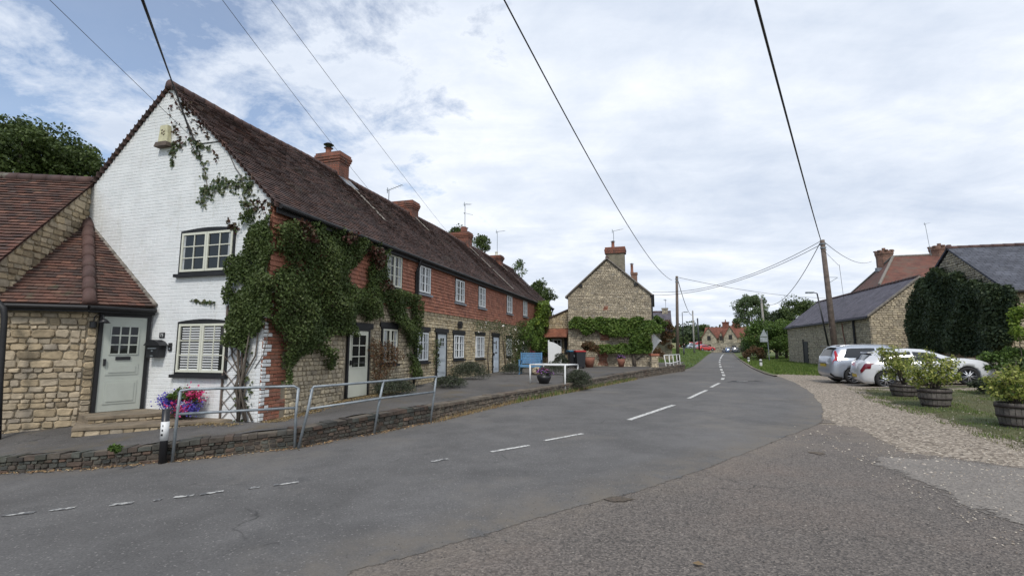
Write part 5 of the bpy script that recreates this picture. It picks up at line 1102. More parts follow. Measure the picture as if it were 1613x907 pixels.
# far row of gabled houses with orange-red roofs
fo = atY(1165, 548, 132); fa, fb = (-.82, .57), (.57, .82)
root = thing('house', 'distant stone house with steep orange-red gabled roofs and clustered chimneys at the bend', 'house', (fo.x, fo.y, .2)); A3, B3 = V2(*fa).normalized(), V2(*fb).normalized()
a0_ = 4.2; NR = V2(-fa[1] * -1, fa[0] * -1)
Pf = lambda u, v, z: tuple(A3 * u + B3 * v + Vector((0, 0, z)))
q = MB(); r_ = MB()
def gbox(u0, u1, v0, v1, ze, zr, along):
    if along == 'u':
        vm = (v0 + v1) / 2; pr = [(v0, -1), (v1, -1), (v1, ze), (vm, zr), (v0, ze)]; vs = [Pf(u, v, z) for u in (u0, u1) for v, z in pr]
        q.add(vs, [(0, 1, 2, 3, 4), (9, 8, 7, 6, 5), (0, 5, 6, 1), (1, 6, 7, 2), (4, 9, 5, 0)]); o = .25; s_ = (zr - ze) / (vm - v0)
        for e in (v0 - o, v1 + o): r_.add([Pf(u0 - .25, e, ze - o * s_ + .1), Pf(u1 + .25, e, ze - o * s_ + .1), Pf(u1 + .25, vm, zr + .1), Pf(u0 - .25, vm, zr + .1), Pf(u0 - .25, e, ze - o * s_ - .1), Pf(u0 - .25, vm, zr - .1)], [(0, 1, 2, 3), (0, 3, 5, 4)])
    else:
        um = (u0 + u1) / 2; pr = [(u0, -1), (u1, -1), (u1, ze), (um, zr), (u0, ze)]; vs = [Pf(u, v, z) for v in (v0, v1) for u, z in pr]
        q.add(vs, [(4, 3, 2, 1, 0), (5, 6, 7, 8, 9), (1, 6, 5, 0), (2, 7, 6, 1), (0, 5, 9, 4)]); o = .25; s_ = (zr - ze) / (um - u0)
        for e in (u0 - o, u1 + o): r_.add([Pf(e, v0 - .25, ze - o * s_ + .1), Pf(e, v1, ze - o * s_ + .1), Pf(um, v1, zr + .1), Pf(um, v0 - .25, zr + .1), Pf(e, v0 - .25, ze - o * s_ - .1), Pf(um, v0 - .25, zr - .1)], [(0, 1, 2, 3), (0, 3, 5, 4)])
gbox(-4.0, 9, 0, 6, 4.3, 7.0, 'u'); gbox(5.5, 9.3, -1.2, 3, 4.2, 6.9, 'v'); gbox(.3, 3.6, -1.2, 3, 4.3, 7.2, 'v'); gbox(3.8, 5.0, -.5, 3, 4.2, 5.8, 'v')
q.build('wall', 'stone_far', root); r_.build('roof', 'farroof', root)
for u0, u1, v0 in ((.2, 1.9, 2.4), (3.0, 4.6, 2.6)): pchim(root, Pf, u0, u1, v0, v0 + .9, 6, 8.5, 'farroof', None, 2, (.12,), .3, poth=.5)
for (u, v, z) in ((7.4, -1.24, 1.0), (7.4, -1.24, 3.4), (1.9, -1.24, 1.0), (1.9, -1.24, 3.6), (4.4, -.54, 1.0), (4.4, -.54, 3.4)):
    q = MB(); q.box(u - .45, u + .45, v - .03, v, z, z + 1.2, mp=Pf); q.build('window', 'glass', root); 
for (v, z) in ((2.0, 1.0), (2.0, 3.4), (4.2, 1.)):
    q = MB(); q.box(-4.05, -4.0, v - .4, v + .4, z, z + 1.2, mp=Pf); q.build('window', 'glass', root)
def lowwall(name, label, pts, h, th, mat):
    root = thing(name, label, 'wall', tuple(pts[0])); q = MB(); o_ = pts[0]
    for p_, r2 in zip(pts[:-1], pts[1:]):
        d = (r2 - p_).to_2d().normalized(); n = Vector((d.y, -d.x, 0)) * th; a, b2 = p_ - o_, r2 - o_
        vs = [tuple(x + n * s_ + Vector((0, 0, z))) for x in (a, b2) for s_ in (0, 1) for z in (-.3, h)]; q.add(vs, [(0, 1, 3, 2), (4, 6, 7, 5), (0, 4, 5, 1), (2, 3, 7, 6), (1, 5, 7, 3)])
    if mat == 'stone_tex':
        for p_, r2 in zip(pts[:-1], pts[1:]): a, b2 = p_ - o_, r2 - o_; clad(q, [tuple(a), tuple(b2), tuple(b2 + Vector((0, 0, h))), tuple(a + Vector((0, 0, h)))], 'rubble', (.07, .14), (.12, .34), .014, .04)
    q.build('masonry', 'stone_pale' if mat == 'stone_tex' else mat, root); q = MB()
    for p_, r2 in zip(pts[:-1], pts[1:]):
        d = (r2 - p_).to_2d().normalized(); n = Vector((d.y, -d.x, 0)); a, b2 = p_ - o_ + Vector((0, 0, h)), r2 - o_ + Vector((0, 0, h))
        vs = [tuple(x + n * s_ + Vector((0, 0, z))) for x in (a, b2) for s_ in (-.05, th + .05) for z in (.002, .1)]; q.add(vs, [(0, 1, 3, 2), (4, 6, 7, 5), (0, 4, 5, 1), (2, 3, 7, 6), (1, 5, 7, 3)])
    q.build('coping', mat, root); return root
lowwall('garden_wall', 'low stone wall curving round the bend behind the far red car', [atY(1113, 549.5, 128), atY(1122, 553.5, 128), atY(1139, 553.5, 126)], 1.0, .35, 'stone_far')
lowwall('garden_wall', 'pale wall in front of the distant red roofed house', [atY(1127, 546, 131), atY(1146, 546, 129), atY(1166, 546, 126)], .9, .3, 'stone_far')
lowwall('garden_wall', 'pale stone wall at the foot of the dark ivy covered building', [Vector((19.2, 24.6, .3)), Vector((19.0, 21.5, .35)), Vector((20.0, 19.2, .4)), Vector((24, 18.1, .4))], .75, .3, 'stone_tex')
pr = thing('gate_pier', 'short stone pier with a brick top at the corner of the stone house', 'pier', tuple(atY(1031, 579, 30.4))); q = MB(); q.box(-.2, .2, -.18, .18, -.2, .72); clad(q, [(-.2, -.18, -.1), (.2, -.18, -.1), (.2, -.18, .71), (-.2, -.18, .71)], 'rubble', (.08, .14), (.12, .3), .012, .03); clad(q, [(-.2, .18, -.1), (-.2, -.18, -.1), (-.2, -.18, .71), (-.2, .18, .71)], 'rubble', (.08, .14), (.12, .3), .012, .03); q.build('shaft', 'stone_pale', pr); q = MB(); q.box(-.26, .26, -.24, .24, .722, .86); q.build('cap', 'red_brick', pr)
# ------------------------------------------------------------------ poles, lamps, aerials, wires
def pole(name, label, top, base, r0, r1, mat, cat='telegraph pole', bands=True, arm=None, group=None):
    root = thing(name, label, cat, tuple(base), 0, group); q = MB(); q.tube([(0, 0, -.5), (top - base) * .5, top - base], [r0, (r0 + r1) / 2, r1], 12); q.build('shaft', mat, root, True)
    if bands:
        q = MB()
        for f in (.93, .965): p_ = (top - base) * f; q.tube([p_ - Vector((0, 0, .03)), p_ + Vector((0, 0, .03))], r1 * 1.3, 10)
        q.build('band', 'galv', root)
    return root
T1 = atY(1066, 435, 43); pole('telegraph_pole', 'tall brown wooden pole standing beside the stone house on the left verge', T1, atY(1067.5, 563, 43), .15, .11, 'wood_pole')
T2 = atY(1295, 378, 27.7); r2 = pole('telegraph_pole', 'tall leaning wooden pole behind the silver car in front of the barn', T2, atY(1317, 562, 27.9), .17, .12, 'wood_pole')
b0 = T2 - Vector(r2.location); 
q = MB()
for k in range(6): q.tube([b0 * (.96 - k * .012) + Vector((0, 0, 0)), b0 * (.96 - k * .012) + Vector((.16 * (-1) ** k, -.05, 0))], .018, 5)
q.build('insulator', 'blackmetal', r2)
q = MB(); p_ = b0 * .62; q.tube([p_, p_ + Vector((.55, -.1, .35))], .015, 5); q.tube([p_ + Vector((0, 0, .38)), p_ + Vector((.55, -.1, .36))], .012, 5); q.build('stay_arm', 'galv', r2)
pole('telegraph_pole', 'slim distant pole between the two left lamp posts', atY(1091, 489, 80), atY(1093.5, 552, 80), .15, .1, 'pale_pole')
pole('telegraph_pole', 'dark distant pole at the left road edge by the red cars', atY(1098.6, 501, 105), atY(1102, 556, 105), .17, .14, 'blackmetal')
T5 = atY(1199, 470, 66); pole('telegraph_pole', 'pale wooden pole rising out of the trees on the right', T5, atY(1207, 560, 66), .17, .12, 'pale_pole')
def lamp(name, label, base, top, arm, head=.5, mat='blackmetal'):
    root = thing(name, label, 'street lamp', tuple(base)); d = top - base; q = MB(); q.tube([(0, 0, -.3), d * .2], [.11, .10], 10); q.tube([d * .2, d], [.065, .045], 8); q.build('post', mat, root, True)
    q = MB(); e = d + Vector((arm, 0, .05)); q.tube([d, e], .03, 6); q.build('bracket', mat, root)
    q = MB(); s_ = 1 if arm > 0 else -1; q.box(min(e.x, e.x + head * s_), max(e.x, e.x + head * s_), e.y - .12, e.y + .12, e.z - .05, e.z + .05); q.build('lamp_head', 'galv', root)
lamp('street_lamp', 'black lamp post with a flat grey head in front of the barn', atY(1311, 573, 33.5), atY(1287, 462, 33.5), -.25)
lamp('street_lamp', 'green distant lamp post on the left verge beside the wooden pole', atY(1077.5, 561, 66), atY(1074.5, 492, 66), .25)
def aerial(label, base, h, tilt=(0, 0), ang=0., n=7, bl=.7, top2=True):
    root = thing('television_aerial', label, 'tv aerial', tuple(base)); q = MB(); t = Vector((tilt[0], tilt[1], h)); q.tube([(0, 0, 0), t], .02, 6); q.build('mast', 'galv', root)
    q = MB(); d = Vector((math.cos(ang), math.sin(ang), .25)) * bl; q.tube([t - d * .15, t + d], .013, 5); s_ = Vector((-math.sin(ang), math.cos(ang), 0))
    for k in range(n): c = t - d * .1 + d * (k / (n - 1)) * 1.05; q.tube([c - s_ * .13, c + s_ * .13], .006, 4)
    q.tube([t - d * .12 + Vector((0, 0, -.12)), t - d * .12 + Vector((0, 0, .14))], .02, 5); q.build('boom', 'galv', root)
    if top2:
        q = MB(); c = t * .78; q.tube([c, c + Vector((.5, 0, -.12))], .01, 4); q.tube([c + Vector((-.05, -.15, 0)), c + Vector((-.05, .15, 0))], .02, 4); q.build('lower_boom', 'galv', root)
aerial('thin aerial on a mast left of the second terrace chimney', TW(11.3, 3.9, 7.6), 1.35, ang=-.3, top2=False)
aerial('tallest double aerial, on the third terrace chimney', TW(19.6, 3.4, 8.0), 2.6, (-.02, 0), 1.1)
aerial('aerial on a mast above the buff pot of the fourth terrace chimney', TW(25.2, 3.1, 8.2), 1.9, ang=.7, top2=False)
aerial('small aerial behind the chimney of the stone gabled house', atY(967, 392, 33), 1.25, ang=.2, top2=False)
aerial('tall thin aerial above the red hipped roof', Vector((41.0, 47, 9.7)), 4.0, (-.35, 0), .3, 5, .6, top2=False)
aerial('slender distant aerial beside the chimney of the creeper covered house', atY(1049, 492, 49), 1.2, ang=1.4, top2=False)
def wire(label, pts, r=.011, sag=0., mat='wire', ext=0.):
    """through given 3D points; between the first and last one a parabola of the given sag"""
    a, b_ = Vector(pts[0]), Vector(pts[-1]); 
    if ext: a = a + (a - b_).normalized() * ext
    n = 40; ps = [a.lerp(b_, i / n) - Vector((0, 0, sag * 4 * (i / n) * (1 - i / n))) for i in range(n + 1)]
    if a.y < 10: ps.insert(0, ps[0] + (ps[0] - ps[1]).normalized() * 9)
    q = MB(); o_ = ps[0].copy(); q.tube([p_ - o_ for p_ in ps], r, 6)
    o = q.build('overhead_wire', mat, None, True); o.location = o_; tag(o, label, 'wire', 'overhead wires')
gbk = wallpt(2.12, 6.36, .16); gbk2 = wallpt(2.24, 6.53, .16)
wire('black cable running steeply from the top edge to the white gable bracket', [atY(223, 0, 6.0), gbk], .012)
wire('black cable twisted close beside its twin above the apex of the white gable', [atY(225.5, 0, 6.0), gbk2], .012)
wire('thin grey wire coming down from the upper left corner to the white gable', [atY(78, 0, 7), gbk], .005, mat='wire_lt')
wire('thin wire crossing the sky and passing the right side of the first chimney', [atY(350, 0, 9), TW(11.3, 4.2, 8.2)], .006, .1, 'wire_lt')
wire('thin wire crossing the sky and passing just right of the second chimney', [atY(427, 0, 9), atY(712, 374, 32)], .006, .1, 'wire_lt')
wire('thick black cable from the top centre down to the pole by the stone house', [atY(794, 0, 8), T1 + Vector((-.45, 0, -.35))], .016, .95)
wire('thickest black cable dropping from the top right of the sky to the leaning pole', [atY(1190, 0, 7), T2 + Vector((-.15, -.1, .0))], .022, .12)
wire('upper of two wires from the leaning pole to the stone house', [T2 + Vector((-.15, 0, -.1)), atY(1028, 460, 38)], .016, .85)
wire('lower of two wires from the leaning pole to the stone house', [T2 + Vector((-.15, 0, -.3)), atY(1028, 465, 38)], .016, .75)
wire('slack black wire drooping from the leaning pole to the pale pole in the trees', [T2 + Vector((-.15, 0, -.2)), T5 + Vector((-.2, 0, -.1))], .022, 1.9)
wire('black wire from the leaning pole to the chimney of the red hipped house', [T2 + Vector((.1, 0, -.1)), Vector((37.3, 50, 10.5))], .016, .6)
wire('drooping wire from the brown pole on the verge towards the slim distant pole', [T1 + Vector((.1, 0, -.4)), atY(1090, 496, 80)], .03, .8)
wire('faint wire stretched from the brown pole across the road towards the barn', [T1 + Vector((.1, 0, -.1)), atY(1330, 470, 60)], .018, .5, 'wire_lt')
wire('stay wire hanging from the arm of the leaning pole to the barn roof', [atY(1322, 417, 27.5), atY(1329, 470, 33)], .010, .0)
wire('thin wire from the top of the leaning pole to its stay arm', [atY(1297, 394, 27.6), atY(1321, 418, 27.5)], .009, .0)
# ------------------------------------------------------------------ railings and bollard
def tubeobj(name, paths, r, mat, root, org):
    q = MB()
    for p_ in paths: q.tube([Vector(x) - org for x in p_], r, 10)
    return q.build(name, mat, root, True)
def kerbpt(px):
    for (a, b_, _), (c, d, _) in zip(KPX[:-1], KPX[1:]):
        if a <= px <= c: return gp(px, b_ + (d - b_) * (px - a) / (c - a) + 1.5)
def railing(label, posts, rails, r=.024, mat='galv', group=None, name='railing'):
    org = Vector(posts[0][-1]); root = thing(name, label, 'railing', tuple(org), 0, group)
    for p_ in posts: tubeobj('post', [p_], r, mat, root, org)
    for p_ in rails: tubeobj('rail', [p_], r * .93, mat, root, org)
b1, b2 = kerbpt(271), kerbpt(464); at = lambda px, py, b: atY(px, py, b.y)
railing('nearest grey steel railing, its left post bent, beside the black and white bollard', [[at(284, 617, b1), at(279, 655, b1), b1 + Vector((0, 0, -.1))], [at(470, 611, b2), at(466, 652, b2), b2 + Vector((0, 0, -.1))]],
        [[at(281, 622, b1), at(285, 615, b1), at(300, 613, b1).lerp(at(300, 613, b2), .08), at(463, 608, b2), at(470, 612, b2)], [at(279, 652, b1), at(466, 642, b2)]], group='bent grey railings on the kerb')
b3, b4, b5 = kerbpt(462.5), kerbpt(588), kerbpt(677); b3 = b3 + Vector((.05, .02, 0))
railing('second grey steel railing with three leaning posts in front of the creeper cottage', [[at(492, 612, b3), at(484, 650, b3), b3 + Vector((0, 0, -.1))], [at(604, 600, b4), at(596, 640, b4), b4 + Vector((0, 0, -.1))], [at(687, 593, b5), at(684, 620, b5), b5 + Vector((0, 0, -.1))]],
        [[at(489, 616, b3), at(494, 609, b3), at(604, 600, b4), at(687, 593, b5)], [at(485, 644, b3), at(600, 627, b4), at(684, 617, b5)]], group='bent grey railings on the kerb')
w1, w2 = pz(835, 603, .34), pz(890, 617, .02); w3, w4 = pz(910, 592, .42), pz(856, 592, .42)
tt = lambda px, py, b: atY(px, py, b.y)
railing('white painted railing enclosing the flower tub at the edge of the pavement', [[tt(835, 574, w1), w1], [tt(890, 575, w2), w2 - Vector((0, 0, .1))], [tt(910, 574, w3), w3], [tt(856, 573, w4), w4]],
        [[tt(835, 574, w1), tt(890, 575, w2)], [tt(890, 575, w2), tt(910, 574, w3)], [tt(835, 574, w1), tt(856, 573, w4)], [tt(856, 573, w4), tt(910, 574, w3)]], .03, 'whitemetal')
ps = []
for i, (xt, yt, xb, yb) in enumerate(((1046, 559.5, 1051, 587), (1053.5, 559, 1057, 591), (1059.5, 558.7, 1062.5, 588), (1065.5, 558.4, 1068, 585), (1070, 558, 1072.5, 582))): Yq = 31.5 + i * .75; ps.append([atY(xt, yt, Yq), atY(xb, yb, Yq)])
railing('far white railing of five leaning posts where the kerb wall ends', ps, [[p_[0] for p_ in ps], [p_[0].lerp(p_[1], .42) for p_ in ps]], .03, 'whitemetal')
bb = kerbpt(257) + Vector((0, -.02, 0)); root = thing('bollard', 'black and white banded bollard leaning at the end of the nearest railing', 'bollard', tuple(bb)); H_ = .84; d = at(262, 645, bb) - bb; d = d * (H_ / d.z)
for nm, f0, f1, mt, rr in (('post', -.1, 1, 'blackmetal', .056), ('white_band', .42, .77, 'whitemetal', .0585)):
    q = MB(); q.tube([d * f0, d * f1], rr, 14); q.build(nm, mt, root, True)
q = MB()
for k in range(3): q.box(-.018 + .01 * k, .012, -.062, -.055, .43 + k * .07, .46 + k * .07, mp=lambda x, y, z: (x + d.x * z / H_, y + d.y * z / H_, z))
q.build('scuff', 'blackmetal', root)
# road sign seen from behind and marker posts
sb_, st_ = atY(1212, 567, 50), atY(1208, 521, 50); root = thing('road_sign', 'triangular road sign seen from behind above a small plate on a grey pole', 'road sign', tuple(sb_)); q = MB(); q.tube([(0, 0, -.2), st_ - sb_], .045, 8); q.build('pole', 'galv', root)
q = MB(); s_ = 50 / 770.; x0 = -.0
tri = [(atY(1196.5, 530, 50) - sb_), (atY(1208.5, 530, 50) - sb_), (atY(1202.5, 518.5, 50) - sb_)]; q.prism([(p_.x, p_.z) for p_ in tri], -.09, -.06, mp=lambda x, z, y: (x, y, z)); q.build('sign_panel', 'signback', root)
pl = [(atY(1197, 538.5, 50) - sb_), (atY(1208.5, 538.5, 50) - sb_), (atY(1208.5, 531, 50) - sb_), (atY(1196.5, 531, 50) - sb_)]; q = MB(); q.prism([(p_.x, p_.z) for p_ in pl], -.09, -.06, mp=lambda x, z, y: (x, y, z)); q.build('sign_plate', 'signback', root)
for (px, yb, yt, lab) in ((1198.8, 578, 565.5, 'nearer of two short white marker posts on the right verge'), (1179.5, 571, 562.5, 'farther of two short white marker posts on the right verge')):
    b = gp(px, yb); t_ = atY(px, yt, b.y); h_ = t_.z - b.z; root = thing('marker_post', lab, 'marker post', tuple(b), 0, 'white marker posts'); q = MB(); q.box(-.09, .09, -.05, .05, -.1, h_ * .9); q.prism([(-.09, h_ * .9), (.09, h_ * .9), (0, h_)], -.05, .05, mp=lambda x, z, y: (x, y, z)); q.build('post', 'whitemetal', root); q = MB(); q.box(-.095, .095, -.055, .055, h_ * .62, h_ * .8); q.build('reflector_band', 'blackmetal', root)
# ------------------------------------------------------------------ vegetation
def FP(px, py, d=0.):
    a, b = ray(px, py); P0 = TW(0, d, 0).to_2d(); t = P0.dot(NX) / Vector((a, 1)).dot(NX); q = Vector((a * t, t)); return ((q - O0).dot(AX), EYE + b * t)
def GPt(px, py, s=0.):
    a, b = ray(px, py); P0 = TW(s, 0, 0).to_2d(); t = P0.dot(AX) / Vector((a, 1)).dot(AX); q = Vector((a * t, t)); return ((q - O0).dot(NX), EYE + b * t)
def sub(pts, o): return np.asarray(pts) - np.array(o)
def strand(mp, line, r, n, thick=.05):
    """leaves scattered along a polyline given in wall coordinates"""
    out_ = []
    L = [0]
    for a, b_ in zip(line[:-1], line[1:]): L.append(L[-1] + math.hypot(b_[0] - a[0], b_[1] - a[1]))
    for _ in range(n):
        t = rng.random() * L[-1]; i = max(k for k in range(len(L) - 1) if L[k] <= t); f = (t - L[i]) / (L[i + 1] - L[i] + 1e-9)
        x = line[i][0] + (line[i + 1][0] - line[i][0]) * f; y = line[i][1] + (line[i + 1][1] - line[i][1]) * f
        if mnoise.noise(Vector((t * 5, line[0][0] * 7, 0))) < -.22: continue
        out_.append(mp(x + rng.gauss(0, r), y + rng.gauss(0, r), rng.uniform(.01, thick)))
    return out_
# big creeper over the corner of the white cottage
og = TW(0, 0, .1); root = thing('climbing_creeper', 'big dark green creeper smothering the corner of the white cottage and its red hung tiles', 'creeper', tuple(og))
fp = [FP(*p) for p in ((430, 352), (446, 350), (462, 362), (475, 350), (500, 352), (520, 362), (548, 368), (575, 380), (600, 395), (604, 420), (606, 450), (625, 455), (640, 462), (652, 470), (655, 500), (652, 560), (650, 597), (642, 597), (640, 560), (632, 525), (612, 508), (590, 502), (563, 510), (548, 527), (535, 530), (510, 528), (505, 545), (520, 560), (523, 588), (512, 585), (500, 560), (480, 553), (466, 566), (460, 598), (445, 595), (440, 560), (434, 525), (420, 515), (414, 480), (424, 420))]
fn = np.array([NX.x * -1, NX.y * -1, .25])
pts, rr = patch_pts(FM, fp, 38000, .42, 1.3, -.34, 2.2, .10)
keep = np.array([not (4.5 < (Vector(p[:2]) - O0).dot(AX) < 5.65 and (p[2] > 3.4)) for p in pts]); pts, rr = pts[keep], rr[keep]
leafcloud('foliage', sub(pts, og), .066, 'l_ivy', root, np.tile(fn, (len(pts), 1)), .38, .7, rr)
gpoly = [GPt(*p) for p in ((436, 330), (420, 324), (406, 322), (394, 334), (380, 348), (374, 375), (375, 400), (366, 425), (361, 450), (358, 490), (362, 520), (368, 540), (378, 550), (392, 556), (402, 540), (412, 520), (425, 505), (434, 500))]
gn = np.array([-AX.x, -AX.y, .25])
p2, r2_ = patch_pts(GM, gpoly, 12000, .26, 1.8, -.30, 4.2, .10); leafcloud('foliage', sub(p2, og), .062, 'l_ivy', root, np.tile(gn, (len(p2), 1)), .38, .7, r2_)
p3 = []
for ln, n, r_ in ((((300, 232), (322, 250), (325, 300), (330, 310)), 90, .05), (((330, 308), (345, 290), (365, 292), (385, 285), (395, 300)), 210, .10), (((395, 290), (385, 310), (398, 330)), 90, .10), (((268, 243), (300, 220), (318, 232), (330, 232)), 110, .03), (((276, 225), (272, 262)), 45, .03),
                  (((340, 478), (318, 476), (300, 474)), 40, .02), (((385, 560), (388, 600), (380, 650)), 120, .10), (((320, 300), (318, 318), (325, 325)), 40, .06)):
    p3 += strand(GM, [GPt(*q) for q in ln], r_, n)
leafcloud('foliage', sub(p3, og), .09, 'l_rose', root, np.tile(gn, (len(p3), 1)), .6, .7)
p4 = []
for ln, n, r_ in ((((272, 150), (268, 178), (280, 210), (285, 232)), 60, .05), (((280, 160), (300, 180), (303, 205), (312, 235)), 80, .06), (((285, 150), (305, 180), (325, 205), (330, 235), (345, 250)), 110, .06), (((370, 345), (390, 330), (410, 320), (425, 330)), 140, .10), (((362, 350), (372, 365)), 40, .05)):
    p4 += strand(GM, [GPt(*q) for q in ln], r_, n)
q5, r5 = patch_pts(FM, [FP(*p) for p in ((440, 352), (475, 350), (500, 354), (560, 376), (600, 395), (606, 450), (585, 460), (575, 400), (520, 378), (470, 380), (440, 400))], 900, .48, 1.7, .02, 6, .1)
p4 = np.vstack([np.array(p4), q5]); leafcloud('red_foliage', sub(p4, og), .095, 'l_ivyred', root, None, .4, .7)
q = MB()
for i in range(7):
    a = GPt(376 + i * 4, 662); b_ = GPt(372 + i * 5 + rng.uniform(-6, 6), 560); m_ = GPt(378 + rng.uniform(-8, 14), 610); c_ = GPt(370 + i * 7, 500); q.tube([Vector(GM(x, y, .05 + .04 * (i % 3))) - og for x, y in (a, m_, b_, c_)], [.022, .02, .017, .01], 6)
for ln in (((300, 225), (322, 262), (330, 308), (365, 292), (398, 300)), ((272, 150), (300, 200), (318, 250)), ((402, 580), (415, 560), (425, 520)), ((340, 478), (300, 474))): q.tube([Vector(GM(*GPt(*p), .02)) - og for p in ln], .008, 5)
q.build('stem', 'bark', root, True)
tr = thing('trellis', 'weathered brown wooden trellis against the white gable at the foot of the creeper', 'trellis', tuple(TW(0, .5, .14)), ANG); q = MB()
q.box(-.04, -.015, -.05, -.01, 0, 2.4); q.box(-.04, -.015, .42, .46, 0, 2.4); q.build('upright', 'wood_pole', tr); q = MB()
for i in range(-1, 9):
    z = i * .3
    for s_ in (1, -1):
        z0, z1 = (z, z + .45) if s_ > 0 else (z + .45, z)
        if min(z0, z1) < 0: continue
        q.tube([(-.03 - .008 * s_, -.03, z0), (-.03 - .008 * s_, .44, z1)], .009, 4)
q.build('lattice', 'wood_pole', tr)
def wallclimber(label, px, mp, fpt, n, size, mat, thick=.3, base=None, nrm=None, flowers=None, fr=1.3, thr=-.35, stemlines=(), name='climbing_plant', cat='climber', extra=None, seed=1., d=0.):
    poly = [fpt(*p) for p in px]; og = Vector(mp(*fpt(*base), 0)) if base else Vector(mp(*poly[0], 0)); root = thing(name, label, cat, tuple(og))
    pts, rr = patch_pts(mp, poly, n, thick, fr, thr, seed, .07); leafcloud('foliage', sub(pts, og), size, mat, root, np.tile(nrm, (len(pts), 1)) if nrm is not None else None, .4, .65, rr)
    if flowers: pf, rf = patch_pts(mp, poly, flowers[1], thick * 1.15, 2.2, .0, 8, .05); leafcloud('flower', sub(pf, og), flowers[2], flowers[0], root, np.tile(nrm, (len(pf), 1)), .6, .9)
    if extra:
        pe, re = patch_pts(mp, [fpt(*p) for p in extra[0]], extra[1], thick * 1.1, fr, thr, seed + 3, .07); leafcloud('bright_foliage', sub(pe, og), size, extra[2], root, None, .4, .65, re)
    if stemlines:
        q = MB()
        for ln, r_ in stemlines: q.tube([Vector(mp(*fpt(*p), .07)) - og for p in ln], [r_ * (1 - .6 * i / (len(ln) - 1)) for i in range(len(ln))], 7)
        q.build('stem', 'bark', root, True)
    return root
wallclimber('loose leggy shrub trained beside the ground floor window of the creeper cottage', ((578, 530), (600, 528), (618, 530), (625, 560), (612, 575), (600, 598), (582, 600), (575, 570)), FM, FP, 1500, .06, 'l_brown', .35, (592, 622), fn, thr=-.15, stemlines=[(((590, 622), (596, 580), (604, 540)), .02), (((594, 622), (586, 580), (584, 530)), .02)], name='wall_shrub', cat='shrub')
wallclimber('thin climber beside the pale grey cottage door', ((677, 536), (690, 534), (694, 550), (688, 575), (685, 596), (679, 596), (680, 560)), FM, FP, 360, .06, 'l_rose', .15, (682, 598), fn, thr=-.1, stemlines=[(((682, 598), (684, 570), (683, 540)), .012)])
wallclimber('climbing rose with pale blooms spreading over the pale blue cottage door', ((742, 508), (765, 502), (790, 508), (812, 518), (822, 540), (820, 562), (806, 580), (794, 578), (790, 540), (782, 522), (760, 520), (745, 530)), FM, FP, 2600, .075, 'l_rose', .4, (768, 590), fn, ('f_white', 110, .09), thr=-.2, stemlines=[(((768, 592), (766, 560), (770, 520), (790, 512)), .03), (((795, 585), (792, 550), (788, 520)), .03)])
wallclimber('tall yellow-green climber rising to the eaves over the fourth terrace cottage', ((840, 478), (847, 474), (853, 492), (862, 512), (868, 530), (880, 545), (885, 565), (872, 574), (858, 572), (846, 556), (834, 552), (822, 545), (812, 534), (812, 515), (826, 505), (838, 500)), FM, FP, 9500, .15, 'l_wist', .9, (846, 580), fn, fr=.8, thr=-.36, stemlines=[(((846, 582), (844, 555), (842, 520), (846, 490)), .10), (((835, 580), (836, 550), (832, 520)), .05)],
            extra=(((840, 476), (848, 474), (856, 495), (868, 515), (876, 540), (884, 560), (870, 572), (866, 540), (850, 515), (832, 510), (838, 495)), 5200, 'l_bright'), seed=3.)
wallclimber('dark leafy growth with white blossom between the climbing rose and the blue bench', ((806, 508), (818, 505), (826, 520), (824, 560), (822, 582), (810, 588), (804, 560)), FM, FP, 2200, .09, 'l_ivy', .5, (812, 588), fn, ('f_white', 26, .10), thr=-.6, seed=5., name='climbing_plant')
# climber across the stone house gable (plane facing the camera)
hc = atY(1027, 560, 31.0).to_2d()
def HFp(px, py):
    a, b = ray(px, py); t = hc.dot(AX) / Vector((a, 1)).dot(AX); q = Vector((a * t, t)); return ((q - hc).dot(NX), EYE + b * t)
HM = lambda u, v, w_: (hc.x + NX.x * u - AX.x * w_, hc.y + NX.y * u - AX.y * w_, v)
wallclimber('bright green climber trained in two tiers across the stone house gable', ((897, 506), (910, 499), (935, 502), (955, 500), (985, 503), (1010, 500), (1030, 506), (1042, 515), (1040, 524), (1024, 526), (1028, 550), (1022, 556), (1002, 557), (975, 556), (943, 556), (943, 545), (965, 543), (990, 541), (996, 530), (960, 530), (940, 520), (925, 528), (912, 518), (898, 516)), HM, HFp, 8500, .16, 'l_wist', .7, (1000, 577), gn, fr=1.0, thr=-.5, stemlines=[(((1000, 580), (998, 560), (996, 545), (992, 528)), .13), (((1003, 566), (1012, 560), (1018, 550)), .05), (((996, 552), (970, 550), (945, 552)), .04)], seed=9.)
# creeper on the house behind and vertical green strip
og = atY(1050, 560, 46.5); root = thing('climbing_plant', 'reddening creeper on the wall of the house behind the stone gable', 'climber', tuple(og))
pts, rr = crown_pts(atY(1051, 527, 46.6), (.75, .5, 1.9), 22, 90, .4); leafcloud('foliage', sub(pts, og), .16, 'l_brown', root, rnd=rr)
pts, rr = crown_pts(atY(1036, 512, 45.8), (1.0, .5, 1.2), 22, 90, .4); leafcloud('green_foliage', sub(pts, og), .16, 'l_wist', root, rnd=rr)
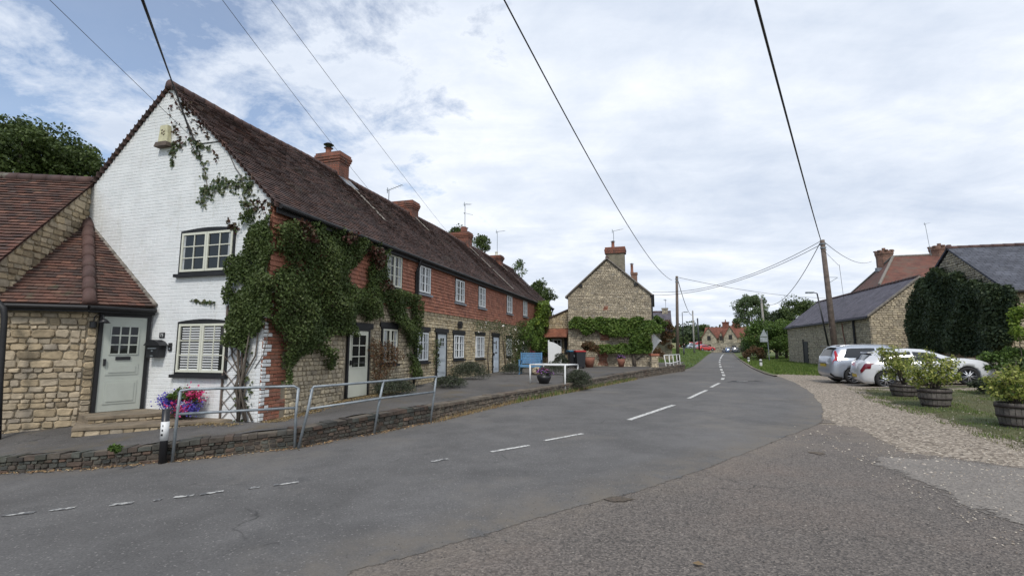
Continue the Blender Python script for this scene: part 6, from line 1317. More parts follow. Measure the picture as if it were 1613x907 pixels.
# dense ivy on the end of the slate building
def IM(v, z, w_): o = ivo + V2(*ib) * v - V2(*ia) * w_; return (o.x, o.y, z)
def IFp(px, py):
    n_ = V2(*ia).to_2d(); a, b = ray(px, py); t = ivo.to_2d().dot(n_) / Vector((a, 1)).dot(n_); q = Vector((a * t, t)); return ((q - ivo.to_2d()).dot(V2(*ib).to_2d()), EYE + b * t)
ipx = ((1446, 466), (1456, 445), (1468, 432), (1480, 422), (1493, 424), (1508, 432), (1520, 426), (1534, 444), (1550, 442), (1575, 446), (1600, 452), (1612, 466), (1610, 500), (1608, 540), (1575, 555), (1545, 560), (1520, 556), (1500, 548), (1480, 562), (1462, 560), (1446, 552), (1440, 500))
wallclimber('huge mass of very dark ivy covering the end wall of the slate roofed building', ipx, IM, IFp, 30000, .15, 'l_dark', .62, (1500, 570), np.array([-ia[0], -ia[1], .3]), fr=.8, thr=-.75, seed=7., name='ivy', cat='ivy', stemlines=[(((1500, 575), (1502, 545)), .1), (((1470, 575), (1474, 545)), .08), (((1560, 575), (1556, 545)), .08)])
# shrubs and low plants: clump of foliage with short stems
def shrub(name, label, cat, base, c_off, rad, n, size, mat, ncl=14, flowers=None, cr=.38, group=None, low=-.5, stems=5, extra=None):
    root = thing(name, label, cat, tuple(base), 0, group); c = np.array(c_off); pts, rr = crown_pts(c, rad, ncl, max(4, n // ncl), cr, low=low); leafcloud('foliage', pts, size, mat, root, rnd=rr)
    if flowers:
        for fm, fn_, fs_ in flowers:
            e = npr.normal(size=(fn_, 3)); e /= np.linalg.norm(e, axis=1)[:, None]; e[:, 2] = np.abs(e[:, 2]) * 1.1 - .35; leafcloud('flower', c + e * np.array(rad) * npr.uniform(.8, 1.08, (fn_, 1)), fs_, fm, root, None, aspect=.9)
    q = MB()
    for k in range(stems): t = rng.random() * 6.3; q.tube([(.05 * math.cos(t), .05 * math.sin(t), -.05), (c[0] + rad[0] * .5 * math.cos(t), c[1] + rad[1] * .5 * math.sin(t), c[2] + rad[2] * .4 * rng.random())], [.014, .006], 5)
    q.build('stem', 'bark', root); return root
def lav(label, px, py, z, rx, rz, n, mat='l_lav', ry=None, ln=False):
    b = pgp(px, py) if px != 917 else gp(917, 616) + Vector((-.1, .35, .12)); root = thing('lavender_bush', label, 'bush', tuple(b), 0, 'lavender bushes along the terrace'); n_ = n; ry = ry or rx
    t = npr.uniform(0, 6.283, n_); el = npr.uniform(0, 1, n_) ** .6; L_ = npr.uniform(.55, 1.05, n_); x = np.cos(t) * el * rx * L_; y = np.sin(t) * el * ry * L_; zz_ = np.sqrt(np.maximum(0, 1 - el ** 2)) * rz * L_ + .03
    nr = np.stack([x, y, zz_ * .3], 1); leafcloud('foliage', np.stack([x, y, zz_], 1), .085, mat, root, None, aspect=.22, rnd=npr.normal(.45, .25, n_))
    q = MB()
    for k in range(60): a = rng.random() * 6.28; e = rng.random(); q.tube([(math.cos(a) * e * rx * .7, math.sin(a) * e * ry * .7, .1), (math.cos(a) * e * rx * 1.1, math.sin(a) * e * ry * 1.1, rz * (1.15 - .4 * e))], .004, 3, cap=False)
    q.build('stem', 'l_lav', root); return root
lav('dark grey-green lavender bush below the window nearest the creeper', 622, 622, .30, .62, .42, 3600, ry=.8)
lav('sprawling lavender bush standing on the pavement edge of the row of bushes', 708, 610, .42, .62, .34, 2600)
lav('taller purple tinged lavender bush against the wall below the cottage lantern', 740, 597, .44, .85, .62, 4200)
lav('small lavender bush at the foot of the climbing rose', 806, 589, .42, .6, .45, 2200)
lav('dark twiggy bush spilling over the kerb wall behind the white railing', 917, 614, .28, .62, .62, 4200)
lav('low grey bush on the forecourt behind the white railing', 875, 590, .42, .7, .6, 1800)
shrub('shrub', 'low bush growing beside the bins left of the stone house', 'shrub', pgp(884, 580), (0, 0, .5), (.5, .5, .55), 1600, .09, 'l_lav')
shrub('shrub', 'small green weed rooted in the face of the nearest kerb wall', 'weed', pz(183, 727, -.05), (0, -.05, .12), (.16, .1, .16), 260, .05, 'l_hedge', 6, stems=2)
# flower displays
def bowl(root, r, h, mat='blackmetal', name='pot'):
    q = MB(); q.lathe([(0, 0), (r * .6, 0), (r * .9, h * .6), (r, h), (r * .92, h), (r * .8, h * .6)], 20); q.build(name, mat, root, True); q = MB(); q.lathe([(0, h * .85), (r * .9, h * .85)], 16); q.build('soil', 'soil', root)
fb = pz(286, 657, .22); root = shrub('flower_pot', 'pot of blue lobelia and magenta petunias standing on the step by the white wall', 'flower pot', fb, (0, 0, .36), (.40, .32, .25), 1500, .05, 'l_hedge', 16, None, low=-.2, stems=3); bowl(root, .2, .2)
for m_, n_, cc in (('f_blue', 1500, (-.26, 0, .33)), ('f_blue', 700, (.18, -.05, .2)), ('f_pink', 230, (.22, 0, .47)), ('f_pink', 60, (-.05, -.15, .25)), ('f_pink', 50, (.15, -.2, .22))):
    e = npr.normal(size=(n_, 3)) * np.array([.092, .10, .072]); leafcloud('flower', np.array(cc) + e, .034 if m_ == 'f_blue' else .055, m_, root, None, aspect=.95)
fb = pgp(857, 604); root = shrub('flower_pot', 'small dark tub of purple and pink flowers inside the white railing', 'flower pot', fb, (0, 0, .42), (.36, .3, .22), 700, .07, 'l_lav', 10, [('f_purple', 60, .06), ('f_pink', 14, .06)]); bowl(root, .28, .30)
fb = pgp(977, 577.5); root = shrub('flower_pot', 'terracotta pot of small purple flowers against the stone house wall', 'flower pot', fb - Vector((0, .3, 0)), (0, 0, .62), (.26, .22, .2), 300, .08, 'l_lav', 8, [('f_purple', 40, .07)]); bowl(root, .24, .5, 'clay')
fb = pgp(927, 578); root = shrub('potted_shrub', 'large terracotta pot with a rusty brown shrub beside the bins', 'potted shrub', fb - Vector((0, .35, 0)), (0, 0, 1.15), (.72, .5, .48), 2600, .10, 'l_brown', 18); bowl(root, .36, .62, 'clay')
shrub('shrub', 'flowering bush at the right foot of the stone house by the pier', 'shrub', atY(1036, 575, 33.5), (0, 0, .5), (.5, .5, .8), 900, .1, 'l_brown', 12, [('f_white', 20, .08)])
# half barrels with variegated shrubs
def tub(label, slabel, px, py, W, H_, bush, seed):
    b = gp(px, py); root = thing('barrel_planter', label, 'planter', (b.x, b.y, b.z), seed, 'half barrel planters on the grass')
    rb, rtp = W * .40, W * .5; q = MB(); n = 22
    for k in range(n):
        t0, t1 = 2 * math.pi * k / n + .012, 2 * math.pi * (k + 1) / n - .012; j = rng.uniform(-.004, .006); vs = []
        for (rr, z) in ((rb, -.02), ((rb + rtp) / 2 + .02, H_ * .5), (rtp, H_)):
            for t in (t0, t1): vs.append(((rr + j) * math.cos(t), (rr + j) * math.sin(t), z + (rng.uniform(-.006, .006) if z > .1 else 0)))
        for t in (t0, t1): vs.append(((rtp - .03) * math.cos(t), (rtp - .03) * math.sin(t), H_))
        for t in (t0, t1): vs.append(((rtp - .05) * math.cos(t), (rtp - .05) * math.sin(t), H_ * .7))
        q.add(vs, [(0, 1, 3, 2), (2, 3, 5, 4), (4, 5, 7, 6), (6, 7, 9, 8)])
    q.build('stave', 'barrel', root)
    for f0, f1 in ((.03, .13), (.40, .50), (.80, .91)):
        q = MB(); rf = lambda f: (rb + (rtp - rb) * f + .02 * math.sin(math.pi * f)) + .012; q.lathe([(rf(f0) - .02, H_ * f0), (rf(f0), H_ * f0), (rf(f1), H_ * f1), (rf(f1) - .02, H_ * f1)], 26); q.build('hoop', 'rusty', root, True)
    q = MB(); q.lathe([(0, H_ * .86), (rtp - .035, H_ * .85)], 18); q.build('soil', 'soil', root)
    tb = Vector((b.x, b.y, b.z + H_ * .85)); sh = thing('shrub', slabel, 'shrub', tuple(tb), 0, 'variegated shrubs in the barrels')
    pts = []; st = MB(); w_, h_, ox = bush
    for k in range(34):
        a = rng.random() * 6.28; e = rng.random() ** .55; tip = Vector((ox + math.cos(a) * e * w_, math.sin(a) * e * w_ * .8, h_ * (.25 + .75 * rng.random()) * (1 - .35 * e)))
        mid = Vector((tip.x * .35, tip.y * .35, tip.z * .55)); st.tube([(rng.uniform(-.05, .05), rng.uniform(-.05, .05), -.05), mid, tip], [.011, .008, .004], 5)
        for _ in range(4):
            c = mid.lerp(tip, rng.uniform(.25, 1.1)); r_ = rng.uniform(.05, .11)
            for _ in range(16): pts.append((c.x + rng.gauss(0, r_), c.y + rng.gauss(0, r_), c.z + rng.gauss(0, r_ * .7)))
    rr = npr.normal(.45, .28, len(pts)) + np.array([p[2] for p in pts]) * .12
    leafcloud('foliage', pts, .085, 'l_tub', sh, rnd=rr, aspect=.5); st.build('stem', 'bark', sh, True)
tub('half barrel planter furthest from the camera, partly behind the middle one', 'leggy yellow-green shrub in the furthest barrel, in front of the white car boot', 1426, 623, .80, .36, (.72, 1.45, -.16), .2)
tub('middle half barrel planter with two rusty hoops on the grass', 'open twiggy shrub in the middle barrel, seen against the white car side', 1474, 639, .74, .46, (.66, 1.2, 0), .7)
tub('half barrel planter nearest the camera at the right edge of the picture', 'dense yellow-tipped shrub in the nearest barrel at the right edge', 1604, 671, .66, .48, (.56, 1.0, .06), 1.3)
# hedges and bushes on the right
shrub('bush', 'dark leafy bush in front of the bonnet of the white car', 'bush', gp(1590, 604), (.3, .3, .65), (.95, .8, .75), 4200, .10, 'l_hedge', 26, cr=.3)
shrub('bush', 'low spreading bush between the white car front wheel and the nearest barrel', 'bush', gp(1556, 619), (0, 0, .2), (.62, .45, .27), 3200, .07, 'l_lav', 20)
shrub('bush', 'tall yellow-green shrub at the right edge below the slate roof', 'bush', atY(1618, 590, 17.3), (.3, 0, 1.7), (.6, .7, 1.1), 3000, .10, 'l_bright', 24, cr=.33)
shrub('bush', 'mixed green shrub behind the nearest barrel at the right edge', 'bush', gp(1618, 628), (.4, 0, .6), (.9, .6, .7), 3400, .09, 'l_tree', 22)
def mass(name, label, cat, px, py, Y, zc, rad, mat, leaf, ncl, per, cr=.3, group=None, zb=.3, trunk=.2, low=-.7, fill=.5):
    c = atY(px, py, Y); return tree(name, label, cat, (c.x, c.y, zb), (c.x, c.y, c.z), rad, mat, leaf, ncl, per, cr, group, trunk, fill, low)
mass('tree', 'large dense hedgerow tree right of the road sign, left part of the green mass', 'tree', 1202, 535, 56, 0, (2.6, 3, 2.5), 'l_hedge', .2, 60, 150, .33)
mass('bush', 'rounded bright green bush behind the road sign', 'bush', 1222, 538, 54, 0, (2.3, 2.5, 2.1), 'l_hedge', .2, 50, 150, .33)
mass('bush', 'bright green bush touching the left end of the barn', 'bush', 1237, 532, 56, 0, (2.4, 2.0, 2.4), 'l_wist', .2, 45, 130, .33)
mass('tree', 'dark purple-green tree behind the hedge left of the barn', 'tree', 1226, 514, 75, 0, (3.5, 3, 2.8), 'l_dark', .28, 45, 120, .33)
mass('tree', 'leafy tree standing behind the barn roof', 'tree', 1262, 508, 72, 0, (4.5, 4, 4.4), 'l_tree', .28, 70, 130, .28, fill=.7)
mass('tree', 'pale birch tree rising above the hedge behind the pale pole', 'tree', 1183, 494, 88, 0, (3.6, 3.3, 4.2), 'l_birch', .26, 90, 130, .25, fill=.6)
mass('bush', 'dark hedge bush by the parked cars on the right of the road', 'bush', 1181, 545, 85, 0, (2.0, 3, 1.9), 'l_tree', .22, 30, 120, .35)
shrub('bush', 'brown scrubby undergrowth between the two white marker posts', 'bush', gp(1188, 569), (0, 0, .7), (1.2, 1.2, .95), 2600, .13, 'l_brown', 20)
shrub('bush', 'pale flowering undergrowth on the verge beside the far marker post', 'bush', gp(1178, 562), (0, 0, .9), (1.4, 2, 1.2), 2400, .16, 'l_lav', 20)
for i, (px, py, Y, rx) in enumerate(((1150, 547, 100, 1.4),)): pass
mass('tree', 'dark broadleaved tree above the stone cottage roof at the far left', 'tree', 18, 268, 26, 0, (5.2, 4, 2.75), 'l_tree', .20, 150, 200, .21, zb=-.3, trunk=.35)
mass('tree', 'lower right part of the trees behind the far left cottage', 'tree', 108, 270, 27, 0, (2.3, 2.5, 1.9), 'l_tree', .19, 60, 110, .27, zb=-.3)
mass('tree', 'tree crown showing left of the third terrace chimney', 'tree', 722, 376, 50, 0, (1.9, 2, 1.4), 'l_tree', .22, 30, 90, .4, trunk=.15, fill=.8)
mass('tree', 'tree crown showing right of the third terrace chimney', 'tree', 760, 386, 50, 0, (.9, 1.5, 1.3), 'l_tree', .2, 22, 80, .45, trunk=.12)
mass('tree', 'feathery tree tip right of the fourth terrace chimney', 'tree', 816, 424, 60, 0, (1.2, 1.2, 1.5), 'l_birch', .2, 14, 60, .4, trunk=.12)
mass('tree', 'tree behind the lower end of the terrace roof', 'tree', 852, 470, 58, 0, (2.1, 2, 2.4), 'l_tree', .22, 50, 110, .33, fill=.7)
mass('tree', 'small round tree by the distant red cars on the left', 'tree', 1077, 540, 92, 0, (1.1, 1.1, 1.3), 'l_tree', .18, 20, 90, .4, trunk=.12)
# far woods as one mass, with single trees in front
pts = []; rr = []
for k in range(150):
    px = rng.uniform(1020, 1420); Y = rng.uniform(230, 300); top = 513 + 6 * mnoise.noise(Vector((px * .03, 1, 1))) + (px > 1092) * 2 + rng.uniform(0, 12); c = atY(px, top + 12, Y); p_, r_ = crown_pts(c, (9, 8, 5.5), 7, 45, .5); pts.append(p_); rr.append(r_)
for k in range(90):
    px = rng.uniform(1400, 1900); c = atY(px, rng.uniform(520, 535), rng.uniform(150, 220)); p_, r_ = crown_pts(c, (9, 8, 5), 7, 45, .5); pts.append(p_); rr.append(r_)
for k in range(60):
    c = atY(rng.uniform(-300, 1000), rng.uniform(515, 535), rng.uniform(160, 220)); p_, r_ = crown_pts(c, (10, 8, 5.5), 7, 45, .5); pts.append(p_); rr.append(r_)
tag(leafcloud('woodland', np.vstack(pts), 1.5, 'l_dark', rnd=np.concatenate(rr)), kind='stuff')
mass('tree', 'round mid-green tree left of the distant red roofed house', 'tree', 1108, 522, 190, 0, (3.6, 3, 3.2), 'l_tree', .5, 30, 80, .35)
mass('tree', 'pale olive tree in the field left of the distant house', 'tree', 1111, 531, 165, 0, (3.0, 3, 2.2), 'l_birch', .45, 30, 80, .35)
hl_ = MB(); prf = [(-40, 150, -.2), (10, 170, 2.0), (40, 190, 3.4), (90, 175, 3.2), (170, 160, 2.5), (260, 140, 1.5)]
vs = [(x, y - 60, -.3) for x, y, z in prf] + [(x, y, z) for x, y, z in prf] + [(x * 2, y * 2.5, z + 2) for x, y, z in prf]; n = len(prf)
hl_.add(vs, [(j * n + i, j * n + i + 1, (j + 1) * n + i + 1, (j + 1) * n + i) for j in range(2) for i in range(n - 1)])
m_field = groundmat('dry_field', (.20, .185, .08), (.16, .17, .065), 2); tag(hl_.build('hill', m_field, smooth=True), kind='structure')
# ------------------------------------------------------------------ cars
def car(name, label, cat, loc_, rz, body, L=4.3, W=1.8, H_=1.46, kind='hatch', pitch=0., detail=True, tail='darkred', group=None, box=False):
    root = thing(name, label, cat, loc_, rz, group); root.rotation_euler = (0, -pitch, rz)
    # side profile: x from the rear bumper (0) to the front (1), shifted so that the origin is under the middle
    if kind == 'hatch':
        top = [(0, .46), (.004, .62), (.02, .70), (.05, .745), (.11, .90), (.20, .975), (.30, 1.0), (.42, .995), (.52, .955), (.60, .87), (.68, .745), (.72, .695), (.80, .665), (.90, .60), (.965, .52), (.99, .44), (1, .36)]
        belt = [(0, .44), (.05, .66), (.12, .655), (.30, .64), (.5, .615), (.66, .60), (.8, .58), (.9, .53), (1, .34)]
        ax0, ax1, wr = .185, .785, .325
    else:
        top = [(0, .40), (.003, .60), (.015, .66), (.03, .72), (.06, .90), (.10, .965), (.2, .995), (.35, 1.0), (.5, .985), (.60, .91), (.68, .78), (.73, .70), (.82, .665), (.92, .60), (.98, .50), (1, .38)]
        belt = [(0, .40), (.03, .62), (.12, .635), (.30, .615), (.5, .595), (.68, .58), (.85, .56), (1, .36)]
        ax0, ax1, wr = .185, .785, .345
    widt = [(0, .72), (.02, .86), (.06, .94), (.15, .985), (.5, 1.), (.85, .97), (.94, .90), (.985, .76), (1, .64)]
    roofw = [(0, .62), (.06, .66), (.12, .70), (.3, .72), (.5, .72), (.62, .74), (.72, .80), (.85, .84), (1, .6)]
    low = [(0, .24), (.03, .15), (.08, .125), (.5, .12), (.92, .125), (.97, .14), (1, .20)]
    I = lambda c, t: float(np.interp(t, [p_[0] for p_ in c], [p_[1] for p_ in c]))
    NS = 64; ts = [i / NS for i in range(NS + 1)]
    def S_(t, v):      # v 0..7 around half section, returns local point (right side y<0 when mirrored)
        w_ = W / 2 * I(widt, t); zt = H_ * I(top, t); zb = min(H_ * I(belt, t), zt - .012); z0 = H_ * I(low, t); wr_ = w_ * I(roofw, t); zm = z0 + (zb - z0) * .5
        hgt = zt - zb; k = min(1, hgt / (.25 * H_)); wt = w_ * .95 * (1 - k) + wr_ * k
        P_ = [(w_ * .86, z0), (w_ * .965, z0 + .09), (w_, zm), (w_ * .985, zb - .05), (w_ * .955, zb), (wt * 1.0 if k > .5 else w_ * .9, zt - .09 * k - .004), (wt * .86, zt - .022 * k), (0, zt)]
        i = min(int(v), 6); f = v - i; q = P_[max(i - 1, 0)], P_[i], P_[i + 1], P_[min(i + 2, 7)]
        if i in (4,) : y, z = P_[4][0] + (P_[5][0] - P_[4][0]) * f + .03 * math.sin(math.pi * f) * k, P_[4][1] + (P_[5][1] - P_[4][1]) * f
        else: y, z = P_[i][0] + (P_[i + 1][0] - P_[i][0]) * f, P_[i][1] + (P_[i + 1][1] - P_[i][1]) * f
        return Vector((t * L - L / 2, y, z))
    VS = [0, .5, 1, 1.5, 2, 2.5, 3, 3.5, 4, 4.33, 4.67, 5, 5.33, 5.67, 6, 6.5, 7]
    q = MB(); nv = len(VS); vs = []
    for t in ts:
        for s_ in (1, -1):
            for v in (VS if s_ > 0 else VS[::-1][1:]): p_ = S_(t, v); vs.append((p_.x, p_.y * s_, p_.z))
    m_ = 2 * nv - 1; fs = [(i * m_ + k, i * m_ + k + 1, (i + 1) * m_ + k + 1, (i + 1) * m_ + k) for i in range(NS) for k in range(m_ - 1)]
    fs += [(i * m_ + m_ - 1, i * m_, (i + 1) * m_, (i + 1) * m_ + m_ - 1) for i in range(NS)]; fs += [tuple(range(m_)), tuple(NS * m_ + k for k in range(m_))[::-1]]
    q.add(vs, fs); b_ = q.build('body', body, root, True, uv=False)
    bm = bmesh.new(); bm.from_mesh(b_.data); bmesh.ops.recalc_face_normals(bm, faces=bm.faces[:]); bm.to_mesh(b_.data); bm.free()
    for axf in (ax0, ax1):                                    # wheel arches cut out of the body
        c = bmesh.new(); bmesh.ops.create_cone(c, cap_ends=True, segments=32, radius1=wr + .045, radius2=wr + .045, depth=W * 1.4); me = bpy.data.meshes.new('c'); c.to_mesh(me); c.free()
        co = bpy.data.objects.new('c', me); C.objects.link(co); co.parent = root; co.rotation_euler = (R(90), 0, 0); co.location = (axf * L - L / 2, 0, wr)
        for s_ in (1,):
            md = b_.modifiers.new('b', 'BOOLEAN'); md.operation = 'DIFFERENCE'; md.object = co; md.solver = 'EXACT'
        bpy.context.view_layer.update(); ev = b_.evaluated_get(bpy.context.evaluated_depsgraph_get()); nm = bpy.data.meshes.new_from_object(ev); b_.modifiers.clear(); b_.data = nm; bpy.data.objects.remove(co)
    for p_ in b_.data.polygons: p_.use_smooth = True
    wl_ = MB(); wl_.box(ax0 * L - L / 2 - .42, ax0 * L - L / 2 + .42, -W * .36, W * .36, .16, .62); wl_.box(ax1 * L - L / 2 - .42, ax1 * L - L / 2 + .42, -W * .36, W * .36, .16, .60); wl_.box(-L * .40, L * .42, -W * .40, W * .40, .17, .24); wl_.build('underbody', 'trim', root)
    def patch(nm, t0, t1, v0, v1, mat, side=0, off=.006, nt_=14, nv_=6, parent=None, tf=None):
        q = MB()
        if side == 0 and v1 != 7: patch(nm, t0, t1, v0, v1, mat, -1, off, nt_, nv_, parent, tf); side = 1
        for s_ in (1,) if side == 0 else (side,):
            vs = []
            if side == 0: nv_ = nv_ * 2
            for i in range(nt_ + 1):
                for j in range(nv_ + 1):
                    mir = side == 0 and j > nv_ // 2; fj = j / nv_ if side else (1 - abs(j / nv_ * 2 - 1)); v = v0 + (v1 - v0) * fj; a, b2 = (t0, t1) if tf is None else tf(fj); t = a + (b2 - a) * i / nt_
                    e = .004; p_ = S_(t, v); n = (S_(min(1, t + e), v) - S_(max(0, t - e), v)).cross(S_(t, min(7, v + .02)) - S_(t, max(0, v - .02))); n = n.normalized() if n.length > 1e-9 else Vector((0, 0, 1))
                    if n.dot(Vector((0, p_.y + .001, p_.z - H_ * .4))) < 0: n = -n
                    p_ = p_ + n * off; vs.append((p_.x, p_.y * s_ * (-1 if mir else 1), p_.z))
            q.add(vs, [(i * (nv_ + 1) + j, i * (nv_ + 1) + j + 1, (i + 1) * (nv_ + 1) + j + 1, (i + 1) * (nv_ + 1) + j) for i in range(nt_) for j in range(nv_)])
        return q.build(nm, mat, parent or root, True, uv=False)
    if kind == 'hatch': w0_, w1_, mid, wt0, wt1, rr0, rr1 = .17, .655, .42, .535, .69, .055, .13
    else: w0_, w1_, mid, wt0, wt1, rr0, rr1 = .13, .655, .41, .545, .70, .028, .085
    patch('side_window', w0_, mid - .008, 4.12, 4.9, 'car_glass', 0, tf=lambda f: (w0_ - .015 + f * .05, mid - .008))
    patch('side_window', mid + .008, w1_, 4.12, 4.9, 'car_glass', 0, tf=lambda f: (mid + .008, w1_ - f * .085))
    patch('windscreen', wt0, wt1, 5.6, 7, 'car_glass', 0, tf=lambda f: (wt0 + .0, wt1)); patch('rear_window', rr0, rr1, 5.35, 7, 'car_glass', 0)
    for s_ in (1, -1):
        for axf in (ax0, ax1):
            wx = axf * L - L / 2; yw = s_ * (W / 2 - .115); q = MB()
            RY = lambda x, y, z, wx=wx, yw=yw, s_=s_: (wx + x, yw + s_ * z, wr + y)
            q.lathe([(wr - .11, -.10), (wr - .02, -.10), (wr, -.07), (wr, .07), (wr - .02, .095), (wr - .075, .10), (wr - .1, .085)], 28, mp=RY); wh = q.build('wheel', 'tyre', root, True)
            q = MB(); q.lathe([(wr - .10, -.08), (wr - .10, .03), (wr - .085, .095), (wr - .072, .095)], 28, mp=RY)
            for k in range(10):
                t = 2 * math.pi * k / 10 + (.09 if k % 2 else -.09); c_, s2 = math.cos(t), math.sin(t); r0, r1 = .03, wr - .085
                vs = []
                for (r_, hw_, z) in ((r0, .018, .085), (r1, .013, .075)):
                    for sg in (-1, 1): vs += [RY(r_ * c_ - sg * hw_ * s2, r_ * s2 + sg * hw_ * c_, z), RY(r_ * c_ - sg * hw_ * s2, r_ * s2 + sg * hw_ * c_, z - .035)]
                q.add(vs, [(0, 2, 6, 4), (0, 4, 5, 1), (2, 3, 7, 6), (4, 6, 7, 5)])
            q.lathe([(.0, .095), (.045, .09), (.05, .06)], 14, mp=RY); q.build('rim', 'alloy', wh, True)
            q = MB(); q.lathe([(0, .0), (wr - .1, .0)], 20, mp=RY); q.build('brake_disc', 'trim', wh)
        if detail:
            q = MB(); mx = .655 * L - L / 2; q.box(mx - .06, mx + .06, s_ * W * .475, s_ * W * .475 + s_ * .2, H_ * .63, H_ * .63 + .13); q.build('wing_mirror', body if kind == 'hatch' else body, root)
            if kind == 'hatch': patch('tail_light', .012, .115, 2.55, 3.95, tail, s_, .012, tf=lambda f: (.012, .085 + .04 * f)); 
            else: patch('tail_light', .012, .06, 3.0, 4.95, tail, s_, .014, nv_=10, tf=lambda f: (.016 + .045 * f, .105 - .03 * f - .01 * math.sin(3.1 * f)))
            patch('headlight', .90, .975, 3.0, 3.95, 'lens', s_, .008)
            for hx in (.36, .565):
                q = MB(); q.box(hx * L - L / 2 - .08, hx * L - L / 2 + .08, s_ * W * .493, s_ * (W * .493 + .03), H_ * .545, H_ * .57); q.build('door_handle', body, root)
            q = MB()
            for hx in (.265, .47, .685): 
                prv = [S_(hx + .02 * (1 - v / 4), v) for v in (.8, 1.5, 2, 3, 4)]; q.tube([(p_.x, p_.y * s_ + s_ * .001, p_.z) for p_ in prv], .005, 4)
            q.build('door_seam', 'trim', root)
            patch('sill_trim', .26, .70, .35, 1.0, 'trim', s_, .008)
    if detail:
        zn = .50 if kind == 'hatch' else .52; q = MB(); q.box(-L / 2 - .025, -L / 2 + .06, -.26, .26, H_ * (.30 if kind == 'hatch' else .44), H_ * (.30 if kind == 'hatch' else .44) + .115); q.build('number_plate', 'plate', root)
        patch('rear_bumper', .004, .09, .1, .95, 'trim' if kind != 'hatch' else body, 0, .012)
        if kind == 'suv':
            q = MB(); q.box(-L / 2 - .03, -L / 2 + .05, -.4, .4, H_ * .515, H_ * .545); q.build('tailgate_strip', 'chrome', root)
            q = MB()
            for s_ in (1, -1): q.tube([S_(t, 5.9) * 1. + Vector((0, 0, .03)) if s_ > 0 else Vector((S_(t, 5.9).x, -S_(t, 5.9).y, S_(t, 5.9).z + .03)) for t in [.12 + .42 * i / 10 for i in range(11)]], .015, 6)
            q.build('roof_rail', 'chrome', root)
            q = MB(); q.box(-L / 2 + .16, -L / 2 + .40, -.55, .55, H_ * .965, H_ * .985); q.build('roof_spoiler', body, root)
        else:
            q = MB(); q.box(-L / 2 + .44, -L / 2 + .70, -.5, .5, H_ * .925, H_ * .955); q.build('roof_spoiler', body, root)
    if box: q = MB(); q.box(-.5, .8, -.4, .4, H_ + .03, H_ + .35); q.build('roof_box', 'trim', root)
    return root
rz = math.atan2(-.37, .93); rw = Vector((14.45, 19.2)); hd = Vector((.93, -.37)).normalized(); fw = rw + hd * 2.58; lat = Vector((-hd.y, hd.x)) * .80
ctr = rw + hd * 1.29 + lat + hd * .06; zr_, zf_ = gp(1391, 611).z, 0
zR = EYE + ray(1391, 611)[1] * 19.2 ; zF = EYE + ray(1526, 606)[1] * fw.y
car('parked_car', 'white hatchback parked side-on behind the barrel planters', 'car', (ctr.x, ctr.y, (zR + zF) / 2), rz, 'car_white', 4.25, 1.80, 1.47, 'hatch', math.atan2(zF - zR, 2.58))
h2 = Vector((.975, -.20)).normalized(); rs = Vector((14.95, 21.75)); l2 = Vector((-h2.y, h2.x)) * .82; c2_ = rs + h2 * 1.45 + l2
zs = EYE + ray(1341, 604.5)[1] * 21.75
car('parked_car', 'silver SUV with tall red tail lights parked beyond the white car', 'car', (c2_.x, c2_.y, zs + .03), math.atan2(h2.y, h2.x), 'car_silver', 4.55, 1.84, 1.69, 'suv', .015, tail='redlens')
def far(label, px, py, Y, rz, body, **k):
    b = atY(px, py, Y); car('parked_car', label, 'car', tuple(b), rz, body, detail=False, group='cars parked in the distance', **k)
far('distant dark estate car with a roof box parked at the right of the bend', 1157, 557, 118, R(78), 'car_dark', box=True, kind='suv', H_=1.6)
far('distant silver-blue car parked just left of the dark one with the roof box', 1146, 556, 124, R(80), 'car_bluegrey')
far('nearest of the distant red cars, at the end of the parked row on the left', 1112, 552.5, 118, R(8), 'car_red')
far('distant grey car parked left of the red car at the end of the row', 1100, 551, 126, R(175), 'car_bluegrey')
far('distant silver car at the left of the parked row', 1091, 550, 122, R(20), 'car_silver')
far('distant red car furthest left, beside the small round tree', 1082, 547.5, 128, R(170), 'car_red')
far('faded red car parked behind the row of distant cars', 1106, 545.5, 140, R(10), 'car_red')
# ------------------------------------------------------------------ bench, bins, gate
bb = pgp(836, 590); root = thing('bench', 'blue painted slatted garden bench in front of the yellow-green climber', 'bench', tuple(bb + Vector((0, .35, 0))), R(-12)); W_ = .98
q = MB(); 
for k in range(5): q.box(-W_ / 2, W_ / 2, -.22 + k * .1, -.14 + k * .1, .42, .445)
q.build('seat', 'blue_bench', root); q = MB()
for k in range(7): q.box(-W_ / 2 + .04, W_ / 2 - .04, .27 + k * .012, .29 + k * .012, .50 + k * .075, .56 + k * .075)
q.build('backrest', 'blue_bench', root)
for sx in (-1, 1):
    q = MB(); q.box(sx * W_ / 2 - .03, sx * W_ / 2 + .03, -.25, -.19, 0, .66); q.build('leg', 'blue_bench', root)
    q = MB(); q.box(sx * W_ / 2 - .03, sx * W_ / 2 + .03, .27, .34, 0, 1.03); q.build('leg', 'blue_bench', root)
    q = MB(); q.box(sx * W_ / 2 - .04, sx * W_ / 2 + .04, -.27, .3, .662, .69); q.build('armrest', 'blue_bench', root)
q = MB(); q.box(-W_ / 2, W_ / 2, -.24, -.20, .34, .419); q.box(-W_ / 2, W_ / 2, .28, .32, .34, .419); q.build('apron', 'blue_bench', root)
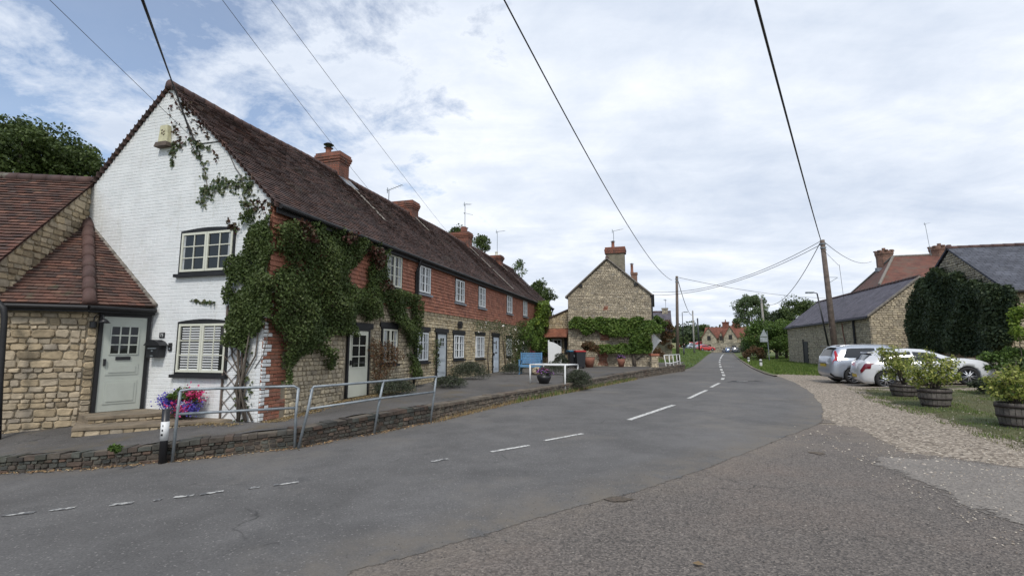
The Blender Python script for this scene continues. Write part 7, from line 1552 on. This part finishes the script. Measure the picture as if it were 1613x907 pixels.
def bin_(label, px, py, z, lid, rz):
    b = pgp(px, py); root = thing('wheelie_bin', label, 'bin', tuple(b), rz, 'wheelie bins by the stone house'); q = MB()
    vs = [(x * s_, y * s_, zz_) for zz_, s_ in ((.08, .78), (.95, 1.)) for x, y in ((-.28, -.33), (.28, -.33), (.28, .33), (-.28, .33))]; q.add(vs, [(0, 1, 2, 3), (4, 5, 6, 7), (0, 4, 5, 1), (1, 5, 6, 2), (2, 6, 7, 3), (3, 7, 4, 0)]); q.build('container', 'binblack', root)
    q = MB(); q.prism([(-.34, .955), (-.36, .98), (-.2, 1.03), (.3, 1.06), (.40, 1.02), (.36, .955)], -.31, .31, mp=lambda y, z, x: (x, y, z)); q.build('lid', lid, root)
    for s_ in (-1, 1): q = MB(); q.tube([(s_ * .2, .27, .1), (s_ * .28, .27, .1)], .1, 12); q.build('wheel', 'tyre', root)
    q = MB(); q.tube([(-.24, .40, .98), (.24, .40, .98)], .018, 6); q.build('handle', 'binblack', root); return root
r_ = bin_('black wheelie bin with a blue lid and a white number label', 903, 579, .44, 'bin_blue', R(10)); q = MB(); q.box(-.05, .05, -.325, -.318, .66, .80); q.build('label', 'white', r_)
bin_('black wheelie bin with a red lid beside the blue lidded one', 914, 580, .44, 'bin_red', R(5))
gt = pgp(876, 577); root = thing('garden_gate', 'tall white boarded gate with a curved top behind the climber', 'gate', tuple(gt + Vector((0, 1.0, 0))), R(5)); q = MB(); pl = [(-.35, 0), (.45, 0)] + [(.45 - .8 * i / 8, 1.25 + .35 * math.sin(math.pi / 2 * i / 8)) for i in range(9)]
q.prism(pl, -.03, .02, mp=lambda x, z, y: (x, y, z)); q.build('panel', 'white', root); q = MB(); q.box(-.45, -.352, -.05, .05, 0, 1.7); q.build('post', 'white', root)
st = thing('ornamental_stone', 'pale rounded stone under the blue bench end', 'stone', tuple(pgp(843, 590) + Vector((.1, 0, 0)))); q = MB()
q.lathe([(0, 0), (.24, .02), (.27, .15), (.2, .3), (.08, .36), (0, .37)], 12, mp=lambda x, y, z: (x * (1 + .1 * math.sin(y * 9)), y * .8, z)); q.build('boulder', 'stone_tex', st, True)
